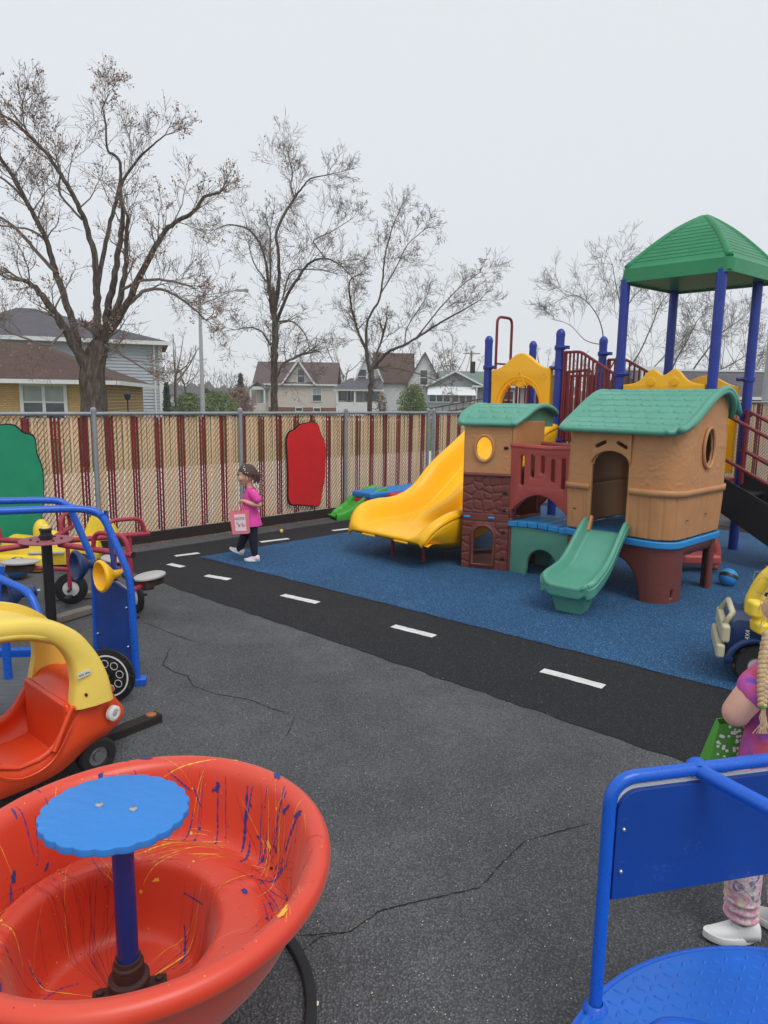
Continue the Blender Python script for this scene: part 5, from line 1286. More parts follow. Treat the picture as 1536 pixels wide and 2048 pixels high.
# roofs with moulded scalloped shingles
def shingle(a, b, cw=.105, rh=.085, amp=.0095):
    r = b / rh; k = math.floor(r); fr_ = r - k; x = a / cw + (.5 if k % 2 else 0); fx = x - math.floor(x) - .5
    edge = .28 + 0 * fx; d = math.hypot(fx * 1.0, max(0, (.55 - fr_)) * 1.0)
    inside = 1 if fr_ > .5 else (1 if (abs(fx) / .47) ** 2.6 + ((.5 - fr_) / .46) ** 2.6 < 1 else 0)
    inside = inside and abs(fx) < .462
    return amp * (1 - fr_ * .55) if inside else (.0 if fr_ < .5 else 0.001)
def barrel_roof(org, ax, ay, La, Lb, prof, name, over_a, flat=.05, parent=PH_, na=96, nb=96, cw=.105, rh=.085, arcs=None):
    """ax runs along the eave, ay across the ridge; prof(t)->(y,z) t in 0..1"""
    ts = [prof(i / 200) for i in range(201)]; Ls = [0]
    for p, q in zip(ts, ts[1:]): Ls.append(Ls[-1] + math.hypot(q[0] - p[0], q[1] - p[1]))
    def f(u, v):
        t = v; y, z = prof(t); s_ = interp(t, [(i / 200, Ls[i]) for i in (0, 200)]) if 0 else Ls[int(t * 200)] + (Ls[min(200, int(t * 200) + 1)] - Ls[int(t * 200)]) * (t * 200 % 1)
        x = (u * 2 - 1) * La; mrg = .075; dx = La - abs(x); dt = min(s_, Ls[-1] - s_)
        lift = shingle(x, s_ - .07, cw, rh) if dx > mrg and dt > mrg * .9 else 0
        rim = 0
        if dx < .055: rim = .012 * math.sin(math.pi * (dx / .055))
        e = .0; 
        y2, z2 = prof(min(1, t + .01)); y1, z1_ = prof(max(0, t - .01)); ny, nz = -(z2 - z1_), (y2 - y1); d = math.hypot(ny, nz) + 1e-9; ny, nz = ny / d, nz / d
        c = 1 - (1 - min(1, dt / .06)) ** 2 * .0
        return Vector(org) + ax * (x * (1 - .15 * max(0, 1 - t / .22) ** 2 * (abs(x) / La) ** 2 - .10 * max(0, (t - .85) / .15) ** 2)) + ay * (y + ny * (lift + rim)) + V(0, 0, z + nz * (lift + rim))
    mb = MB(); mb.grid(f, na, nb); ro = O(name, mb, 'teal', parent, smooth=180, solid=.028, soff=-1)
    # rolled edge
    m2 = MB(); P = [f(0, k / 40) for k in range(41)] + [f(k / 40, 1) for k in range(1, 41)] + [f(1, 1 - k / 40) for k in range(1, 41)] + [f(1 - k / 40, 0) for k in range(1, 40)]
    P = [p - V(0, 0, .012) for p in P]; m2.tube(P, .026, 10, closed=True); O('roof_rim', m2, 'teal', ro, smooth=180)
    return ro
def prof_house(t):
    y = -HB - .07 + (2 * HB + .12) * t
    z = ZE + .0 + .345 * roof_f(t)
    return y, z
barrel_roof(hc - h1 * .035 - h2 * .02, h1, h2, HA + .085, HB, prof_house, 'house_roof', .1, na=180, nb=180, cw=.135, rh=.105)
# ridge band across the gable side
mb = MB(); P = []
for k in range(30):
    y, z = prof_house(k / 29); P.append(hc + h1 * (HA + .045) + h2 * y + V(0, 0, z + .012))
mb.tube(P, .03, 10); O('roof_band', mb, 'teal', PH_, smooth=180)

# --- stone tower
tp = [(.80, 6.93), (1.24, 6.775), (1.62, 7.17), (1.35, 7.62), (.86, 7.50)]
class TP:
    pass
tpath = Path([tuple(q) for q in tp])
def tw_fn(u, z, off=0):
    x, y, nx, ny = tpath(min(max(u, 1e-4), tpath.T - 1e-4)); return V(x + nx * off, y + ny * off, z)
stone_seeds = []
_r = random.Random(4)
for j in range(11):
    for i in range(5): stone_seeds.append((i * .098 + _r.uniform(.01, .085) + (.03 if j % 2 else 0), j * .088 + _r.uniform(.015, .07)))
def stones(u, v):
    ds = sorted((math.hypot((u - a) * 1.0, (v - b) * 1.25) for a, b in stone_seeds))[:2]; e = ds[1] - ds[0]
    return .009 * min(1, max(0, (e - .008) / .012)) + .0015 * noise.noise(V(u * 40, v * 40, 0))
L0 = tpath.L[1]; L1 = tpath.L[2] - L0
ZT = .98
def tower_face(u0, u1, z0, z1, relief, holes, name, mat, du, thick=.03, off=0, parent=PH_):
    g = gridwall(lambda u, v: tw_fn(u0 + u, z0 + v, off + (relief(u, z0 + v) if relief else 0)), u1 - u0, z1 - z0, du, holes); return O(name, g, mat, parent, smooth=180, solid=thick, soff=-1)
cx = L0 * .47; arch0 = sd_arch(cx, .055, .20, .40)
def rel_low(u, z):
    a = arch0(u, z)
    if abs(z - .535) < .045: return .006 if abs(z - .535) < .04 else 0
    if a < .035: return .014
    if u > L0 - .075: return .004 + (.004 if (z * 9) % 1 < .8 else 0)
    return stones(u, z)
tower_face(.0, L0 - .0, 0, ZT, rel_low, [arch0, lambda u, v: max(abs(u - (L0 - .04)) - .014, abs(v - .40) - .0), ], 'stone_front', 'brown', .0085)
mb = MB(); P = [tw_fn(cx + .112 * math.cos(math.pi * k / 16), .345 + .112 * math.sin(math.pi * k / 16), .012) for k in range(17)]
mb.tube([tw_fn(cx + .112, .05, .012)] + P + [tw_fn(cx - .112, .05, .012)], .018, 8, closed=True); O('door_frame', mb, 'brown', PH_, smooth=180)
for uu in (.05, L0 - .17):
    mb = MB(); mb.tube([tw_fn(uu - .03, .535, .008), tw_fn(uu + .03, .535, .008)], .013, 8); O('slot_insert', mb, 'skyp', PH_)
for z in (.13, .40, .62, .80):
    mb = MB(); mb.tube([tw_fn(L0 - .062, z, .008), tw_fn(L0 - .02, z, .008)], .014, 8); mb2 = MB(); mb2.sphere(tw_fn(L0 - .022, z, .012), .008, 8)
    h_ = O('bolt_recess', mb, 'gap', PH_); O('bolt', mb2, 'chrome', h_)
tower_face(L0, L0 + L1 * .999, 0, .55, lambda u, z: .002, [lambda u, v: max(abs(u - .3) - .17, v - .38)], 'tower_side', 'brown', .02)
tower_face(L0, L0 + L1 * .999, .55, ZT, None, [lambda u, v: abs(u - .29) - .2], 'tower_side', 'brown', .02)
tower_face(L0 + L1, tpath.L[3], 0, ZT, None, [sd_arch(.26, .06, .4, .42)], 'tower_back', 'brown', .02)
tower_face(tpath.L[3], tpath.T, 0, ZT, None, [sd_arch(.25, .06, .34, .5)], 'tower_back', 'brown', .02)
tower_face(tpath.L[3] + .0, tpath.L[4], 0, .02, None, [], 'tower_sill', 'brown', .05)
mb = MB(); mb.add([(x, y, .03) for x, y in tp] + [(x, y, .0) for x, y in tp], [(0, 1, 2, 3, 4), (5, 6, 7, 8, 9)] + [(i, (i + 1) % 5, 5 + (i + 1) % 5, 5 + i) for i in range(5)]); O('tower_floor', mb, 'brown', PH_, smooth=0)
mb = MB(); mb.tube([tw_fn(u * (L0 + .02), ZT - .012, .006) for u in [k / 12 for k in range(13)]], .02, 8); O('tower_belt', mb, 'brown', PH_)
wv = sd_ell(L0 * .43, .25, .082, .118)
tower_face(0, L0, ZT, 1.47, lambda u, z: .0 + stucco(u, z) * .7, [wv], 'tower_wall', 'tanp', .0085)
mb = MB(); mb.tube([tw_fn(L0 * .43 + .092 * math.cos(2 * math.pi * k / 28), ZT + .25 + .128 * math.sin(2 * math.pi * k / 28), .008) for k in range(28)], .016, 8, closed=True); O('window_ring', mb, 'tanp', PH_)
mb = MB(); mb.tube([tw_fn(L0 - .07, 1.24, .003), tw_fn(L0 - .03, 1.24, .003)], .014, 8); O('bolt_recess', mb, 'gap', PH_)
tower_face(L0, L0 + L1 * .999, ZT, 1.5, None, [sd_arch(.30, -.5, .27, .78)], 'tower_wall', 'tanp', .012)
tower_face(L0 + L1, tpath.L[3], ZT, 1.5, None, [sd_ell(.26, .25, .2, .22)], 'tower_wall', 'tanp', .02)
tower_face(tpath.L[3], tpath.T, ZT, 1.5, None, [sd_ell(.3, .25, .22, .22)], 'tower_wall', 'tanp', .05)
tdir = V(.943, -.333, 0); tn = V(.333, .943, 0); tcen = V(1.25, 7.10, 0); tsd = V(.69, .724, 0)
def prof_tower(t):
    y = -.36 + .74 * t; z = 1.465 + .20 * math.sin(math.pi * (t * .82 + .02)) ** .85; return y, z
TR = barrel_roof(tcen, tdir, tsd, .32, .4, prof_tower, 'tower_roof', .1, na=110, nb=110, cw=.13, rh=.10)
mb = MB(); P = [prof_tower(k / 20) for k in range(21)]; base = tcen + tdir * .25
vs = [base + tsd * y + V(0, 0, z - .02) for y, z in P] + [base + tsd * y + V(0, 0, 1.44) for y, z in P]
mb.add(vs, [(i, i + 1, 22 + i, 21 + i) for i in range(20)]); O('roof_gable_fill', mb, 'teald', PH_, smooth=0, solid=.02)
# --- bridge between tower and house
bA, bB = V(1.25, 6.79, 0), V(1.74, 6.33, 0); d = (bB - bA); L = d.length; Mx = frame(bA, d)
def bridge_panel(org, name, bow=.0):
    Mx = frame(org, d); W = L
    low = [(W - W * k / 14, .74 + .13 * math.sin(math.pi * k / 14)) for k in range(15)]
    ring = [(0, 1.34), (.02, 1.37), (W * .25, 1.355), (W * .5, 1.35), (W * .75, 1.355), (W - .02, 1.37), (W, 1.34)] + [(W, .74)] + low[1:-1] + [(0, .74)]
    ring = [(x, y - .08 + (.08 if y < 1 else 0)) for x, y in ring]
    ring = [(x, (y if y > 1 else (.60 + (y - .74) * 1.6))) for x, y in ring]
    hs = []
    for k in range(5):
        x = W * (.2 + .165 * k); zc, hh = [(1.03, .29), (1.08, .22), (1.10, .17), (1.05, .22), (1.03, .29)][k]; hs.append(slot(x, zc, .042, hh))
    o = O(name, plate(ring, hs, .04, .01, Mx, 2), 'redp', PH_, smooth=40)
    mb = MB(); mb.tube(rounded([Mx @ V(-.01, 1.27, 0), Mx @ V(W * .5, 1.255, 0), Mx @ V(W + .01, 1.27, 0)], .2), .028, 10); O('bridge_rail', mb, 'redp', o)
    m2 = MB(); P = [Mx @ V(W * .06 + W * .88 * k / 16, .635 + .21 * math.sin(math.pi * k / 16), -.022) for k in range(17)]; m2.tube(P, .012, 6); O('bridge_arch_moulding', m2, 'redp', o)
    m3 = MB()
    for hh in hs: m3.tube([Mx @ V(x, y, -.02) for x, y in slot(sum(q[0] for q in hh) / len(hh), sum(q[1] for q in hh) / len(hh), .056, max(q[1] for q in hh) - min(q[1] for q in hh) + .014)], .005, 5, closed=True)
    O('slot_moulding', m3, 'redp', o); return o
bridge_panel(bA, 'bridge_panel'); bk = d.cross(V(0, 0, 1)).normalized()
if bk.y < 0: bk = -bk
bridge_panel(bA + bk * .50, 'bridge_panel')
# blue bridge deck: planks, slightly arched
for k in range(6):
    mb = MB(); t0, t1 = k / 6 + .004, (k + 1) / 6 - .004; zc = [.535, .55, .555, .555, .55, .535][k]
    p = bA.lerp(bB, t0) - bk * .03; q = bA.lerp(bB, t1) - bk * .03; r_ = bA.lerp(bB, t1) + bk * .56; s_ = bA.lerp(bB, t0) + bk * .56
    za = .52 + .018 * math.sin(math.pi * t0); zb_ = .52 + .018 * math.sin(math.pi * t1)
    mb.add([p + V(0, 0, za), q + V(0, 0, zb_), r_ + V(0, 0, zb_), s_ + V(0, 0, za), p + V(0, 0, za - .055), q + V(0, 0, zb_ - .055), r_ + V(0, 0, zb_ - .055), s_ + V(0, 0, za - .055)], [(0, 1, 2, 3), (7, 6, 5, 4), (0, 4, 5, 1), (1, 5, 6, 2), (2, 6, 7, 3), (3, 7, 4, 0)])
    O('bridge_plank', mb, 'skyp', PH_, bevel=.01, seg=2)
# green arched wall under the bridge
def gwall(org, name):
    Mx = frame(org, d); W = L + .02; r_ = .17; cxx = W * .56
    ring = [(0.02, 0), (.02, .46), (W, .46), (W, 0), (cxx + r_, 0), (cxx + r_, .1)] + [(cxx + r_ * math.cos(math.pi * k / 16), .1 + (r_ + .01) * math.sin(math.pi * k / 16)) for k in range(1, 16)] + [(cxx - r_, .1), (cxx - r_, 0)]
    o = O(name, plate(ring, [], .035, .008, Mx, 2), 'teald', PH_, smooth=40)
    mb = MB(); mb.tube([Mx @ V(cxx + r_ + .012, 0, -.012)] + [Mx @ V(cxx + (r_ + .012) * math.cos(math.pi * k / 20), .1 + (r_ + .02) * math.sin(math.pi * k / 20), -.012) for k in range(21)] + [Mx @ V(cxx - r_ - .012, 0, -.012)], .017, 8); O('arch_moulding', mb, 'teald', o, smooth=180)
    for k in range(9):
        a0 = math.pi * (.04 + .92 * k / 9); a1 = math.pi * (.04 + .92 * (k + .84) / 9); r0_, r1_ = r_ + .042, r_ + .088
        mb = MB(); q = [(cxx + r0_ * math.cos(a0), .11 + r0_ * math.sin(a0)), (cxx + r1_ * math.cos(a0), .11 + r1_ * math.sin(a0)), (cxx + r1_ * math.cos(a1), .11 + r1_ * math.sin(a1)), (cxx + r0_ * math.cos(a1), .11 + r0_ * math.sin(a1))]
        if max(x for x, y in q) > W: continue
        mb.prism(q, -.026, .0); mb.xf(Mx); O('arch_stone', mb, 'teald', o, bevel=.004, seg=1)
    mb = MB(); mb.bar(Mx @ V(0, .465, -.01), Mx @ V(W, .465, -.01), .06, .025); O('wall_cap', mb, 'teald', o, bevel=.006)
    mb = MB(); mb.tube([Mx @ V(.03, .02, -.02), Mx @ V(.03, .44, -.02)], .016, 8)
    for z in (.09, .3): mb.tube([Mx @ V(.02, z - .035, -.025), Mx @ V(.02, z + .035, -.025)], .028, 8)
    O('hinge_post', mb, 'teald', o); return o
gwall(bA + bk * .01, 'bridge_wall'); gwall(bA + bk * .48, 'bridge_wall')
# --- small teal slide from the house door
u_m = (DW0 + DW1) / 2; x_, y_, _, _ = hp(u_m); s0 = hc + h1 * x_ + h2 * (y_ - .02); sdir = (V(1.47, 5.36, 0) - s0); sL = sdir.length + .04; sdir.normalize(); scr = V(-sdir.y, sdir.x, 0)
if scr.x < 0: scr = -scr
print('SLIDE', s0, sL)
bed2 = smoothtab([(0, .575), (.08, .56), (.25, .46), (.45, .34), (.6, .29), (.75, .265), (.9, .262), (1.0, .255)])
wal2 = smoothtab([(0, .68), (.08, .675), (.25, .575), (.45, .45), (.6, .385), (.75, .355), (.9, .33), (1.0, .285)])
def sl2(u, v):
    w = u * 2 - 1; a = abs(w); t = v; zb, zw = interp(t, bed2), interp(t, wal2); f_ = min(1, max(0, (a - .60) / .25)); f_ = f_ * f_ * (3 - 2 * f_)
    hw2 = .205 + .02 * t + .02 * max(0, (t - .6) / .4) - .05 * max(0, (t - .9) / .1) ** 2; z = zb + (zw - zb) * f_
    if a > .86: z = zw - .035 * ((a - .86) / .14) ** 2
    endc = .05 * (1 - a * a) * max(0, (t - .8) / .2)
    return s0 + sdir * (sL * t + endc * .6) + scr * (w * hw2) + V(0, 0, z)
mb = MB(); mb.grid(sl2, 40, 50); S2 = O('teal_slide', mb, 'teal', PH_, smooth=180, solid=.03, soff=-1)
def sk2(u, v):
    """closed skirt round the slide's edge"""
    n = 3.0; q = v * n
    if q < 1: p = sl2(0, q); o_ = scr * -1
    elif q < 2: p = sl2(q - 1, 1); o_ = sdir
    else: p = sl2(1, 3 - q); o_ = scr
    tt = q if q < 1 else (1 if q < 2 else 3 - q)
    zz = p.z - (.10 + .0 * tt) * u
    return V(p.x, p.y, 0) - o_ * (.012 * u) + V(0, 0, max(.07, zz))
mb = MB(); mb.grid(sk2, 5, 90); O('slide_skirt', mb, 'teal', S2, smooth=180, solid=.012)
fc = s0 + sdir * (sL - .17); mb = MB()
q = [(-.13, -.10), (.13, -.10), (.13, .09), (-.13, .09)]
vs = [fc + scr * x * k + sdir * y * k2 + V(0, 0, z) for z, k, k2 in ((0, .8, .9), (.235, 1.3, 1.3)) for x, y in q]
mb.add(vs, [(3, 2, 1, 0), (4, 5, 6, 7), (0, 1, 5, 4), (1, 2, 6, 5), (2, 3, 7, 6), (3, 0, 4, 7)]); O('slide_foot', mb, 'teal', PH_, bevel=.015, seg=3)

# ================================================================ TOYS ON THE RUBBER AND BY THE FENCE
GS = T('toy_slide', 'low lime green plastic toy slide against the fence base', 'toy slide', tuple(gp(690, 1035)))
g0 = V(-.78, 9.45, 0); gd = V(.74, .67, 0)
g0 = gp(668, 1040); g1 = at(768, 992, 10.05); gd = V(g1.x - g0.x, g1.y - g0.y, 0); GL = gd.length; gd.normalize(); gx = V(-gd.y, gd.x, 0)
gb_ = smoothtab([(0, .05), (.1, .06), (.3, .12), (.5, .25), (.65, .31), (.8, .36), (1, .40)])
def gs(u, v):
    w = u * 2 - 1; z = interp(v, gb_); f_ = max(0, (abs(w) - .7) / .3) ** 1.0; return g0 + gd * (GL * v) + gx * (w * .19 + .1) + V(0, 0, z + .045 * min(1, f_ * 2) + .006 * math.sin(v * 60) * (1 - f_))
mb = MB(); mb.grid(gs, 20, 60); a_ = O('slide_bed', mb, 'lime', GS, smooth=180, solid=.03, soff=-1)
for w in (0, 1):
    ring = [(0, .0), (0, .07)] + [(GL * k / 12, interp(k / 12, gb_) + .035) for k in range(1, 13)] + [(GL, .17), (GL * .8, .2), (GL * .55, .08), (GL * .35, .0)]
    O('slide_side', plate(ring, [slot(GL * .6, .21, .14, .06, .3), slot(GL * .85, .29, .1, .05, .2)], .03, .006, frame(g0 + gx * (.1 + (w * 2 - 1) * .19), gd), 1), 'lime', a_, smooth=30)
TB = T('toy_climber', 'low toy climber with blue deck and red rounded ends behind the yellow slide', 'toy', tuple(at(790, 1000, 10.1).xy) + (0,))
c = V(TB.location.x, TB.location.y, 0); gz_ = V(.72, .69, 0)
mb = MB(); mb.bar(c - gz_ * .55 + V(0, 0, .34) + V(-.1, .12, 0), c + gz_ * .75 + V(0, 0, .36) + V(-.1, .12, 0), .42, .09); O('deck', mb, 'blue_disc', TB, bevel=.03, seg=3)
for k, s_ in ((-.3, 1), (-.52, -1.0)):
    mb = MB(); p = c + gz_ * k + V(.12 * s_, -.15 * s_, .33); mb.bar(p, p + gz_ * .34, .12, .11); O('red_end', mb, 'red', TB, bevel=.04, seg=3)
for k in (-.4, .6):
    mb = MB(); p = c + gz_ * k + V(-.1, .12, 0); mb.box(p + V(0, 0, .15), (.3, .3, .30), Matrix.Rotation(R(44), 3, 'Z')); O('support', mb, 'red', TB, bevel=.03)
def ball(name, label, c, r, mat, n=24):
    mb = MB(); mb.sphere((0, 0, 0), r, n); o = O(name, mb, mat); o.location = c; tag(o, label, 'ball'); return o
p = gp(37, 1158); ball('patterned_ball', 'blue play ball with small multicoloured patches beside the yellow toy car', p + V(0, 0, .105), .105, 'globe')
p = gp(1455, 1172); bb = T('two_tone_ball', 'light blue and black ball beside the rear leg of the playhouse', 'ball', tuple(p + V(0, 0, .085))); 
for nm, mt, z0_, z1_ in (('band', 'skyp', .28, 1.0), ('band', 'black', -.18, .28), ('band', 'skyp', -1, -.18)):
    mb = MB(); P = []
    for k in range(9):
        zz = z0_ + (z1_ - z0_) * k / 8; P.append((.085 * math.sqrt(max(1e-6, 1 - zz * zz)), .085 * zz))
    mb.lathe(P, (0, 0, 0), 28, Matrix.Rotation(R(24), 3, 'Y') @ Matrix.Rotation(R(-20), 3, 'X')); o = O(nm, mb, mt, bb, world=False, smooth=180)
p = gp(563, 1066); mb = MB(); mb.sphere((0, 0, 0), .022, 12, (1, 1, 1.2)); o = O('plastic_egg', mb, 'yellow_pale'); o.location = p + V(0, 0, .024); tag(o, 'tiny pale yellow plastic egg on the pavement by the fence', 'egg')
# red rocker toy behind the rear leg
RT = T('red_toy', 'curved red plastic toy half hidden behind the rear leg of the playhouse', 'toy', tuple(gp(1440, 1150)))
c = gp(1447, 1152) + V(-.12, .25, 0)
mb = MB(); P = bez([c + V(-.28, 0, .02), c + V(-.2, 0, .28), c + V(0, 0, .42), c + V(.14, 0, .22), c + V(.13, 0, .02)], 6); mb.tube(P, .05, 10); O('curved_shell', mb, 'redp', RT, smooth=180)
mb = MB(); mb.box(c + V(-.12, -.05, .14), (.5, .26, .1)); O('seat', mb, 'redp', RT, bevel=.03, seg=3)
mb = MB(); mb.tube([c + V(-.36, -.22, .24), c + V(-.22, -.22, .24)], .028, 10); O('handle', mb, 'redp', RT)
# orange play tub under the stairs
p = gp(1508, 1058); mb = MB(); mb.lathe([(.02, .0), (.22, .01), (.27, .06), (.30, .16), (.30, .24), (.28, .25), (.26, .18), (.2, .06), (.001, .05)], (0, 0, 0), 28, Matrix.Rotation(R(0), 3, 'Y')); o = O('orange_tub', mb, 'orange', smooth=50); o.location = p + V(.1, .25, .0); tag(o, 'low orange plastic tub on the blue rubber under the black stairs', 'tub')

# ================================================================ FOREGROUND SPINNING BOWL
bc = V(-.62, 1.61, 0)
BW = T('spinner_bowl', 'orange spinning play bowl spattered with blue and yellow paint at the lower left', 'spinner', bc)
RO = .475
# inner seat ledge: profile from rim down to ledge to foot well; ledge has four raised ribs
def bowl(u, v):
    a = 2 * math.pi * u
    P = bowl_prof; r, z = P(v)
    # oval foot well
    if r < .31:
        k = (.31 - r) / .31; 
    rib = sum(math.exp(-(((a - q + math.pi) % (2 * math.pi) - math.pi) / .035) ** 2) for q in (.5, 1.75, 3.3, 5.2))
    if .25 < r < .39: z += .014 * rib * math.sin(math.pi * (r - .25) / .14)
    k = min(1, max(0, (.40 - r) / .11)) ; k = k * k * (3 - 2 * k)
    return bc + V(r * math.cos(a) - .07 * k, r * math.sin(a), z)
prof_pts = [(.275, .075), (.33, .19), (.395, .33), (.448, .445), (.470, .475), (.490, .49), (.494, .51), (.486, .528), (.468, .536), (.448, .53), (.432, .51), (.418, .46), (.40, .38), (.39, .345), (.378, .318), (.366, .308), (.352, .314), (.335, .322), (.30, .318), (.275, .310), (.26, .29), (.248, .24), (.232, .15), (.21, .105), (.17, .094), (.0005, .09)]
PB_ = bez([V(a, b, 0) for a, b in prof_pts], 4)
def bowl_prof(v):
    q = v * (len(PB_) - 1); i = min(int(q), len(PB_) - 2); p = PB_[i].lerp(PB_[i + 1], q - i); return p.x, p.y
mb = MB(); mb.grid(bowl, 160, len(PB_) - 1, True); BO = O('bowl_shell', mb, 'splat', BW, smooth=180)
mb = MB(); mb.lathe([(.275, .076), (.24, .05), (.16, .04), (.12, .0)], bc - V(.07, 0, 0), 64); O('bowl_underside', mb, 'splat', BO, smooth=60)
mb = MB(); mb.lathe([(.1, .0), (.1, .07)], bc, 24); O('pivot', mb, 'rust', BW)
for (dx, dy) in ((.375 * math.cos(.62), .375 * math.sin(.62)), (.12, .1), (-.16, -.09)):
    mb = MB(); r = math.hypot(dx, dy); z = .326 if r > .3 else .0925; mb.lathe([(.006, 0), (.001, .0015)], bc + V(dx, dy, z), 12); O('drain_hole', mb, 'gap', BO)
# post, flange, table disc
pc = V(-.655, 1.60, 0)
mb = MB(); mb.tube([pc + V(0, 0, .11), pc + V(0, 0, .648)], .027, 28); O('table_post', mb, 'dark_tube', BW)
mb = MB(); mb.lathe([(.045, .12), (.047, .17), (.052, .185), (.052, .205), (.04, .21), (.039, .245), (.034, .25), (.033, .262), (.028, .262)], pc - V(0, 0, .03), 28); O('pipe_flange', mb, 'rust', BW)
mb = MB(); Mr = Matrix.Rotation(R(20), 3, 'Z'); mb.box(pc + V(0, 0, .099), (.19, .12, .016), Mr); FP = O('flange_plate', mb, 'rust', BW, bevel=.004)
for a in (-1, 1):
    for b in (-1, 1):
        mb = MB(); q = pc + Mr @ V(a * .075, b * .04, 0) + V(0, 0, .107); mb.lathe([(.011, 0), (.011, .009), (.007, .011), (.001, .011)], q, 6); O('flange_bolt', mb, 'rust', FP)
ring = []
for k in range(260):
    t = 2 * math.pi * k / 260; r = .168 + .0068 * abs(math.sin(11 * t)) ** .8 ; ring.append((r * math.cos(t) * 1.04, r * math.sin(t)))
dc = V(-.662, 1.585, .655)
Mx = Matrix.Translation(dc) @ Matrix.Rotation(R(-20), 4, 'Z') @ Matrix.Rotation(R(-3), 4, 'X')
TD = O('table_disc', plate(ring, [], .02, .0025, Mx, 2), 'blue_disc', BW, smooth=40)
for a, b in ((-.045, -.006), (.045, .012)):
    mb = MB(); mb.lathe([(.0105, 0), (.010, .003), (.006, .006), (.0035, .0065), (.0033, .004), (.0001, .004)], (0, 0, 0), 20); mb.xf(Mx @ Matrix.Translation((a, b, .010))); O('screw_head', mb, 'chrome', TD)
# paint flung into the bowl: thin ribbons lying on the plastic
def streaks(name, mat, n, seed, wmin, wmax, lmin, lmax, vr, blob=.1, straight=.9):
    r_ = random.Random(seed); m = MB(); e = 1e-3
    def srf(u, v):
        v = min(max(v, .02), .985); p = bowl(u % 1, v); du_ = bowl((u + e) % 1, v) - p; dv_ = bowl(u % 1, min(.99, v + e)) - p; nn_ = du_.cross(dv_)
        if nn_.length < 1e-12: return p, V(0, 0, 1)
        nn_.normalize(); c_ = bc + V(0, 0, .75); nn_ = nn_ if nn_.dot(c_ - p) > 0 else -nn_
        return p, nn_
    for k in range(n):
        u0_, v0_ = r_.random(), r_.uniform(*vr)
        if r_.random() < .7: cl_ = r_.choice(CLUS[seed % 3]); u0_, v0_ = cl_[0] + r_.gauss(0, .03), cl_[1] + r_.gauss(0, .05); dr_ = cl_[2] + r_.gauss(0, .25)
        else: dr_ = r_.uniform(0, math.pi)
        L_ = r_.uniform(lmin, lmax); w_ = r_.uniform(wmin, wmax) * (1 if r_.random() > .15 else 1.9); cur = r_.gauss(0, .3); nS = 14; A = []; B = []
        uu, vv = u0_, v0_; ph = r_.uniform(0, 6)
        for i in range(nS + 1):
            p, nn_ = srf(uu, vv); 0
            rr_ = max(.05, math.hypot(p.x - bc.x, p.y - bc.y)); a_ = dr_ + cur * (i / nS) * .5; st = L_ / nS
            if A: tdir_ = (p - lastp)
            else: q_, _ = srf(uu + .002 * math.cos(a_), vv + .002 * math.sin(a_)); tdir_ = q_ - p
            if tdir_.length < 1e-7: tdir_ = V(1, 0, 0)
            sd__ = nn_.cross(tdir_.normalized()).normalized(); ww = w_ * (.5 + .5 * math.sin(math.pi * i / nS)) * (.25 + 1.1 * abs(math.sin(ph + i * 1.3)) ** 2)
            A.append(p + nn_ * .0006 + sd__ * ww); B.append(p + nn_ * .0006 - sd__ * ww); lastp = p
            uu += st * math.cos(a_) / (2 * math.pi * rr_); vv += st * math.sin(a_) / .62
        kk = nS + 1; m.add(A + B, [(i, i + 1, kk + i + 1, kk + i) for i in range(nS)])
        if r_.random() < blob:
            p, nn_ = srf(uu, vv); b_ = r_.uniform(.0015, .0055); e1_ = nn_.orthogonal().normalized(); e2_ = nn_.cross(e1_)
            m.add([p + nn_ * .0008 + e1_ * b_ * math.cos(t * .785) * r_.uniform(.7, 1.2) + e2_ * b_ * math.sin(t * .785) * r_.uniform(.7, 1.3) for t in range(8)], [tuple(range(8))])
    for k in range(int(blob * 34)):
        cl_ = r_.choice(CLUS[seed % 3]); u0_, v0_ = cl_[0] + r_.gauss(0, .05), cl_[1] + r_.gauss(0, .09); p, nn_ = srf(u0_, v0_); e1_ = (srf(u0_ + .002 * math.cos(cl_[2]), v0_ + .002 * math.sin(cl_[2]))[0] - p).normalized(); e2_ = nn_.cross(e1_); b_ = r_.uniform(.003, .009); el_ = r_.uniform(1, 3); ns_ = r_.uniform(0, 50)
        m.add([p + nn_ * .0012 + (e1_ * el_ * math.cos(t * .349) + e2_ * math.sin(t * .349)) * b_ * (1 + .9 * noise.noise(V(math.cos(t * .349) * 2.2, math.sin(t * .349) * 2.2, ns_))) for t in range(18)], [tuple(range(18))])
    for k in range(n * 2):
        p, nn_ = srf(r_.random(), r_.uniform(*vr)); b_ = r_.uniform(.0005, .0018); e1_ = nn_.orthogonal().normalized(); e2_ = nn_.cross(e1_); m.add([p + nn_ * .0007 + e1_ * b_ * math.cos(t * 1.05) + e2_ * b_ * math.sin(t * 1.05) for t in range(6)], [tuple(range(6))])
    o = O(name, m, mat, BO, smooth=0); o['kind'] = 'stuff'; return o
CLUS = [[(.10, .45, 1.3), (.14, .43, 1.9), (.24, .45, 1.5), (.46, .45, 1.4), (.02, .6, .2), (.30, .46, 2.2)], [(.75, .93, 1.2), (.65, .9, .9), (.10, .40, 2.3), (.95, .4, .8), (.2, .62, .3), (.85, .9, 2.1), (.55, .75, 1.2)], [(.12, .85, 1.6), (.3, .8, 1.2), (.4, .7, 1.8), (.6, .65, 1.1), (.05, .55, .4)]]
streaks('blue_paint', 'paint_blue', 84, 0, .0007, .0034, .02, .11, (.22, .97), .6); streaks('yellow_paint', 'paint_yellow', 170, 1, .0004, .0012, .03, .2, (.2, .97), .3); streaks('dark_paint', 'paint_dark', 130, 2, .0003, .0006, .05, .2, (.2, .97), 0)
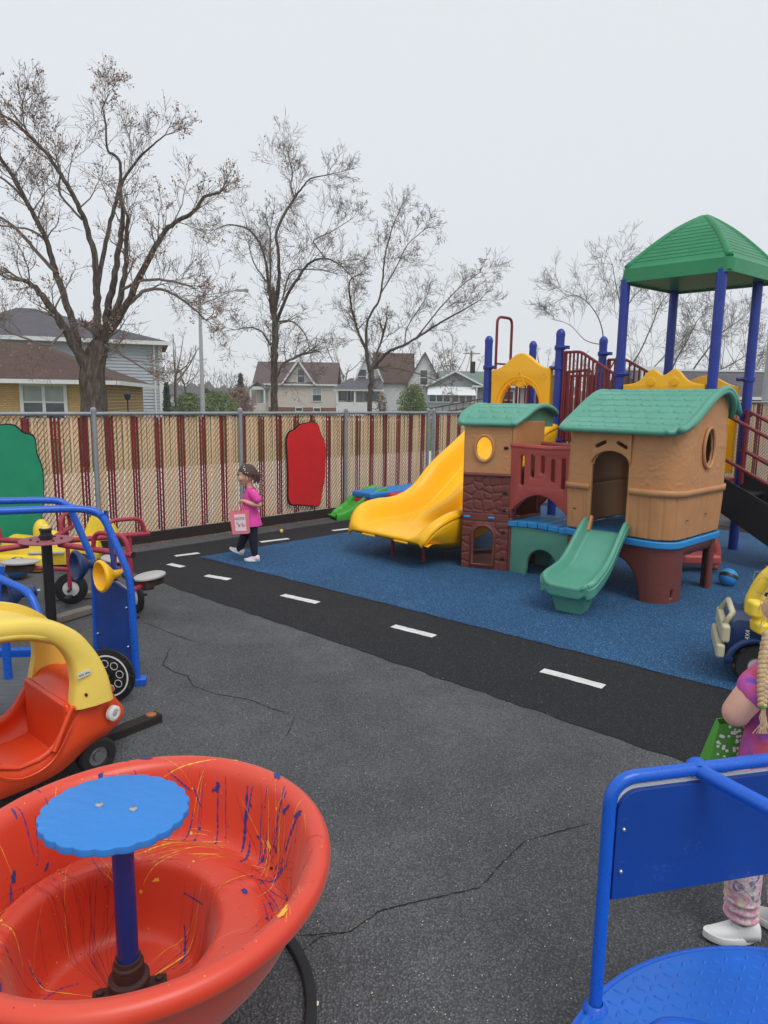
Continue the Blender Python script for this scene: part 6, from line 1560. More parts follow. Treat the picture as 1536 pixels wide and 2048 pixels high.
# ring on the ground
rc = V(-.655, 1.63, 0)
mb = MB(); mb.lathe([(.49, .002), (.49, .018), (.485, .022), (.462, .022), (.458, .018), (.458, .002)], rc, 96); tag(recentre(O('ground_ring', mb, 'tyre', smooth=40)), 'flat black ring on the asphalt around the foot of the orange bowl', 'ring')
# pale leaf scrap
p = gp(631, 2008, .003); mb = MB(); mb.add([p + V(-.009, -.005, 0), p + V(-.003, -.010, .004), p + V(.008, -.006, .001), p + V(.010, .003, .006), p + V(.002, .009, .002), p + V(-.007, .007, .005), p + V(0, 0, .006)], [(0, 1, 6), (1, 2, 6), (2, 3, 6), (3, 4, 6), (4, 5, 6), (5, 0, 6)])
tag(recentre(O('leaf_scrap', mb, 'petal', smooth=0, solid=.0008)), 'small pale crumpled scrap on the asphalt right of the black ring', 'litter')

# ================================================================ FOREGROUND BLUE SPINNER WITH PANEL FRAME
sc0 = V(1.0, 1.04, 0)
SP = T('blue_spinner', 'blue metal spinner with tread plate deck and upright panel at the lower right', 'spinner', sc0)
mb = MB(); mb.lathe([(.001, .196), (.655, .196), (.664, .19), (.668, .18), (.668, .15), (.66, .145), (.3, .13), (.001, .13)], sc0, 96); DK = O('round_deck', mb, 'diamond', SP, smooth=30)
mb = MB(); mb.tube([sc0 + V(.668 * math.cos(2 * math.pi * k / 80), .668 * math.sin(2 * math.pi * k / 80), .186) for k in range(80)], .008, 8, closed=True); O('deck_rim', mb, 'blue_tube', DK)
mb = MB(); mb.lathe([(.12, 0), (.12, .13)], sc0, 24); O('pivot', mb, 'black', SP)
# raised tread lugs
mb = MB(); sp_ = .031
for i in range(-20, 21):
    for j in range(-20, 21):
        x, y = i * sp_ , j * sp_
        if math.hypot(x, y) > .64: continue
        a = R(45) if (i + j) % 2 else R(-45); Mr = Matrix.Rotation(a + R(8), 3, 'Z'); c = sc0 + Matrix.Rotation(R(8), 3, 'Z') @ V(x, y, 0) + V(0, 0, .196)
        L_, w_, h_ = .015, .005, .0032
        vs = [c + Mr @ q for q in (V(-L_, 0, 0), V(0, -w_, 0), V(L_, 0, 0), V(0, w_, 0), V(-L_ * .5, 0, h_), V(L_ * .5, 0, h_))]
        mb.add(vs, [(0, 1, 4), (1, 2, 5), (1, 5, 4), (2, 3, 5), (3, 0, 4), (3, 4, 5)])
o = O('tread_lugs', mb, 'diamond', DK, smooth=0); o['kind'] = 'stuff'
f0, f1 = V(.542, 1.50, 0), V(1.135, 1.64, 0)
mb = MB(); mb.tube(rounded([f0 + V(0, 0, .19), f0 + V(.0, 0, .812), f1 + V(0, 0, .812), f1 + V(0, 0, .19)], .07, 8), .0158, 20); O('frame_tube', mb, 'blue_tube', SP)
for f_ in (f0, f1):
    mb = MB(); mb.lathe([(.031, .196), (.026, .205), (.0185, .212)], f_, 20); O('weld_collar', mb, 'blue_tube', SP)
fd = (f1 - f0).normalized(); L_ = (f1 - f0).length; Mx = frame(f0 + fd * .018 + V(0, -.004, 0), fd)
ring = [(0, .50), (0, .725)] + [(.055 - .055 * math.cos(R(90) * k / 6), .725 + .055 * math.sin(R(90) * k / 6)) for k in range(1, 7)] + [(L_ - .036 - .055 + .055 * math.sin(R(90) * k / 6), .725 + .055 * math.cos(R(90) * k / 6)) for k in range(0, 7)] + [(L_ - .036, .50)]
PN = O('panel', plate(ring, [], .013, .001, Mx), 'blue_board', SP, smooth=0)
mb = MB(); P = [Mx @ V(x, y + .0015, 0) for x, y in ring[1:-1]]
for a, b in zip(P, P[1:]): mb.bar(a, b + (b - a) * .02, .0105, .004, (0, -1, 0) if abs((b - a).normalized().y) < .9 else (0, 0, 1))
for zz in (.575, .685):
    mb = MB(); q = Mx @ V(.018, zz, .0); nrm = (Mx.to_3x3() @ V(0, 0, 1)).normalized()
    if nrm.y > 0: nrm = -nrm
    mb.sphere(q + nrm * .008, .0055, 10); O('bolt', mb, 'chrome', PN)
    m2 = MB(); m2.bar(q + fd * .002 - V(0, 0, .026) - nrm * .0, q + fd * .002 + V(0, 0, .026), .014, .022, tuple(fd)); O('bracket', m2, 'blue_board', PN, bevel=.002)
ring_b = [(x * 1.0, y) for x, y in ring]
mw = Mx.copy(); mw.translation = Mx.translation + V(0, .0095, .006); O('panel_core', plate(ring, [], .005, .0008, mw), 'edge_white', PN, smooth=0)
mid = f0.lerp(f1, .38) + V(0, 0, .809)
mb = MB(); e_ = V(.92, .95, .93); mb.tube([mid, V(1.05, 1.16, .775)], .0175, 16); O('brace_tube', mb, 'blue_tube', SP)
mb = MB(); mb.lathe([(.027, -.012), (.023, .0), (.0175, .014)], mid, 16, Matrix.Rotation(R(90), 3, 'X')); O('weld_bead', mb, 'blue_tube', SP)
mb = MB(); hb = [V(.585, 1.28, .19), V(.60, 1.33, .32), V(.70, 1.31, .34), V(.90, 1.20, .34), V(.92, 1.14, .19)]
mb.tube(rounded(hb, .08, 8), .0185, 16); O('handle_tube', mb, 'blue_tube', SP)

# ================================================================ TOY COUPE
CP = T('toy_coupe', 'orange ride in toy car with faded yellow roof behind the bowl', 'toy car', (-1.63, 2.87, 0), R(0))
# local frame: x towards the rear (right in the photo), y away from the camera
CO = V(-1.64, 2.86, 0); cx_ = V(.66, .75, 0).normalized(); cy_ = V(-cx_.y, cx_.x, 0)
CO = at(187, 1402, 2.83); CO.z = 0; CO = CO - (cx_ * .30 - cy_ * .222) * 1.07
def cl(x, y, z): return CO + (cx_ * x + cy_ * y) * 1.07 + V(0, 0, z * 1.07 if z < .4 else .428 + (z - .4) * .87)
def side_z_top(x):   # top edge of the tub wall (door cut dips in the middle)
    return interp(x, CT)
CT = smoothtab([(-.42, .33), (-.36, .36), (-.22, .36), (-.14, .30), (-.06, .22), (.02, .19), (.12, .22), (.20, .33), (.25, .385), (.30, .40), (.36, .385), (.42, .345), (.45, .31)], 5)
CB = smoothtab([(-.42, .17), (-.3, .10), (-.1, .075), (.1, .08), (.20, .10), (.30, .145), (.36, .14), (.42, .13), (.45, .15)], 5)
def plan(u, e=3.2):
    a = 2 * math.pi * u; c, s_ = math.cos(a), math.sin(a); return .435 * math.copysign(abs(c) ** (2 / e), c), .215 * math.copysign(abs(s_) ** (2 / e), s_)
def tub(u, v):
    x, y = plan(u); zt, zb = interp(x, CT), interp(x, CB); end = abs(y) < .12
    bul = .03 * math.sin(math.pi * min(1, v * 1.0)) ; k = 1 + (bul - .02 * (1 - v)) / .3
    lip = .012 if v > .86 else 0
    z = zb + (zt - zb) * v; d = math.hypot(x, y)
    if x > .1: k += .085 * math.exp(-((z - .20) / .05) ** 2) * (x - .1) / .3
    return cl(x * k + lip * x / d, y * k * (1 + .04 * (1 - v)) + lip * y / d, z)
mb = MB(); mb.grid(tub, 120, 26, True); TUB = O('car_body', mb, 'orange', CP, smooth=180, solid=.022, soff=-1)
mb = MB(); m_ = []
def flo(u, v): x, y = plan(u); return cl(x * v * .96, y * v * .96, max(.085, interp(x * v, CB) + .01))
mb.grid(flo, 60, 8, True); O('car_floor', mb, 'orange', CP, smooth=180, solid=.01)
# trunk / rear deck and seat
def reardeck(u, v):
    y = (u * 2 - 1); x = .20 + .235 * v; w = plan_w(x); return cl(x, y * w, side_z_top(x) + .02 * (1 - y * y) - .012)
def plan_w(x):
    q = min(.999, abs(x) / .435); return .215 * (1 - q ** 3.2) ** (1 / 3.2) + .004
mb = MB(); mb.grid(reardeck, 20, 16); O('rear_deck', mb, 'orange', CP, smooth=180, solid=.015)
mb = MB(); mb.bar(cl(.205, -.20, .235), cl(.205, .20, .235), .03, .27); O('seat_back', mb, 'orange', CP, bevel=.02, seg=3)
mb = MB(); mb.bar(cl(.10, -.17, .10), cl(.10, .17, .10), .2, .03); O('seat', mb, 'orange', CP, bevel=.02, seg=3)
def frontdeck(u, v):
    y = (u * 2 - 1); x = -.43 + .22 * v; return cl(x, y * plan_w(x), side_z_top(x) + .01 * (1 - y * y) - .01)
mb = MB(); mb.grid(frontdeck, 20, 16); O('front_deck', mb, 'orange', CP, smooth=180, solid=.015)
# styling crease lines
for off, zz in ((0, .0),):
    for sgn in (-1,):
        mb = MB(); P = []
        for k in range(31):
            x = -.40 + .60 * k / 30; w = plan_w(x) * 1.075; P.append(cl(x, -w - .012, interp(x, CT) - .045))
        mb.tube(P, .004, 6); O('crease', mb, 'orange', TUB)
# door hinge block
mb = MB(); mb.bar(cl(.215, -.232, .36), cl(.13, -.238, .20), .02, .05, (0, -1, 0)); O('door_edge', mb, 'orange', TUB, bevel=.008)
def wheel(root, c, axis, r, w, tyre='tyre', hub='white', hubr=.5, n=32):
    m = MB(); M3 = Vector((0, 0, 1)).rotation_difference(Vector(axis)).to_matrix()
    m.lathe([(r * .55, -w / 2), (r * .9, -w / 2), (r, -w * .3), (r, w * .3), (r * .9, w / 2), (r * .55, w / 2), (r * .5, w * .3), (r * .5, -w * .3), (r * .55, -w / 2)], c, n, M3); t = O('tyre', m, tyre, root, smooth=40)
    m = MB(); m.lathe([(.001, -w * .42), (r * hubr * .4, -w * .42), (r * hubr * .5, -w * .25), (r * hubr, -w * .3), (r * hubr, w * .3), (r * hubr * .5, w * .25), (r * hubr * .4, w * .42), (.001, w * .42)], c, n, M3); O('rim', m, hub, t, smooth=40)
for y in (-.165, .18):
    wheel(CP, cl(.325, y, .085), cy_, .085, .065, 'tyre', 'chrome', .6); wheel(CP, cl(-.30, y, .085), cy_, .085, .065, 'tyre', 'chrome', .6)
# fuel cap
q = cl(.385, -.212, .265); M3 = Vector((0, 0, 1)).rotation_difference((-cy_ + cx_ * .35).normalized()).to_matrix()
mb = MB(); mb.lathe([(.034, -.01), (.034, .010), (.028, .014), (.019, .014), (.018, .009), (.001, .009)], q, 24, M3); FC = O('fuel_cap', mb, 'white', CP); mb = MB(); mb.lathe([(.012, .006), (.010, .014), (.001, .014)], q, 16, M3); O('cap_knob', mb, 'grey_seat', FC)
# yellow roof with four pillars
RP = bez([V(x, z, 0) for x, z in [(.285, .60), (.24, .67), (.17, .735), (.06, .785), (-.10, .80), (-.24, .775), (-.33, .70), (-.365, .62)]], 8)
def roofc(u, v):
    q = u * (len(RP) - 1); i = min(int(q), len(RP) - 2); p = RP[i].lerp(RP[i + 1], q - i); y = v * 2 - 1; return cl(p.x, y * .20, p.y - .045 * abs(y) ** 4 + .006)
mb = MB(); mb.grid(roofc, 50, 24); RF = O('roof', mb, 'yellow_pale', CP, smooth=180, solid=.03, soff=-1)
def pillar(path, sgn, wid, th, name='pillar'):
    """ribbon of path (x,z,width) swept, thick towards the middle of the car"""
    P = bez([V(x, z, w) for x, z, w in path], 8); m = MB(); R_ = []
    for i, p in enumerate(P):
        a = P[max(0, i - 1)]; b = P[min(len(P) - 1, i + 1)]; t = Vector((b.x - a.x, b.y - a.y)).normalized(); n_ = Vector((-t.y, t.x)); w = p.z / 2
        yo = sgn * (.222 - .05 * (p.y - .38) / .42)
        prof_ = [(-w, -.012), (-w * .93, .006), (-w * .7, .018), (0, .024), (w * .7, .018), (w * .93, .006), (w, -.012), (w, -th), (-w, -th)]
        R_.append([cl(p.x + n_.x * a_, yo + sgn * b_, p.y + n_.y * a_) for a_, b_ in prof_])
    k = len(prof_); vs = [q for r in R_ for q in r]; fs = [(i * k + j, i * k + (j + 1) % k, (i + 1) * k + (j + 1) % k, (i + 1) * k + j) for i in range(len(R_) - 1) for j in range(k)] + [tuple(range(k)), tuple((len(R_) - 1) * k + j for j in range(k))]
    m.add(vs, fs); return O(name, m, 'yellow_pale', RF, smooth=50)
for s_ in (-1, 1):
    pillar([(.30, .34, .17), (.30, .46, .135), (.275, .58, .105), (.215, .685, .095), (.10, .76, .09), (-.08, .785, .095), (-.22, .755, .095), (-.31, .68, .10), (-.36, .55, .10), (-.38, .36, .12)], s_, .1, .05)
# sticker with the maker's wordmark on the pillar
q = cl(.262, -.238, .50); Mx = frame(q, cx_ * 1 + V(0, 0, .12)); 
ST = O('sticker', plate(slot(0, 0, .062, .024), [], .002, .0004, Mx), 'white', RF, smooth=0)
text('little tikes', .0125, .0004, Matrix.Translation(V(0, 0, 0)) @ Mx @ Matrix.Translation(V(0, 0, .0014)), 'gap', ST)
mb = MB(); mb.sphere(cl(.262, -.243, .395), .008, 10, (1, .5, 1)); O('pillar_screw', mb, 'rust', RF)
# low steel strip with rusty bolt behind the coupe
a, b = gp(243, 1470), gp(318, 1440); mb = MB(); d_ = (b - a).normalized(); mb.bar(a - d_ * .35 + V(0, 0, .022), b + V(0, 0, .022), .07, .044); RL = T('timber_edging', 'short black timber strip lying on the asphalt right of the toy coupe', 'edging', tuple(a)); O('strip', mb, 'tie', RL, bevel=.005)
mb = MB(); mb.lathe([(.026, 0), (.026, .006), (.001, .008)], b - d_ * .045 + V(0, 0, .044), 18); O('bolt_head', mb, 'rustcap', RL)

# ================================================================ BLUE BUS FRAME
BF = T('play_bus', 'blue tube play bus frame with megaphone cones and a painted wheel panel', 'play bus', (-1.9, 3.9, 0))
b1 = V(-1.45, 3.88, 0); bw = V(-.77, .64, 0); bl_ = V(-.86, -.51, 0); W2 = .47
b2 = b1 + bw * W2
ZK, ZTP = .66, 1.055
def bentframe(base, back):
    p = base; k = base + V(0, 0, ZK) + V(.015, 0, 0); t = base + bl_ * .22 + V(0, 0, ZTP); 
    return rounded([p, k, t - bl_ * .0, t + bl_ * back], .1, 10)
P1 = [b1 + V(0, 0, 0), b1 + V(-.015, 0, ZK), b1 + V(-.17, .02, ZTP - .02), b1 + V(-.30, -.02, ZTP), b1 + V(-1.0, -.36, ZTP + .012)]
mb = MB(); mb.tube(rounded(P1, .09, 8), .021, 14); O('front_frame', mb, 'blue_tube', BF)
P2 = [b2, b2 + V(.015, 0, ZK), b2 + V(-.14, .02, ZTP - .01), b2 + V(-.28, -.02, ZTP), b2 + V(-1.0, -.32, ZTP + .012)]
mb = MB(); mb.tube(rounded(P2, .09, 8), .021, 14); O('rear_frame', mb, 'blue_tube', BF)
mb = MB(); mb.tube([b1 + V(-.155, .0, ZTP - .045), b2 + V(-.12, .0, ZTP - .035)], .016, 12); O('cross_tube', mb, 'blue_tube', BF)
mb = MB(); mb.tube([b2 + V(.16, -.14, ZTP - .04), b2 + V(.22, -.19, .60)], .013, 10); O('stay_tube', mb, 'dark_tube', BF)
mb = MB(); mb.tube([b1 + V(-.01, .01, ZK - .03), b1.lerp(b2, .45) + V(0, 0, ZK + .02), b2 + V(0, 0, ZK - .02)], .018, 10); O('sill_tube', mb, 'dark_tube', BF)
# bus panel
pd_ = (b1 - b2).normalized(); pL = (b1 - b2).length; Mx = frame(b2 + V(0, 0, 0), pd_)
ring = [(.03, .06), (.03, .625), (pL - .03, .555), (pL - .03, .06)]
PNL = O('bus_panel', plate(ring, [], .014, .0015, Mx), 'blue_board', BF, smooth=0); mw = Mx.copy(); mw.translation = Mx.translation + V(.004, .012, .006); O('panel_core', plate(ring, [], .006, .001, mw), 'edge_white', PNL, smooth=0)
for x, z in ((.055, .54), (.055, .22), (pL - .06, .46), (pL - .06, .22)):
    mb = MB(); q = Mx @ V(x, z, .0); nrm = (Mx.to_3x3() @ V(0, 0, 1)); nrm = nrm if nrm.y < 0 else -nrm; mb.sphere(q + nrm * .012, .009, 10); O('bolt', mb, 'chrome', PNL)
mb = MB(); mb.bar(b1 + V(-.13, -.03, .02), b1 + V(.05, .015, .02), .075, .04); O('base_bar', mb, 'blue_tube', BF, bevel=.004)
# painted wheel disc
wc = gp(217, 1351, .152); Mx = frame(wc, V(1, -.12, 0)); nz_ = (Mx.to_3x3() @ V(0, 0, 1))
WH = O('wheel_disc', plate(ell(0, 0, .155, .155, 48), [], .016, .002, Mx), 'black', BF, smooth=30)
def annulus(r0_, r1_, c=(0, 0), n=48): return plate(ell(c[0], c[1], r1_, r1_, n), [ell(c[0], c[1], r0_, r0_, n)], .002, .0003, Matrix.Translation(nz_ * .0092) @ Mx)
O('white_ring', annulus(.112, .121), 'white', WH, smooth=0)
for k in range(8):
    a = 2 * math.pi * k / 8 + .2; O('lug_ring', annulus(.019, .0225, (.072 * math.cos(a), .072 * math.sin(a)), 24), 'white', WH, smooth=0)
mb = MB(); mb.sphere(wc + nz_ * .012, .010, 12); O('hub_bolt', mb, 'chrome', WH)
# speaking cones
def cone(c, d, name, mat, r=.094, L_=.135):
    M3 = Vector((0, 0, 1)).rotation_difference(Vector(d).normalized()).to_matrix(); m = MB()
    m.lathe([(r * .88, .005), (r, .0), (r * 1.02, -.006), (r, -.012), (r * .86, -.03), (r * .55, -.058), (r * .33, -.075), (.026, -.085), (.024, -L_), (.03, -L_ - .002), (.03, -L_ - .01), (.001, -L_ - .01)], c, 36, M3)
    m.lathe([(r * .88, .005), (r * .82, -.005), (r * .5, -.045), (.02, -.07), (.001, -.075)], c, 36, M3)
    o = O(name, m, mat, BF, smooth=60); m = MB(); m.tube([Vector(c) - Vector(d).normalized() * (L_ + .01), Vector(c) - Vector(d).normalized() * (L_ + .03)], .01, 10); O('cone_bolt', m, 'chrome', o)
cone(at(200, 1153, 3.86), (-.75, -.8, .03), 'speaking_cone', 'yellow'); cone(at(150, 1132, 4.0), (-.75, -.72, .03), 'speaking_cone', 'navyp')
cone(at(12, 1190, 3.5), (-.75, -.7, .03), 'speaking_cone', 'navyp', .08)
# inner bench rail of the bus, grey deck boards
mb = MB(); q0, q1, q2 = at(-20, 1148, 3.5), at(60, 1185, 3.35), at(85, 1250, 3.3); mb.tube(rounded([q0 + V(-.3, .1, .02), q0, q1, q2, V(q2.x, q2.y, .1)], .06, 8), .02, 12); O('bench_rail', mb, 'blue_tube', BF)
mb = MB(); q = at(8, 1240, 3.6); mb.tube([V(q.x, q.y, .0), q + V(0, 0, .3)], .022, 12); O('bus_post', mb, 'blue_tube', BF)
dk0 = V(-1.62, 3.62, .14)
for k in range(8):
    a_ = V(-2.55, 3.05, .13) + V(-.17 * 0, 0, 0) + V(-.06, .105, 0) * k; mb = MB(); mb.bar(a_, a_ + V(1.05, .10, 0), .108, .03); O('deck_board', mb, 'grey_deck', BF, bevel=.004, seg=1)
mb = MB(); mb.bar(V(-2.9, 3.9, .14), V(-1.80, 4.06, .14), .05, .05); O('deck_edge', mb, 'blue_tube', BF, bevel=.004)

# ================================================================ TRIKE CAROUSEL
TC_ = V(-2.42, 4.85, 0); TR_ = T('trike_carousel', 'faded red carousel of arms with trike wheels and grey seats around a black post', 'carousel', TC_)
mb = MB(); mb.tube([TC_, TC_ + V(0, 0, .68)], .036, 16); O('centre_post', mb, 'black', TR_)
mb = MB(); mb.lathe([(.04, .66), (.045, .68), (.045, .70), (.038, .705), (.038, .73), (.045, .735), (.045, .745), (.03, .75)], TC_, 16); O('hub_cap', mb, 'black', TR_); mb = MB(); mb.lathe([(.03, .75), (.022, .77), (.001, .778)], TC_, 16); O('hub_dome', mb, 'yellow_pale', TR_)
mb = MB(); mb.lathe([(.001, .655), (.18, .655), (.182, .66), (.18, .665), (.001, .665)], TC_, 48); O('hub_plate', mb, 'trike_plate', TR_)
for k in range(6):
    mb = MB(); a = math.pi * k / 3 + .4; mb.lathe([(.01, .665), (.01, .675), (.001, .676)], TC_ + V(.1 * math.cos(a), .1 * math.sin(a), 0), 6); O('hub_bolt', mb, 'rust', TR_)
for k in range(5):
    a = R(-20 + (62 if k == 1 else 60 * k + 2)) if k else R(-20); d = V(math.cos(a), math.sin(a), 0); t = V(-d.y, d.x, 0)
    L_ = .76
    mb = MB(); mb.tube([TC_ + d * .12 + V(0, 0, .64), TC_ + d * L_ + V(0, 0, .62)], .021, 12); ARM = O('arm', mb, 'trike', TR_)
    mb = MB(); mb.tube([TC_ + d * L_ + V(0, 0, .62), TC_ + d * (L_ + .004) + V(0, 0, .62)], .023, 12); O('end_cap', mb, 'black', ARM)
    mb = MB(); mb.tube(rounded([TC_ + d * .42 + V(0, 0, .63), TC_ + d * .44 + V(0, 0, .755), TC_ + d * .70 + V(0, 0, .75), TC_ + d * .73 + V(0, 0, .62)], .07, 6), .016, 10); O('handlebar', mb, 'trike', ARM)
    fk = TC_ + d * .60; mb = MB(); mb.tube([fk + V(0, 0, .62), fk + V(0, 0, .15)], .017, 10); O('fork', mb, 'trike', ARM)
    wheel(TR_, fk + V(0, 0, .13) + d * .035, d, .128, .035, 'tyre', 'white', .72, 36)
    mb = MB(); mb.tube([fk + V(0, 0, .13) - d * .06, fk + V(0, 0, .13) + d * .12], .012, 8); O('axle', mb, 'rust', ARM)
    for s_ in (-1, 1):
        mb = MB(); mb.box(fk + V(0, 0, .13 + s_ * .05) + d * (.03 + s_ * .1), (.09, .05, .025), Matrix.Rotation(a, 3, 'Z')); O('pedal', mb, 'black', ARM, bevel=.005)
    sp0 = fk + t * .36 + V(0, 0, .36)
    mb = MB(); mb.tube([fk + V(0, 0, .30), sp0 - V(0, 0, .03)], .018, 10); O('seat_tube', mb, 'trike', ARM)
    mb = MB(); mb.box(sp0 - V(0, 0, .035), (.2, .1, .05), Matrix.Rotation(a + 1.57, 3, 'Z')); O('seat_bracket', mb, 'rust', ARM, bevel=.004)
    mb = MB(); mb.lathe([(.001, 0), (.10, 0), (.112, .008), (.112, .02), (.10, .028), (.001, .032)], (0, 0, 0), 28); Ms = Matrix.Translation(sp0) @ Matrix.Rotation(a, 4, 'Z') @ Matrix.Diagonal((.78, 1.3, .9, 1)); mb.xf(Ms); O('seat', mb, 'grey_seat', ARM, smooth=50)
# low timber edging boards near the carousel
for a, b, lb in (((100, 1200), (185, 1195), 'long low timber edging behind the blue bus panel'), ((60, 1262), (185, 1225), 'cracked low timber edging nearer the blue bus panel')):
    p, q = gp(*a), gp(*b); r1 = T('timber_edging', lb, 'edging', tuple(p)); mb = MB(); mb.bar(p + V(0, 0, .03), q + V(0, 0, .03), .09, .05); O('strip', mb, 'wood_pole', r1, bevel=.006)

# ================================================================ YELLOW TOYS BY THE FENCE
yc = gp(95, 1140); YT_ = T('yellow_toy_car', 'yellow ride on toy car with black wheels parked by the fence', 'toy car', (yc.x, yc.y, 0))
ux, uy = V(.98, .2, 0), V(-.2, .98, 0)
def yl(x, y, z): return V(yc.x, yc.y + .12, 0) + ux * x + uy * y + V(0, 0, z)
def ybody(u, v):
    a = 2 * math.pi * u; c, s_ = math.cos(a), math.sin(a); x = .44 * math.copysign(abs(c) ** .6, c); y = .17 * math.copysign(abs(s_) ** .6, s_); zt = .24 + .07 * math.exp(-((x - .3) / .12) ** 2) + .08 * math.exp(-((x + .36) / .1) ** 2)
    return yl(x * (1 + .05 * math.sin(math.pi * v)), y * (1 + .1 * math.sin(math.pi * v)), .06 + (zt - .06) * v)
mb = MB(); mb.grid(ybody, 64, 12, True); n_ = len(mb.v); mb.f.append(tuple(range(n_ - 64, n_))); O('car_body', mb, 'yellow_truck', YT_, smooth=50)
mb = MB(); mb.tube([yl(.05 + .12 * math.cos(t), .10 * math.sin(t), .275) for t in [2 * math.pi * k / 24 for k in range(24)]], .022, 8, closed=True); O('seat_rim', mb, 'yellow_truck', YT_, smooth=180)
mb = MB(); mb.sphere(yl(.0, 0, .30), .075, 20, (1.4, 1, 1)); O('seat_hump', mb, 'yellow_truck', YT_, smooth=180)
mb = MB(); mb.sphere(yl(-.1, .05, .36), .085, 20, (.9, 1, 1.4)); O('hood_hump', mb, 'yellow_truck', YT_, smooth=180)
mb = MB(); P = [(-.14, 0), (.18, 0), (.2, .08), (.10, .24), (.02, .30), (-.05, .27), (-.12, .12)]; O('back_fin', plate(P, [], .13, .03, frame(yl(.42, .1, .24), ux), 3), 'yellow_truck', YT_, smooth=60)
for x in (-.30, .30):
    for y in (-.17, .17): wheel(YT_, yl(x, y, .085), uy, .085, .05, 'tyre', 'white', .42)
mb = MB(); mb.bar(yl(-.16, -.2, .19), yl(.16, -.2, .19), .05, .02); O('running_board', mb, 'grey_seat', YT_, bevel=.006)
q = gp(15, 1155); mb = MB(); mb.box((0, 0, .09), (.62, .3, .17)); tag(o := O('yellow_toy_block', mb, 'yellow_truck', bevel=.05, seg=3), 'pale yellow plastic toy base behind the patterned ball at the left edge', 'toy'); o.location = q + V(-.05, .3, 0)

# ================================================================ NAVY TOY TRUCK
TK = T('toy_truck', 'navy toy truck with yellow roof pillar and cream bumper at the right edge', 'toy truck', (2.45, 4.25, 0))
tx, ty = V(.93, -.367, 0), V(.367, .93, 0)
to = gp(1472, 1362); 
def tl(x, y, z): return V(2.10, 4.02, 0) + tx * x + ty * y + V(0, 0, z)
# x: from the front bumper rearwards, y: away from the camera
def tbody(u, v):
    a = 2 * math.pi * u; c, s_ = math.cos(a), math.sin(a); x = .40 + .42 * math.copysign(abs(c) ** .35, c); y = .22 + .21 * math.copysign(abs(s_) ** .4, s_)
    zt = interp(x, [(0, .36), (.05, .40), (.3, .42), (.5, .42), (.55, .36), (.8, .38)]); zb = .14
    if abs(x - .17) < .15: zb = .14 + .13 * math.sqrt(max(0, 1 - ((x - .17) / .15) ** 2))
    k = 1 + .04 * math.sin(math.pi * v) ; return tl(.4 + (x - .4) * k, .22 + (y - .22) * k, zb + (zt - zb) * v)
mb = MB(); mb.grid(tbody, 140, 16, True); n_ = len(mb.v); mb.f.append(tuple(range(n_ - 140, n_))); TBY = O('truck_body', mb, 'navyp', TK, smooth=45)
mb = MB(); P = [tl(.17 + .165 * math.cos(t), -.0, .13 + .165 * math.sin(t)) for t in [math.pi * k / 16 for k in range(17)]]; mb.tube(P, .02, 8); O('wheel_arch', mb, 'navyp', TBY, smooth=180)
for z, h_, nm in ((.31, .11, 'grille'), (.20, .09, 'bumper')):
    mb = MB(); k = -.035 if nm == 'bumper' else -.015; mb.bar(tl(k, -.01, z), tl(k, .45, z), .05, h_); O(nm, mb, 'cream', TK, bevel=.018, seg=3)
mb = MB(); mb.tube([tl(-.02, .06, .36), tl(.02, .06, .43), tl(.02, .38, .43), tl(-.02, .38, .36)], .018, 8); O('grille_bar', mb, 'cream', TK, smooth=180)
mb = MB(); mb.bar(tl(.13, .01, .43), tl(.40, .01, .41), .06, .06); O('side_pod', mb, 'navyp', TBY, bevel=.02)
for y in (.035, .41):
    m = MB(); c = tl(.17, y, .13); M3 = Vector((0, 0, 1)).rotation_difference(ty).to_matrix()
    m.lathe([(.06, -.05), (.115, -.05), (.128, -.03), (.128, .03), (.115, .05), (.06, .05)], c, 32, M3); TY = O('tyre', m, 'tyre', TK, smooth=40)
    for k in range(14):
        a = 2 * math.pi * k / 14; m = MB(); q = c + M3 @ V(.128 * math.cos(a), .128 * math.sin(a), .02 if k % 2 else -.02); m.box(q, (.016, .03, .06), M3 @ Matrix.Rotation(a, 3, 'Z')); O('tread_lug', m, 'tyre', TY, bevel=.003, seg=1)
    m = MB(); m.lathe([(.001, -.04), (.05, -.045), (.06, -.03), (.06, .03), (.05, .045), (.001, .04)], c, 24, M3); O('rim', m, 'grey_seat', TY)
    c2 = tl(.66, y, .13); m = MB(); m.lathe([(.001, -.04), (.115, -.05), (.128, -.03), (.128, .03), (.115, .05), (.001, .04)], c2, 32, M3); O('tyre', m, 'tyre', TK, smooth=40)
# yellow roof pillars and roof
def tpil(y):
    P = bez([tl(.17, y, .36), tl(.18, y, .48), tl(.24, y, .61), tl(.36, y, .74), tl(.5, y, .80)], 6); m = MB(); m.tube(P, [.055] * 6 + [.05] * 7 + [.046] * 6 + [.045] * (len(P) - 19), 10); return m
PL_ = O('roof_pillar', tpil(.02), 'yellow_truck', TK, smooth=180); O('roof_pillar', tpil(.40), 'yellow_truck', TK, smooth=180)
mb = MB(); mb.bar(tl(.125, .0, .44), tl(.135, .0, .54), .09, .10, (0, -1, 0)); O('pillar_pod', mb, 'yellow_truck', PL_, bevel=.025, seg=3)
mb = MB(); mb.bar(tl(.19, .0, .35), tl(.19, .0, .42), .14, .13, (0, -1, 0)); O('pillar_foot', mb, 'yellow_truck', PL_, bevel=.02, seg=3)
mb = MB(); mb.bar(tl(.42, .21, .82), tl(.90, .21, .865), .5, .05); O('roof', mb, 'yellow_truck', TK, bevel=.022, seg=4)
Mx = frame(tl(.10, -.012, .33), tx); text('4X4', .035, .001, Mx @ Matrix.Rotation(R(90), 4, 'Z') @ Matrix.Translation(V(0, 0, .012)), 'white', TBY)

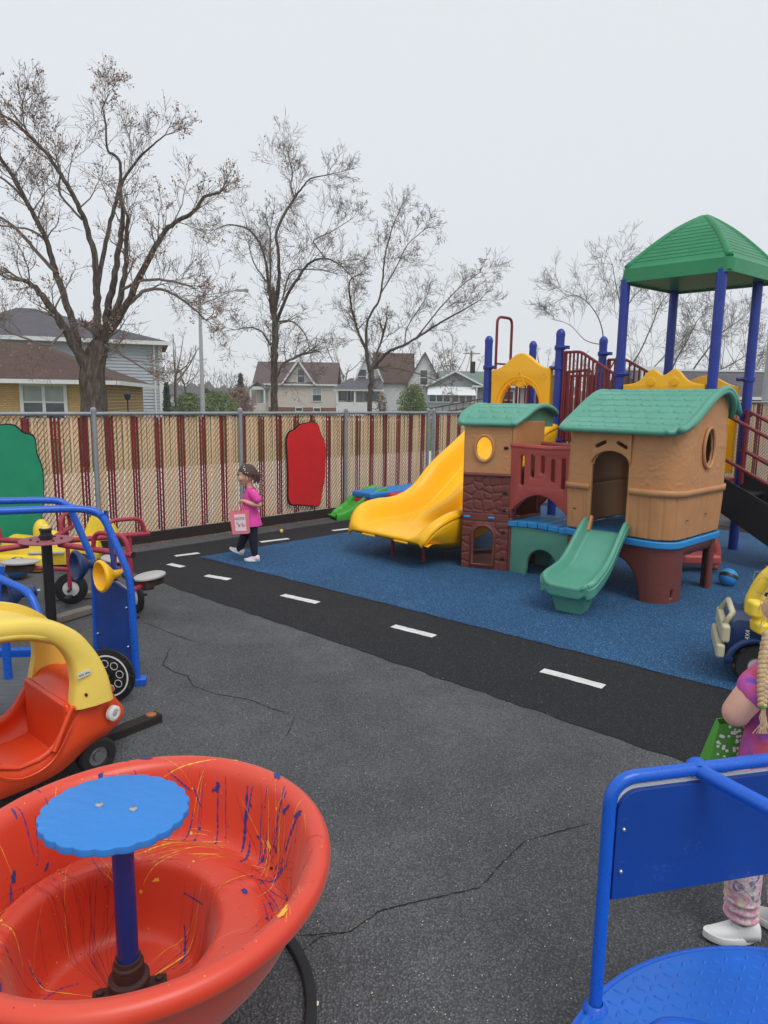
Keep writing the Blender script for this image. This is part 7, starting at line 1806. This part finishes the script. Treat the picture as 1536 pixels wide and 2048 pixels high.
# ================================================================ PEOPLE
def rings(mb, L_, n=20):
    """list of (centre, rx, ry, dirx, diry): closed loft"""
    vs = []
    for c, rx, ry, dx, dy in L_:
        c, dx, dy = Vector(c), Vector(dx), Vector(dy)
        for j in range(n):
            t = 2 * math.pi * j / n; vs.append(c + dx * rx * math.cos(t) + dy * ry * math.sin(t))
    k = len(L_); fs = [(i * n + j, i * n + (j + 1) % n, (i + 1) * n + (j + 1) % n, (i + 1) * n + j) for i in range(k - 1) for j in range(n)] + [tuple(range(n - 1, -1, -1)), tuple((k - 1) * n + j for j in range(n))]
    return mb.add(vs, fs)
def limb(mb, pts, rad, n=14):
    P = bez(pts, 6); Rr = []
    for i in range(len(rad) - 1):
        for k in range(6): Rr.append(rad[i] + (rad[i + 1] - rad[i]) * k / 6)
    Rr.append(rad[-1]); mb.tube(P, Rr, n); mb.sphere(P[0], Rr[0], 12); mb.sphere(P[-1], Rr[-1], 12)
def flesh(name, mb, mat, parent, vox=.005, smooth_it=4, sub=0):
    o = O(name, mb, mat, parent, smooth=180)
    q = o.modifiers.new('remesh', 'REMESH'); q.mode = 'VOXEL'; q.voxel_size = vox; q.use_smooth_shade = True
    q = o.modifiers.new('smooth', 'SMOOTH'); q.iterations = smooth_it; q.factor = .5
    return o
def hand(mb, w, fdir, palm_n, thumb_s, k=1.0, curl=1.1):
    """w wrist point; fdir finger direction; palm_n palm normal; thumb_s side of the thumb; child size k"""
    w, f_, n_ = Vector(w), Vector(fdir).normalized(), Vector(palm_n).normalized(); s_ = Vector(thumb_s).normalized()
    mb.tube([w, w + f_ * .012 * k, w + f_ * .03 * k, w + f_ * .042 * k], [.013 * k, .017 * k, .019 * k, .016 * k], 10)
    for i, (o_, L_) in enumerate(((.0135, .030), (.0045, .034), (-.0045, .032), (-.0135, .025))):
        p = w + f_ * .038 * k + s_ * o_ * k; P = [p]; d = f_.copy()
        for j, q in enumerate((.4, .33, .27)):
            a = curl * (.5, .9, .8)[j]; d = (d * math.cos(a) + n_ * math.sin(a)).normalized(); pn = n_ * 1.0; p = p + d * L_ * q * 1.25 * k; P.append(p)
            n_l = n_
        mb.tube(P, [.0058 * k, .0055 * k, .005 * k, .0042 * k], 8); mb.sphere(P[-1], .0042 * k, 8)
    p = w + f_ * .012 * k + s_ * .012 * k; P = [p, p + (s_ * .7 + f_ * .5 + n_ * .4).normalized() * .016 * k]; P.append(P[-1] + (f_ * .7 + n_ * .7).normalized() * .014 * k); P.append(P[-1] + (n_ * .8 - s_ * .4 + f_ * .3).normalized() * .010 * k); mb.tube(P, [.0075 * k, .0065 * k, .0058 * k, .0048 * k], 8); mb.sphere(P[-1], .0048 * k, 8)
X, Yv, Z = V(1, 0, 0), V(0, 1, 0), V(0, 0, 1)
def shoe(root, heel, fwd, L_, mat, sole, tilt=0):
    f_ = Vector(fwd).normalized(); s_ = V(-f_.y, f_.x, 0); c = Vector(heel)
    ax = f_.cross(Z).normalized(); Mt = Matrix.Rotation(tilt, 3, ax)
    def q(a, b, z): return c + Mt @ (f_ * a * L_ + s_ * b * L_ + Z * z * L_)
    mb = MB(); n = 28
    def out(t, k=1.0):
        a = 2 * math.pi * t; x = .5 - .52 * math.cos(a); y = .19 * math.sin(a) * (.8 + .35 * math.sin(math.pi * min(1, max(0, x)) * .75)) * k; return x, y
    mb.grid(lambda u, v: q(*(lambda xy: (xy[0], xy[1]))(out(u, 1.05 if .2 < v < .8 else 1.0)), .02 + .13 * v + (.04 * max(0, out(u)[0] - .75) / .25)), n, 4, True); k = len(mb.v); mb.f += [tuple(range(n - 1, -1, -1)), tuple(range(k - n, k))]
    S_ = O('shoe', mb, sole, root, smooth=50)
    mb = MB(); prof = [(.0, .02, .15, .36), (.1, .05, .17, .42), (.25, .10, .18, .44), (.40, .2, .17, .38), (.55, .3, .18, .30), (.75, .5, .17, .235), (.92, .7, .13, .20), (1.0, .8, .06, .17)]
    def up_(u, v):
        i = u * (len(prof) - 1); a = min(int(i), len(prof) - 2); fr_ = i - a; x, _, w_, h_ = [prof[a][k_] + (prof[a + 1][k_] - prof[a][k_]) * fr_ for k_ in range(4)]
        t = math.pi * v; return q(x * .98 + .0, w_ * math.copysign(abs(math.cos(t)) ** .7, math.cos(t)), .10 + (h_ - .10) * math.sin(t) ** .7)
    mb.grid(up_, 20, 14); k = 15; O('upper', mb, mat, S_, smooth=180, solid=.003)
    mb = MB()
    for k in range(3):
        x = .42 + .11 * k; h_ = .38 - .06 * k; mb.tube([q(x, -.1, h_ - .06), q(x, 0, h_ + .01), q(x, .1, h_ - .06)], .005, 5)
    for k in range(3): mb.tube([q(.38 + .08 * k, -.175, .14), q(.44 + .08 * k, -.12, .33 - .05 * k)], .0035, 5); mb.tube([q(.38 + .08 * k, .175, .14), q(.44 + .08 * k, .12, .33 - .05 * k)], .0035, 5)
    O('laces', mb, 'bead' if mat == 'shoe2' else 'shoe', S_)
def head(mb, c, f_, s_, k):
    """k = head half height"""
    c = Vector(c); u = Z
    L_ = []
    for z, r1, r2, off in ((-1, .30, .30, .32), (-.88, .42, .5, .26), (-.65, .58, .66, .15), (-.35, .72, .78, .05), (0, .80, .90, -.03), (.35, .82, .95, -.08), (.65, .70, .82, -.10), (.88, .42, .52, -.1), (.98, .16, .2, -.1)):
        L_.append((c + u * z * k + f_ * off * k, r1 * k, r2 * k, s_, f_))
    rings(mb, L_, 24)
    # nose, brow, cheeks, ears, chin
    mb.tube([c + f_ * .80 * k + u * .08 * k, c + f_ * .93 * k - u * .16 * k, c + f_ * 1.0 * k - u * .24 * k], [.07 * k, .09 * k, .11 * k], 8); mb.sphere(c + f_ * .97 * k - u * .25 * k, .115 * k, 10)
    for sg in (-1, 1):
        mb.sphere(c + f_ * .55 * k + s_ * sg * .38 * k - u * .3 * k, .33 * k, 12); mb.sphere(c + s_ * sg * .80 * k - u * .12 * k - f_ * .05 * k, .2 * k, 10, (.5, .8, 1.1))
    mb.sphere(c + f_ * .62 * k - u * .82 * k, .2 * k, 10)
    mb.sphere(c + f_ * .83 * k - u * .50 * k, .12 * k, 10, (1, 1, .8))

# ---- girl with the pink bag
g0 = at(500, 1120, 7.1); g0.z = 0
G1 = T('person', 'small girl in bright pink shirt and navy leggings walking with a pink gift bag', 'person', g0)
f_ = V(-.96, -.2, 0).normalized(); s_ = V(-f_.y, f_.x, 0)     # s_: towards the camera is her left
if s_.y > 0: s_ = -s_
def q1(a, b, z): return g0 - V(.0, 0, 0) + V(-1, 0, 0) * a + s_ * b + Z * z       # a forward (left in photo)
mb = MB()
hd = q1(.02, 0, .905)
head(mb, hd, f_, s_, .098)
limb(mb, [q1(-.02, 0, .74), q1(-.0, 0, .83)], [.036, .036])
rings(mb, [(q1(-.02, 0, .40), .085, .075, s_, f_), (q1(-.02, 0, .47), .088, .078, s_, f_), (q1(.0, 0, .55), .082, .075, s_, f_), (q1(-.01, 0, .64), .084, .07, s_, f_), (q1(-.02, 0, .71), .09, .062, s_, f_), (q1(-.02, 0, .75), .07, .045, s_, f_), (q1(-.02, 0, .77), .04, .035, s_, f_)])
# near arm: shoulder, elbow, hand
aP = [q1(-.045, .095, .73), q1(-.085, .115, .665), q1(-.105, .115, .615)]; limb(mb, aP, [.034, .031, .028])
wr = q1(.045, .095, .645); limb(mb, [q1(-.105, .115, .613), q1(-.03, .115, .62), wr], [.028, .026, .018]); hand(mb, wr, V(-1, 0, .05), V(.0, .25, -1), V(0, -.6, .6), 1.0, 1.2)
aP = [q1(-.02, -.095, .72), q1(-.03, -.12, .62), q1(-.0, -.12, .53), q1(.04, -.1, .46)]; limb(mb, aP, [.034, .029, .025, .018]); hand(mb, q1(.04, -.1, .46), V(-.2, 0, -1), V(-.3, .5, 0), V(-1, 0, 0), 1.0, .5)
for b, hx, kx, ax_, az in ((.042, -.02, -.045, -.05, .075), (-.042, -.0, .045, .12, .09)):
    limb(mb, [q1(hx - .01, b, .44), q1(kx + .01, b, .25), q1(ax_, b, az)], [.055, .038, .026])
flesh('body', mb, 'skin', G1, .0045, 5)
# clothes
mb = MB(); rings(mb, [(q1(-.015, 0, .38), .128, .120, s_, f_), (q1(-.01, 0, .42), .124, .114, s_, f_), (q1(.0, 0, .50), .108, .1, s_, f_), (q1(-.005, 0, .60), .098, .086, s_, f_), (q1(-.02, 0, .70), .1, .074, s_, f_), (q1(-.022, 0, .748), .082, .056, s_, f_), (q1(-.02, 0, .775), .05, .046, s_, f_)], 28)
limb(mb, [q1(-.03, .075, .728), q1(-.06, .108, .705), q1(-.085, .117, .665)], [.044, .046, .047]); limb(mb, [q1(-.02, -.075, .728), q1(-.03, -.11, .70), q1(-.03, -.122, .65)], [.042, .042, .045])
sh = flesh('shirt', mb, 'pink', G1, .005, 3)
mb = MB(); rings(mb, [(q1(-.015, 0, .50), .09, .082, s_, f_), (q1(-.018, 0, .43), .096, .088, s_, f_), (q1(-.015, 0, .37), .085, .08, s_, f_)])
for b, hx, kx, ax_, az in ((.042, -.02, -.045, -.05, .075), (-.042, -.0, .045, .12, .09)): limb(mb, [q1(hx - .01, b, .44), q1(kx + .01, b, .25), q1(ax_, b, az)], [.060, .050, .032])
flesh('leggings', mb, 'navy_cloth', G1, .005, 3)
shoe(G1, q1(-.10, .042, .004), V(-1, -.1, 0), .155, 'shoe', 'sole'); shoe(G1, q1(.075, -.042, .045), V(-1, -.05, 0), .155, 'shoe', 'sole', -.42 * -1)
# face
for sg in (-1, 1):
    mb = MB(); c = hd + f_ * .087 + s_ * sg * .031 + Z * .004; mb.sphere(c, .0085, 10, (1, 1, .8)); O('eye', mb, 'eye', G1); mb = MB(); mb.tube([c + V(0, 0, .017) - s_ * sg * .012, c + Z * .021, c + V(0, 0, .015) + s_ * sg * .012], .0025, 6); O('eyebrow', mb, 'hair', G1)
mb = MB(); c = hd + f_ * .091 - Z * .050; mb.tube([c - s_ * .016 - f_ * .006, c, c + s_ * .016 - f_ * .006], .004, 6); O('mouth', mb, 'lips', G1)
# hair: cap swept back in rows with beads, short hanging ponytails
mb = MB(); r_ = random.Random(8)
def cap(u, v):
    a = 2 * math.pi * u; t = v * 1.75; x = math.cos(a) * math.sin(t); y = math.sin(a) * math.sin(t); z = math.cos(t)
    k = 1.0 + .03 * abs(math.sin(a * 8))
    # hair line: pull back at the face
    fwdness = max(0, x); zz = z
    return hd - f_ * .012 + Z * .010 + f_ * x * .098 * k * (1 - .35 * max(0, -z + .15) * fwdness * 2.2) + s_ * y * .089 * k + Z * max(zz, .38 * fwdness + zz * (1 - fwdness)) * .1 * k
mb.grid(cap, 112, 24, True); O('hair', mb, 'hair', G1, smooth=180, solid=.006); HR = bpy.data.objects['hair']
for k in range(9):
    a = -1.1 + 2.2 * k / 8; mb = MB(); p = hd - f_ * .09 * math.cos(a) + s_ * .085 * math.sin(a) + Z * .02; P = [p, p - f_ * .035 + Z * .0, p - f_ * .045 - Z * .035, p - f_ * .035 - Z * (.075 + r_.uniform(0, .03))]; mb.tube(bez(P, 4), .011, 6); O('braid', mb, 'hair', HR, smooth=180)
    m2 = MB()
    for t in range(3): m2.sphere(P[-1] - Z * (.002 + .013 * t), .0072, 8)
    O('beads', m2, 'bead', HR)
m2 = MB()
for k in range(26):
    a = r_.uniform(-2.2, 2.2); e = r_.uniform(.1, 1.1); m2.sphere(hd - f_ * .1 * math.cos(a) * math.cos(e) + s_ * .09 * math.sin(a) * math.cos(e) + Z * .1 * math.sin(e) + Z * .012, .0055, 8)
O('beads', m2, 'bead', HR)
for sg in (1,): mb = MB(); mb.sphere(hd + s_ * .088 - f_ * .004 - Z * .032, .006, 8); O('earring', mb, 'bead', G1)

# bag held by the girl
bgc = q1(.115, .13, .0); B1 = T('gift_bag', 'pink gift bag with white printed front held by the walking girl', 'bag', (bgc.x, bgc.y, .30))
fx, fy = V(.97, -.24, 0).normalized(), V(.24, .97, 0).normalized()
def bq(a, b, z): return V(bgc.x, bgc.y, 0) + fx * a + fy * b + Z * z
t_ = R(-6); Mb = Matrix.Rotation(t_, 3, fy)
def bp(a, b, z): return V(bgc.x, bgc.y, .63) + Mb @ (fx * a + fy * b + Z * (z - .63))
mb = MB(); w0, w1, d0, z0_, z1_ = .083, .098, .03, .315, .545
mb.add([bp(-w0, -d0, z0_), bp(w0, -d0, z0_), bp(w0, d0, z0_), bp(-w0, d0, z0_), bp(-w1, -d0 * .8, z1_), bp(w1, -d0 * .8, z1_ - .015), bp(w1, d0 * .8, z1_), bp(-w1, d0 * .8, z1_ + .01)], [(3, 2, 1, 0), (0, 1, 5, 4), (1, 2, 6, 5), (2, 3, 7, 6), (3, 0, 4, 7)])
BG = O('bag_body', mb, 'bagpink', B1, smooth=0, solid=.003)
mb = MB(); mb.add([bp(-.045, -d0 - .004, .345), bp(.078, -d0 - .004, .345), bp(.078, -d0 - .0, .515), bp(-.045, -d0 - .0, .515)], [(0, 1, 2, 3)]); O('printed_panel', mb, 'bagwhite', BG, smooth=0, solid=.001)
Mx = frame(bp(.017, -d0 - .0065, .475), Mb @ fx, Mb @ Z); text('EASTER', .034, .0004, Mx, 'bagred', BG)
mb = MB(); r_ = random.Random(2)
for k in range(16): mb.sphere(bp(.017 + r_.gauss(0, .02), -d0 - .0062, .405 + r_.gauss(0, .012)), r_.uniform(.003, .007), 6, (1, .2, 1))
O('print_motif', mb, 'bagred', BG)
for y in (-d0 * .8, d0 * .8):
    mb = MB(); hp_ = wr + V(-.035, 0, -.012) + V(0, 0, 0); P = bez([bp(-.055, y, z1_ - .01), bp(-.045, y, z1_ + .04).lerp(hp_, .35), hp_ + V(-.006, y * .3, .004), hp_ + V(.008, y * .3, .004), bp(.05, y, z1_ + .04).lerp(hp_, .35), bp(.06, y, z1_ - .01)], 5)
    mb2 = MB()
    for a, b in zip(P, P[1:]): mb.bar(a, b + (b - a) * .05, .003, .014, (0, -1, 0))
    O('bag_handle', mb, 'bagpink', BG, smooth=0)

# ---- blonde girl at the right edge
p2 = V(1.13, 1.99, 0); G2 = T('person', 'blonde girl with long braid, tie dye shirt and trousers, standing behind the blue spinner', 'person', p2)
F2 = V(-.72, .69, 0).normalized(); S2_ = V(F2.y * -1, F2.x, 0)    # her left
S2_ = V(-F2.y, F2.x, 0)
def q2(a, b, z): return p2 + F2 * a + S2_ * b + Z * z
mb = MB(); hd2 = V(1.185, 2.0, 1.035)
FH = V(-.30, .954, 0).normalized(); SH = V(-FH.y, FH.x, 0); head(mb, hd2, FH, SH, .105)
tor = [(.50, .10, .095), (.56, .112, .1), (.64, .1, .09), (.74, .1, .088), (.82, .11, .085), (.875, .1, .065), (.91, .05, .045)]
cx2 = lambda z: q2(-.01, 0, z) + V(.03, .0, 0)
rings(mb, [(cx2(z), a, b, S2_, F2) for z, a, b in tor], 24); limb(mb, [cx2(.88), hd2 - Z * .07], [.042, .040])
# visible arm (left side in the picture): hangs out, bent forward
el = V(.985, 1.93, .735); limb(mb, [V(1.085, 1.92, .865), V(1.02, 1.915, .80), el], [.042, .044, .040]); w2 = V(1.13, 2.09, .65); limb(mb, [el, V(1.05, 2.02, .69), w2], [.040, .034, .021]); hand(mb, w2, V(.9, .3, -.4), V(.5, -.3, -.8), V(-.5, .6, .5), 1.15, 1.1)
limb(mb, [q2(0, -.12, .865), q2(.03, -.16, .76), q2(.06, -.14, .66), q2(.09, -.05, .62)], [.042, .036, .032, .021]); hand(mb, q2(.09, -.05, .62), F2, V(0, 0, -1), S2_, 1.15, 1.0)
legs = ((V(1.085, 1.955, .50), V(1.07, 1.96, .30), V(1.085, 1.965, .07)), (q2(-.04, -.075, .50), q2(-.05, -.08, .29), q2(-.08, -.085, .07)))
for L_ in legs: limb(mb, list(L_), [.075, .050, .032])
flesh('body', mb, 'skin2', G2, .005, 5)
mb = MB(); rings(mb, [(cx2(z), a * 1.12 + .006, b * 1.12 + .006, S2_, F2) for z, a, b in [(.47, .108, .105)] + tor[:-1]] + [(cx2(.905), .06, .055, S2_, F2)], 28)
limb(mb, [V(1.11, 1.925, .87), V(1.065, 1.916, .845), V(1.03, 1.912, .812)], [.048, .052, .056]); limb(mb, [q2(0, -.1, .87), q2(.02, -.15, .80)], [.05, .056]); flesh('shirt', mb, 'tied', G2, .005, 3)
mb = MB(); rings(mb, [(cx2(.54), .118, .11, S2_, F2), (cx2(.47), .12, .115, S2_, F2), (cx2(.42), .1, .1, S2_, F2)])
for L_ in legs:
    P = [L_[0] - Z * .03, L_[0].lerp(L_[1], .6), L_[1], L_[1].lerp(L_[2], .5), L_[2] + Z * .022]; limb(mb, P, [.085, .07, .060, .054, .046])
    for zz in (.085, .112, .14): rings(mb, [(L_[1].lerp(L_[2], 1 - (zz - .07) / .23) + Z * q, r, r, X, Yv) for q, r in ((-.012, .046), (0, .055), (.012, .046))], 18)
flesh('trousers', mb, 'tied2', G2, .005, 3)
K['shoe2'] = K['sole']
shoe(G2, V(1.135, 1.955, .002), V(-1, .02, 0), .165, 'shoe2', 'sole'); shoe(G2, q2(-.14, -.085, .002), F2, .165, 'shoe2', 'sole')
for sg in (-1, 1):
    mb = MB(); c = hd2 + FH * .093 + SH * sg * .033; mb.sphere(c, .009, 10, (1, 1, .8)); O('eye', mb, 'eye', G2)
mb = MB(); c = hd2 + FH * .098 - Z * .053; mb.tube([c - SH * .017 - FH * .006, c, c + SH * .017 - FH * .006], .004, 6); O('mouth', mb, 'lips', G2)
mb = MB()
def cap2(u, v):
    a = 2 * math.pi * u; t = v * 1.95; x = math.cos(a) * math.sin(t); y = math.sin(a) * math.sin(t); z = math.cos(t); k = 1 + .02 * math.sin(a * 30 + t * 3); fn_ = max(0, x)
    return hd2 - FH * .014 + Z * .012 + FH * x * .104 * k * (1 - .35 * max(0, .15 - z) * fn_ * 2.2) + SH * y * .096 * k + Z * max(z, .38 * fn_ + z * (1 - fn_)) * .108 * k
mb.grid(cap2, 72, 22, True); H2_ = O('hair', mb, 'blonde', G2, smooth=180, solid=.006)
r_ = random.Random(31); mb = MB()
for k in range(70):
    a = r_.uniform(0, 6.28); e = r_.uniform(-.3, 1.3); n_ = V(math.cos(a) * math.cos(e), math.sin(a) * math.cos(e), math.sin(e)); p = hd2 + V(n_.x * .1, n_.y * .1, n_.z * .11); d = (n_ + V(r_.gauss(0, .8), r_.gauss(0, .8), r_.gauss(0, .6))).normalized()
    P = [p, p + d * .02 + V(0, 0, .005), p + d * .04 + n_ * r_.uniform(-.02, .02), p + d * .055 + V(0, 0, -r_.uniform(0, .04))]; mb.tube(bez(P, 3), .0009, 3, False)
for k in range(34):  # wisps blowing to the left of the head
    p = hd2 + V(-.075 + r_.gauss(0, .02), -.06, r_.uniform(-.06, .06)); a = r_.uniform(-.5, 1.2); L_ = r_.uniform(.03, .075)
    P = [p, p + V(-.5 * L_, -.01, .45 * L_), p + V(-.9 * L_, -.01, .2 * L_ * a), p + V(-L_, -.01, -.6 * L_ * abs(a))]; mb.tube(bez(P, 4), .0011, 3, False)
o = O('stray_hair', mb, 'blonde', H2_, smooth=180); o['kind'] = 'stuff'
# braid: three strands plaited down the back
bt, bb_ = V(1.045, 1.895, .975), V(1.012, 1.845, .79)
for s3 in range(3):
    mb = MB(); P = []; Rr = []
    for k in range(70):
        t = k / 69; c = bt.lerp(bb_, t) + V(-.008 * math.sin(t * 3.1), 0, 0); ph = 2 * math.pi * (t * 5.2 + s3 / 3); w_ = .0125 * (1 - .45 * t); P.append(c + X * w_ * math.sin(ph) + Yv * -w_ * .7 * math.sin(2 * ph)); Rr.append(.0125 * (1 - .5 * t))
    mb.tube(P, Rr, 8); O('braid_strand', mb, 'blonde', H2_, smooth=180)
mb = MB()
for k in range(26): mb.tube([bb_ + V(r_.gauss(0, .003), 0, 0), bb_ + V(r_.gauss(0.005, .006), -.003, -.03), bb_ + V(.01 + r_.gauss(0, .01), -.006, -.075)], .0013, 3, False)
o = O('braid_tail', mb, 'blonde', H2_); o['kind'] = 'stuff'
mb = MB(); mb.lathe([(.008, -.005), (.0095, 0), (.008, .005)], bb_, 12); O('hair_tie', mb, 'lime', H2_)
# green bag held in front
B2 = T('green_bag', 'shiny green gift bag with white dots held by the blonde girl', 'bag', (1.0, 2.16, .60))
a1, a2, a3, a4 = V(1.07, 2.05, .685), V(1.19, 2.05, .70), V(1.20, 2.10, .70), V(1.08, 2.09, .685)
c1, c2, c3, c4 = V(1.035, 2.03, .53), V(1.12, 2.03, .48), V(1.13, 2.12, .48), V(1.045, 2.11, .53)
mb = MB(); mb.add([a1, a2, a3, a4, c1, c2, c3, c4], [(0, 1, 5, 4), (1, 2, 6, 5), (2, 3, 7, 6), (3, 0, 4, 7), (4, 5, 6, 7)]); BB = O('bag_body', mb, 'baggreen', B2, smooth=0, solid=.003)
mb = MB(); nrm = (a2 - a1).cross(c1 - a1).normalized(); nrm = nrm if nrm.y < 0 else -nrm; r_ = random.Random(6)
for k in range(60):
    u, v = r_.uniform(.06, .94), r_.uniform(.06, .94); p = a1.lerp(a2, u).lerp(c1.lerp(c2, u), v) + nrm * .003; r = r_.uniform(.003, .006); e1_ = (a2 - a1).normalized(); e2_ = e1_.cross(nrm); mb.add([p + e1_ * r * math.cos(t * .785) + e2_ * r * math.sin(t * .785) for t in range(8)], [tuple(range(8))])
o = O('printed_dots', mb, 'dot', BB, smooth=0)

G2.location.x += .068; G2.scale = (1, 1, 1.065)
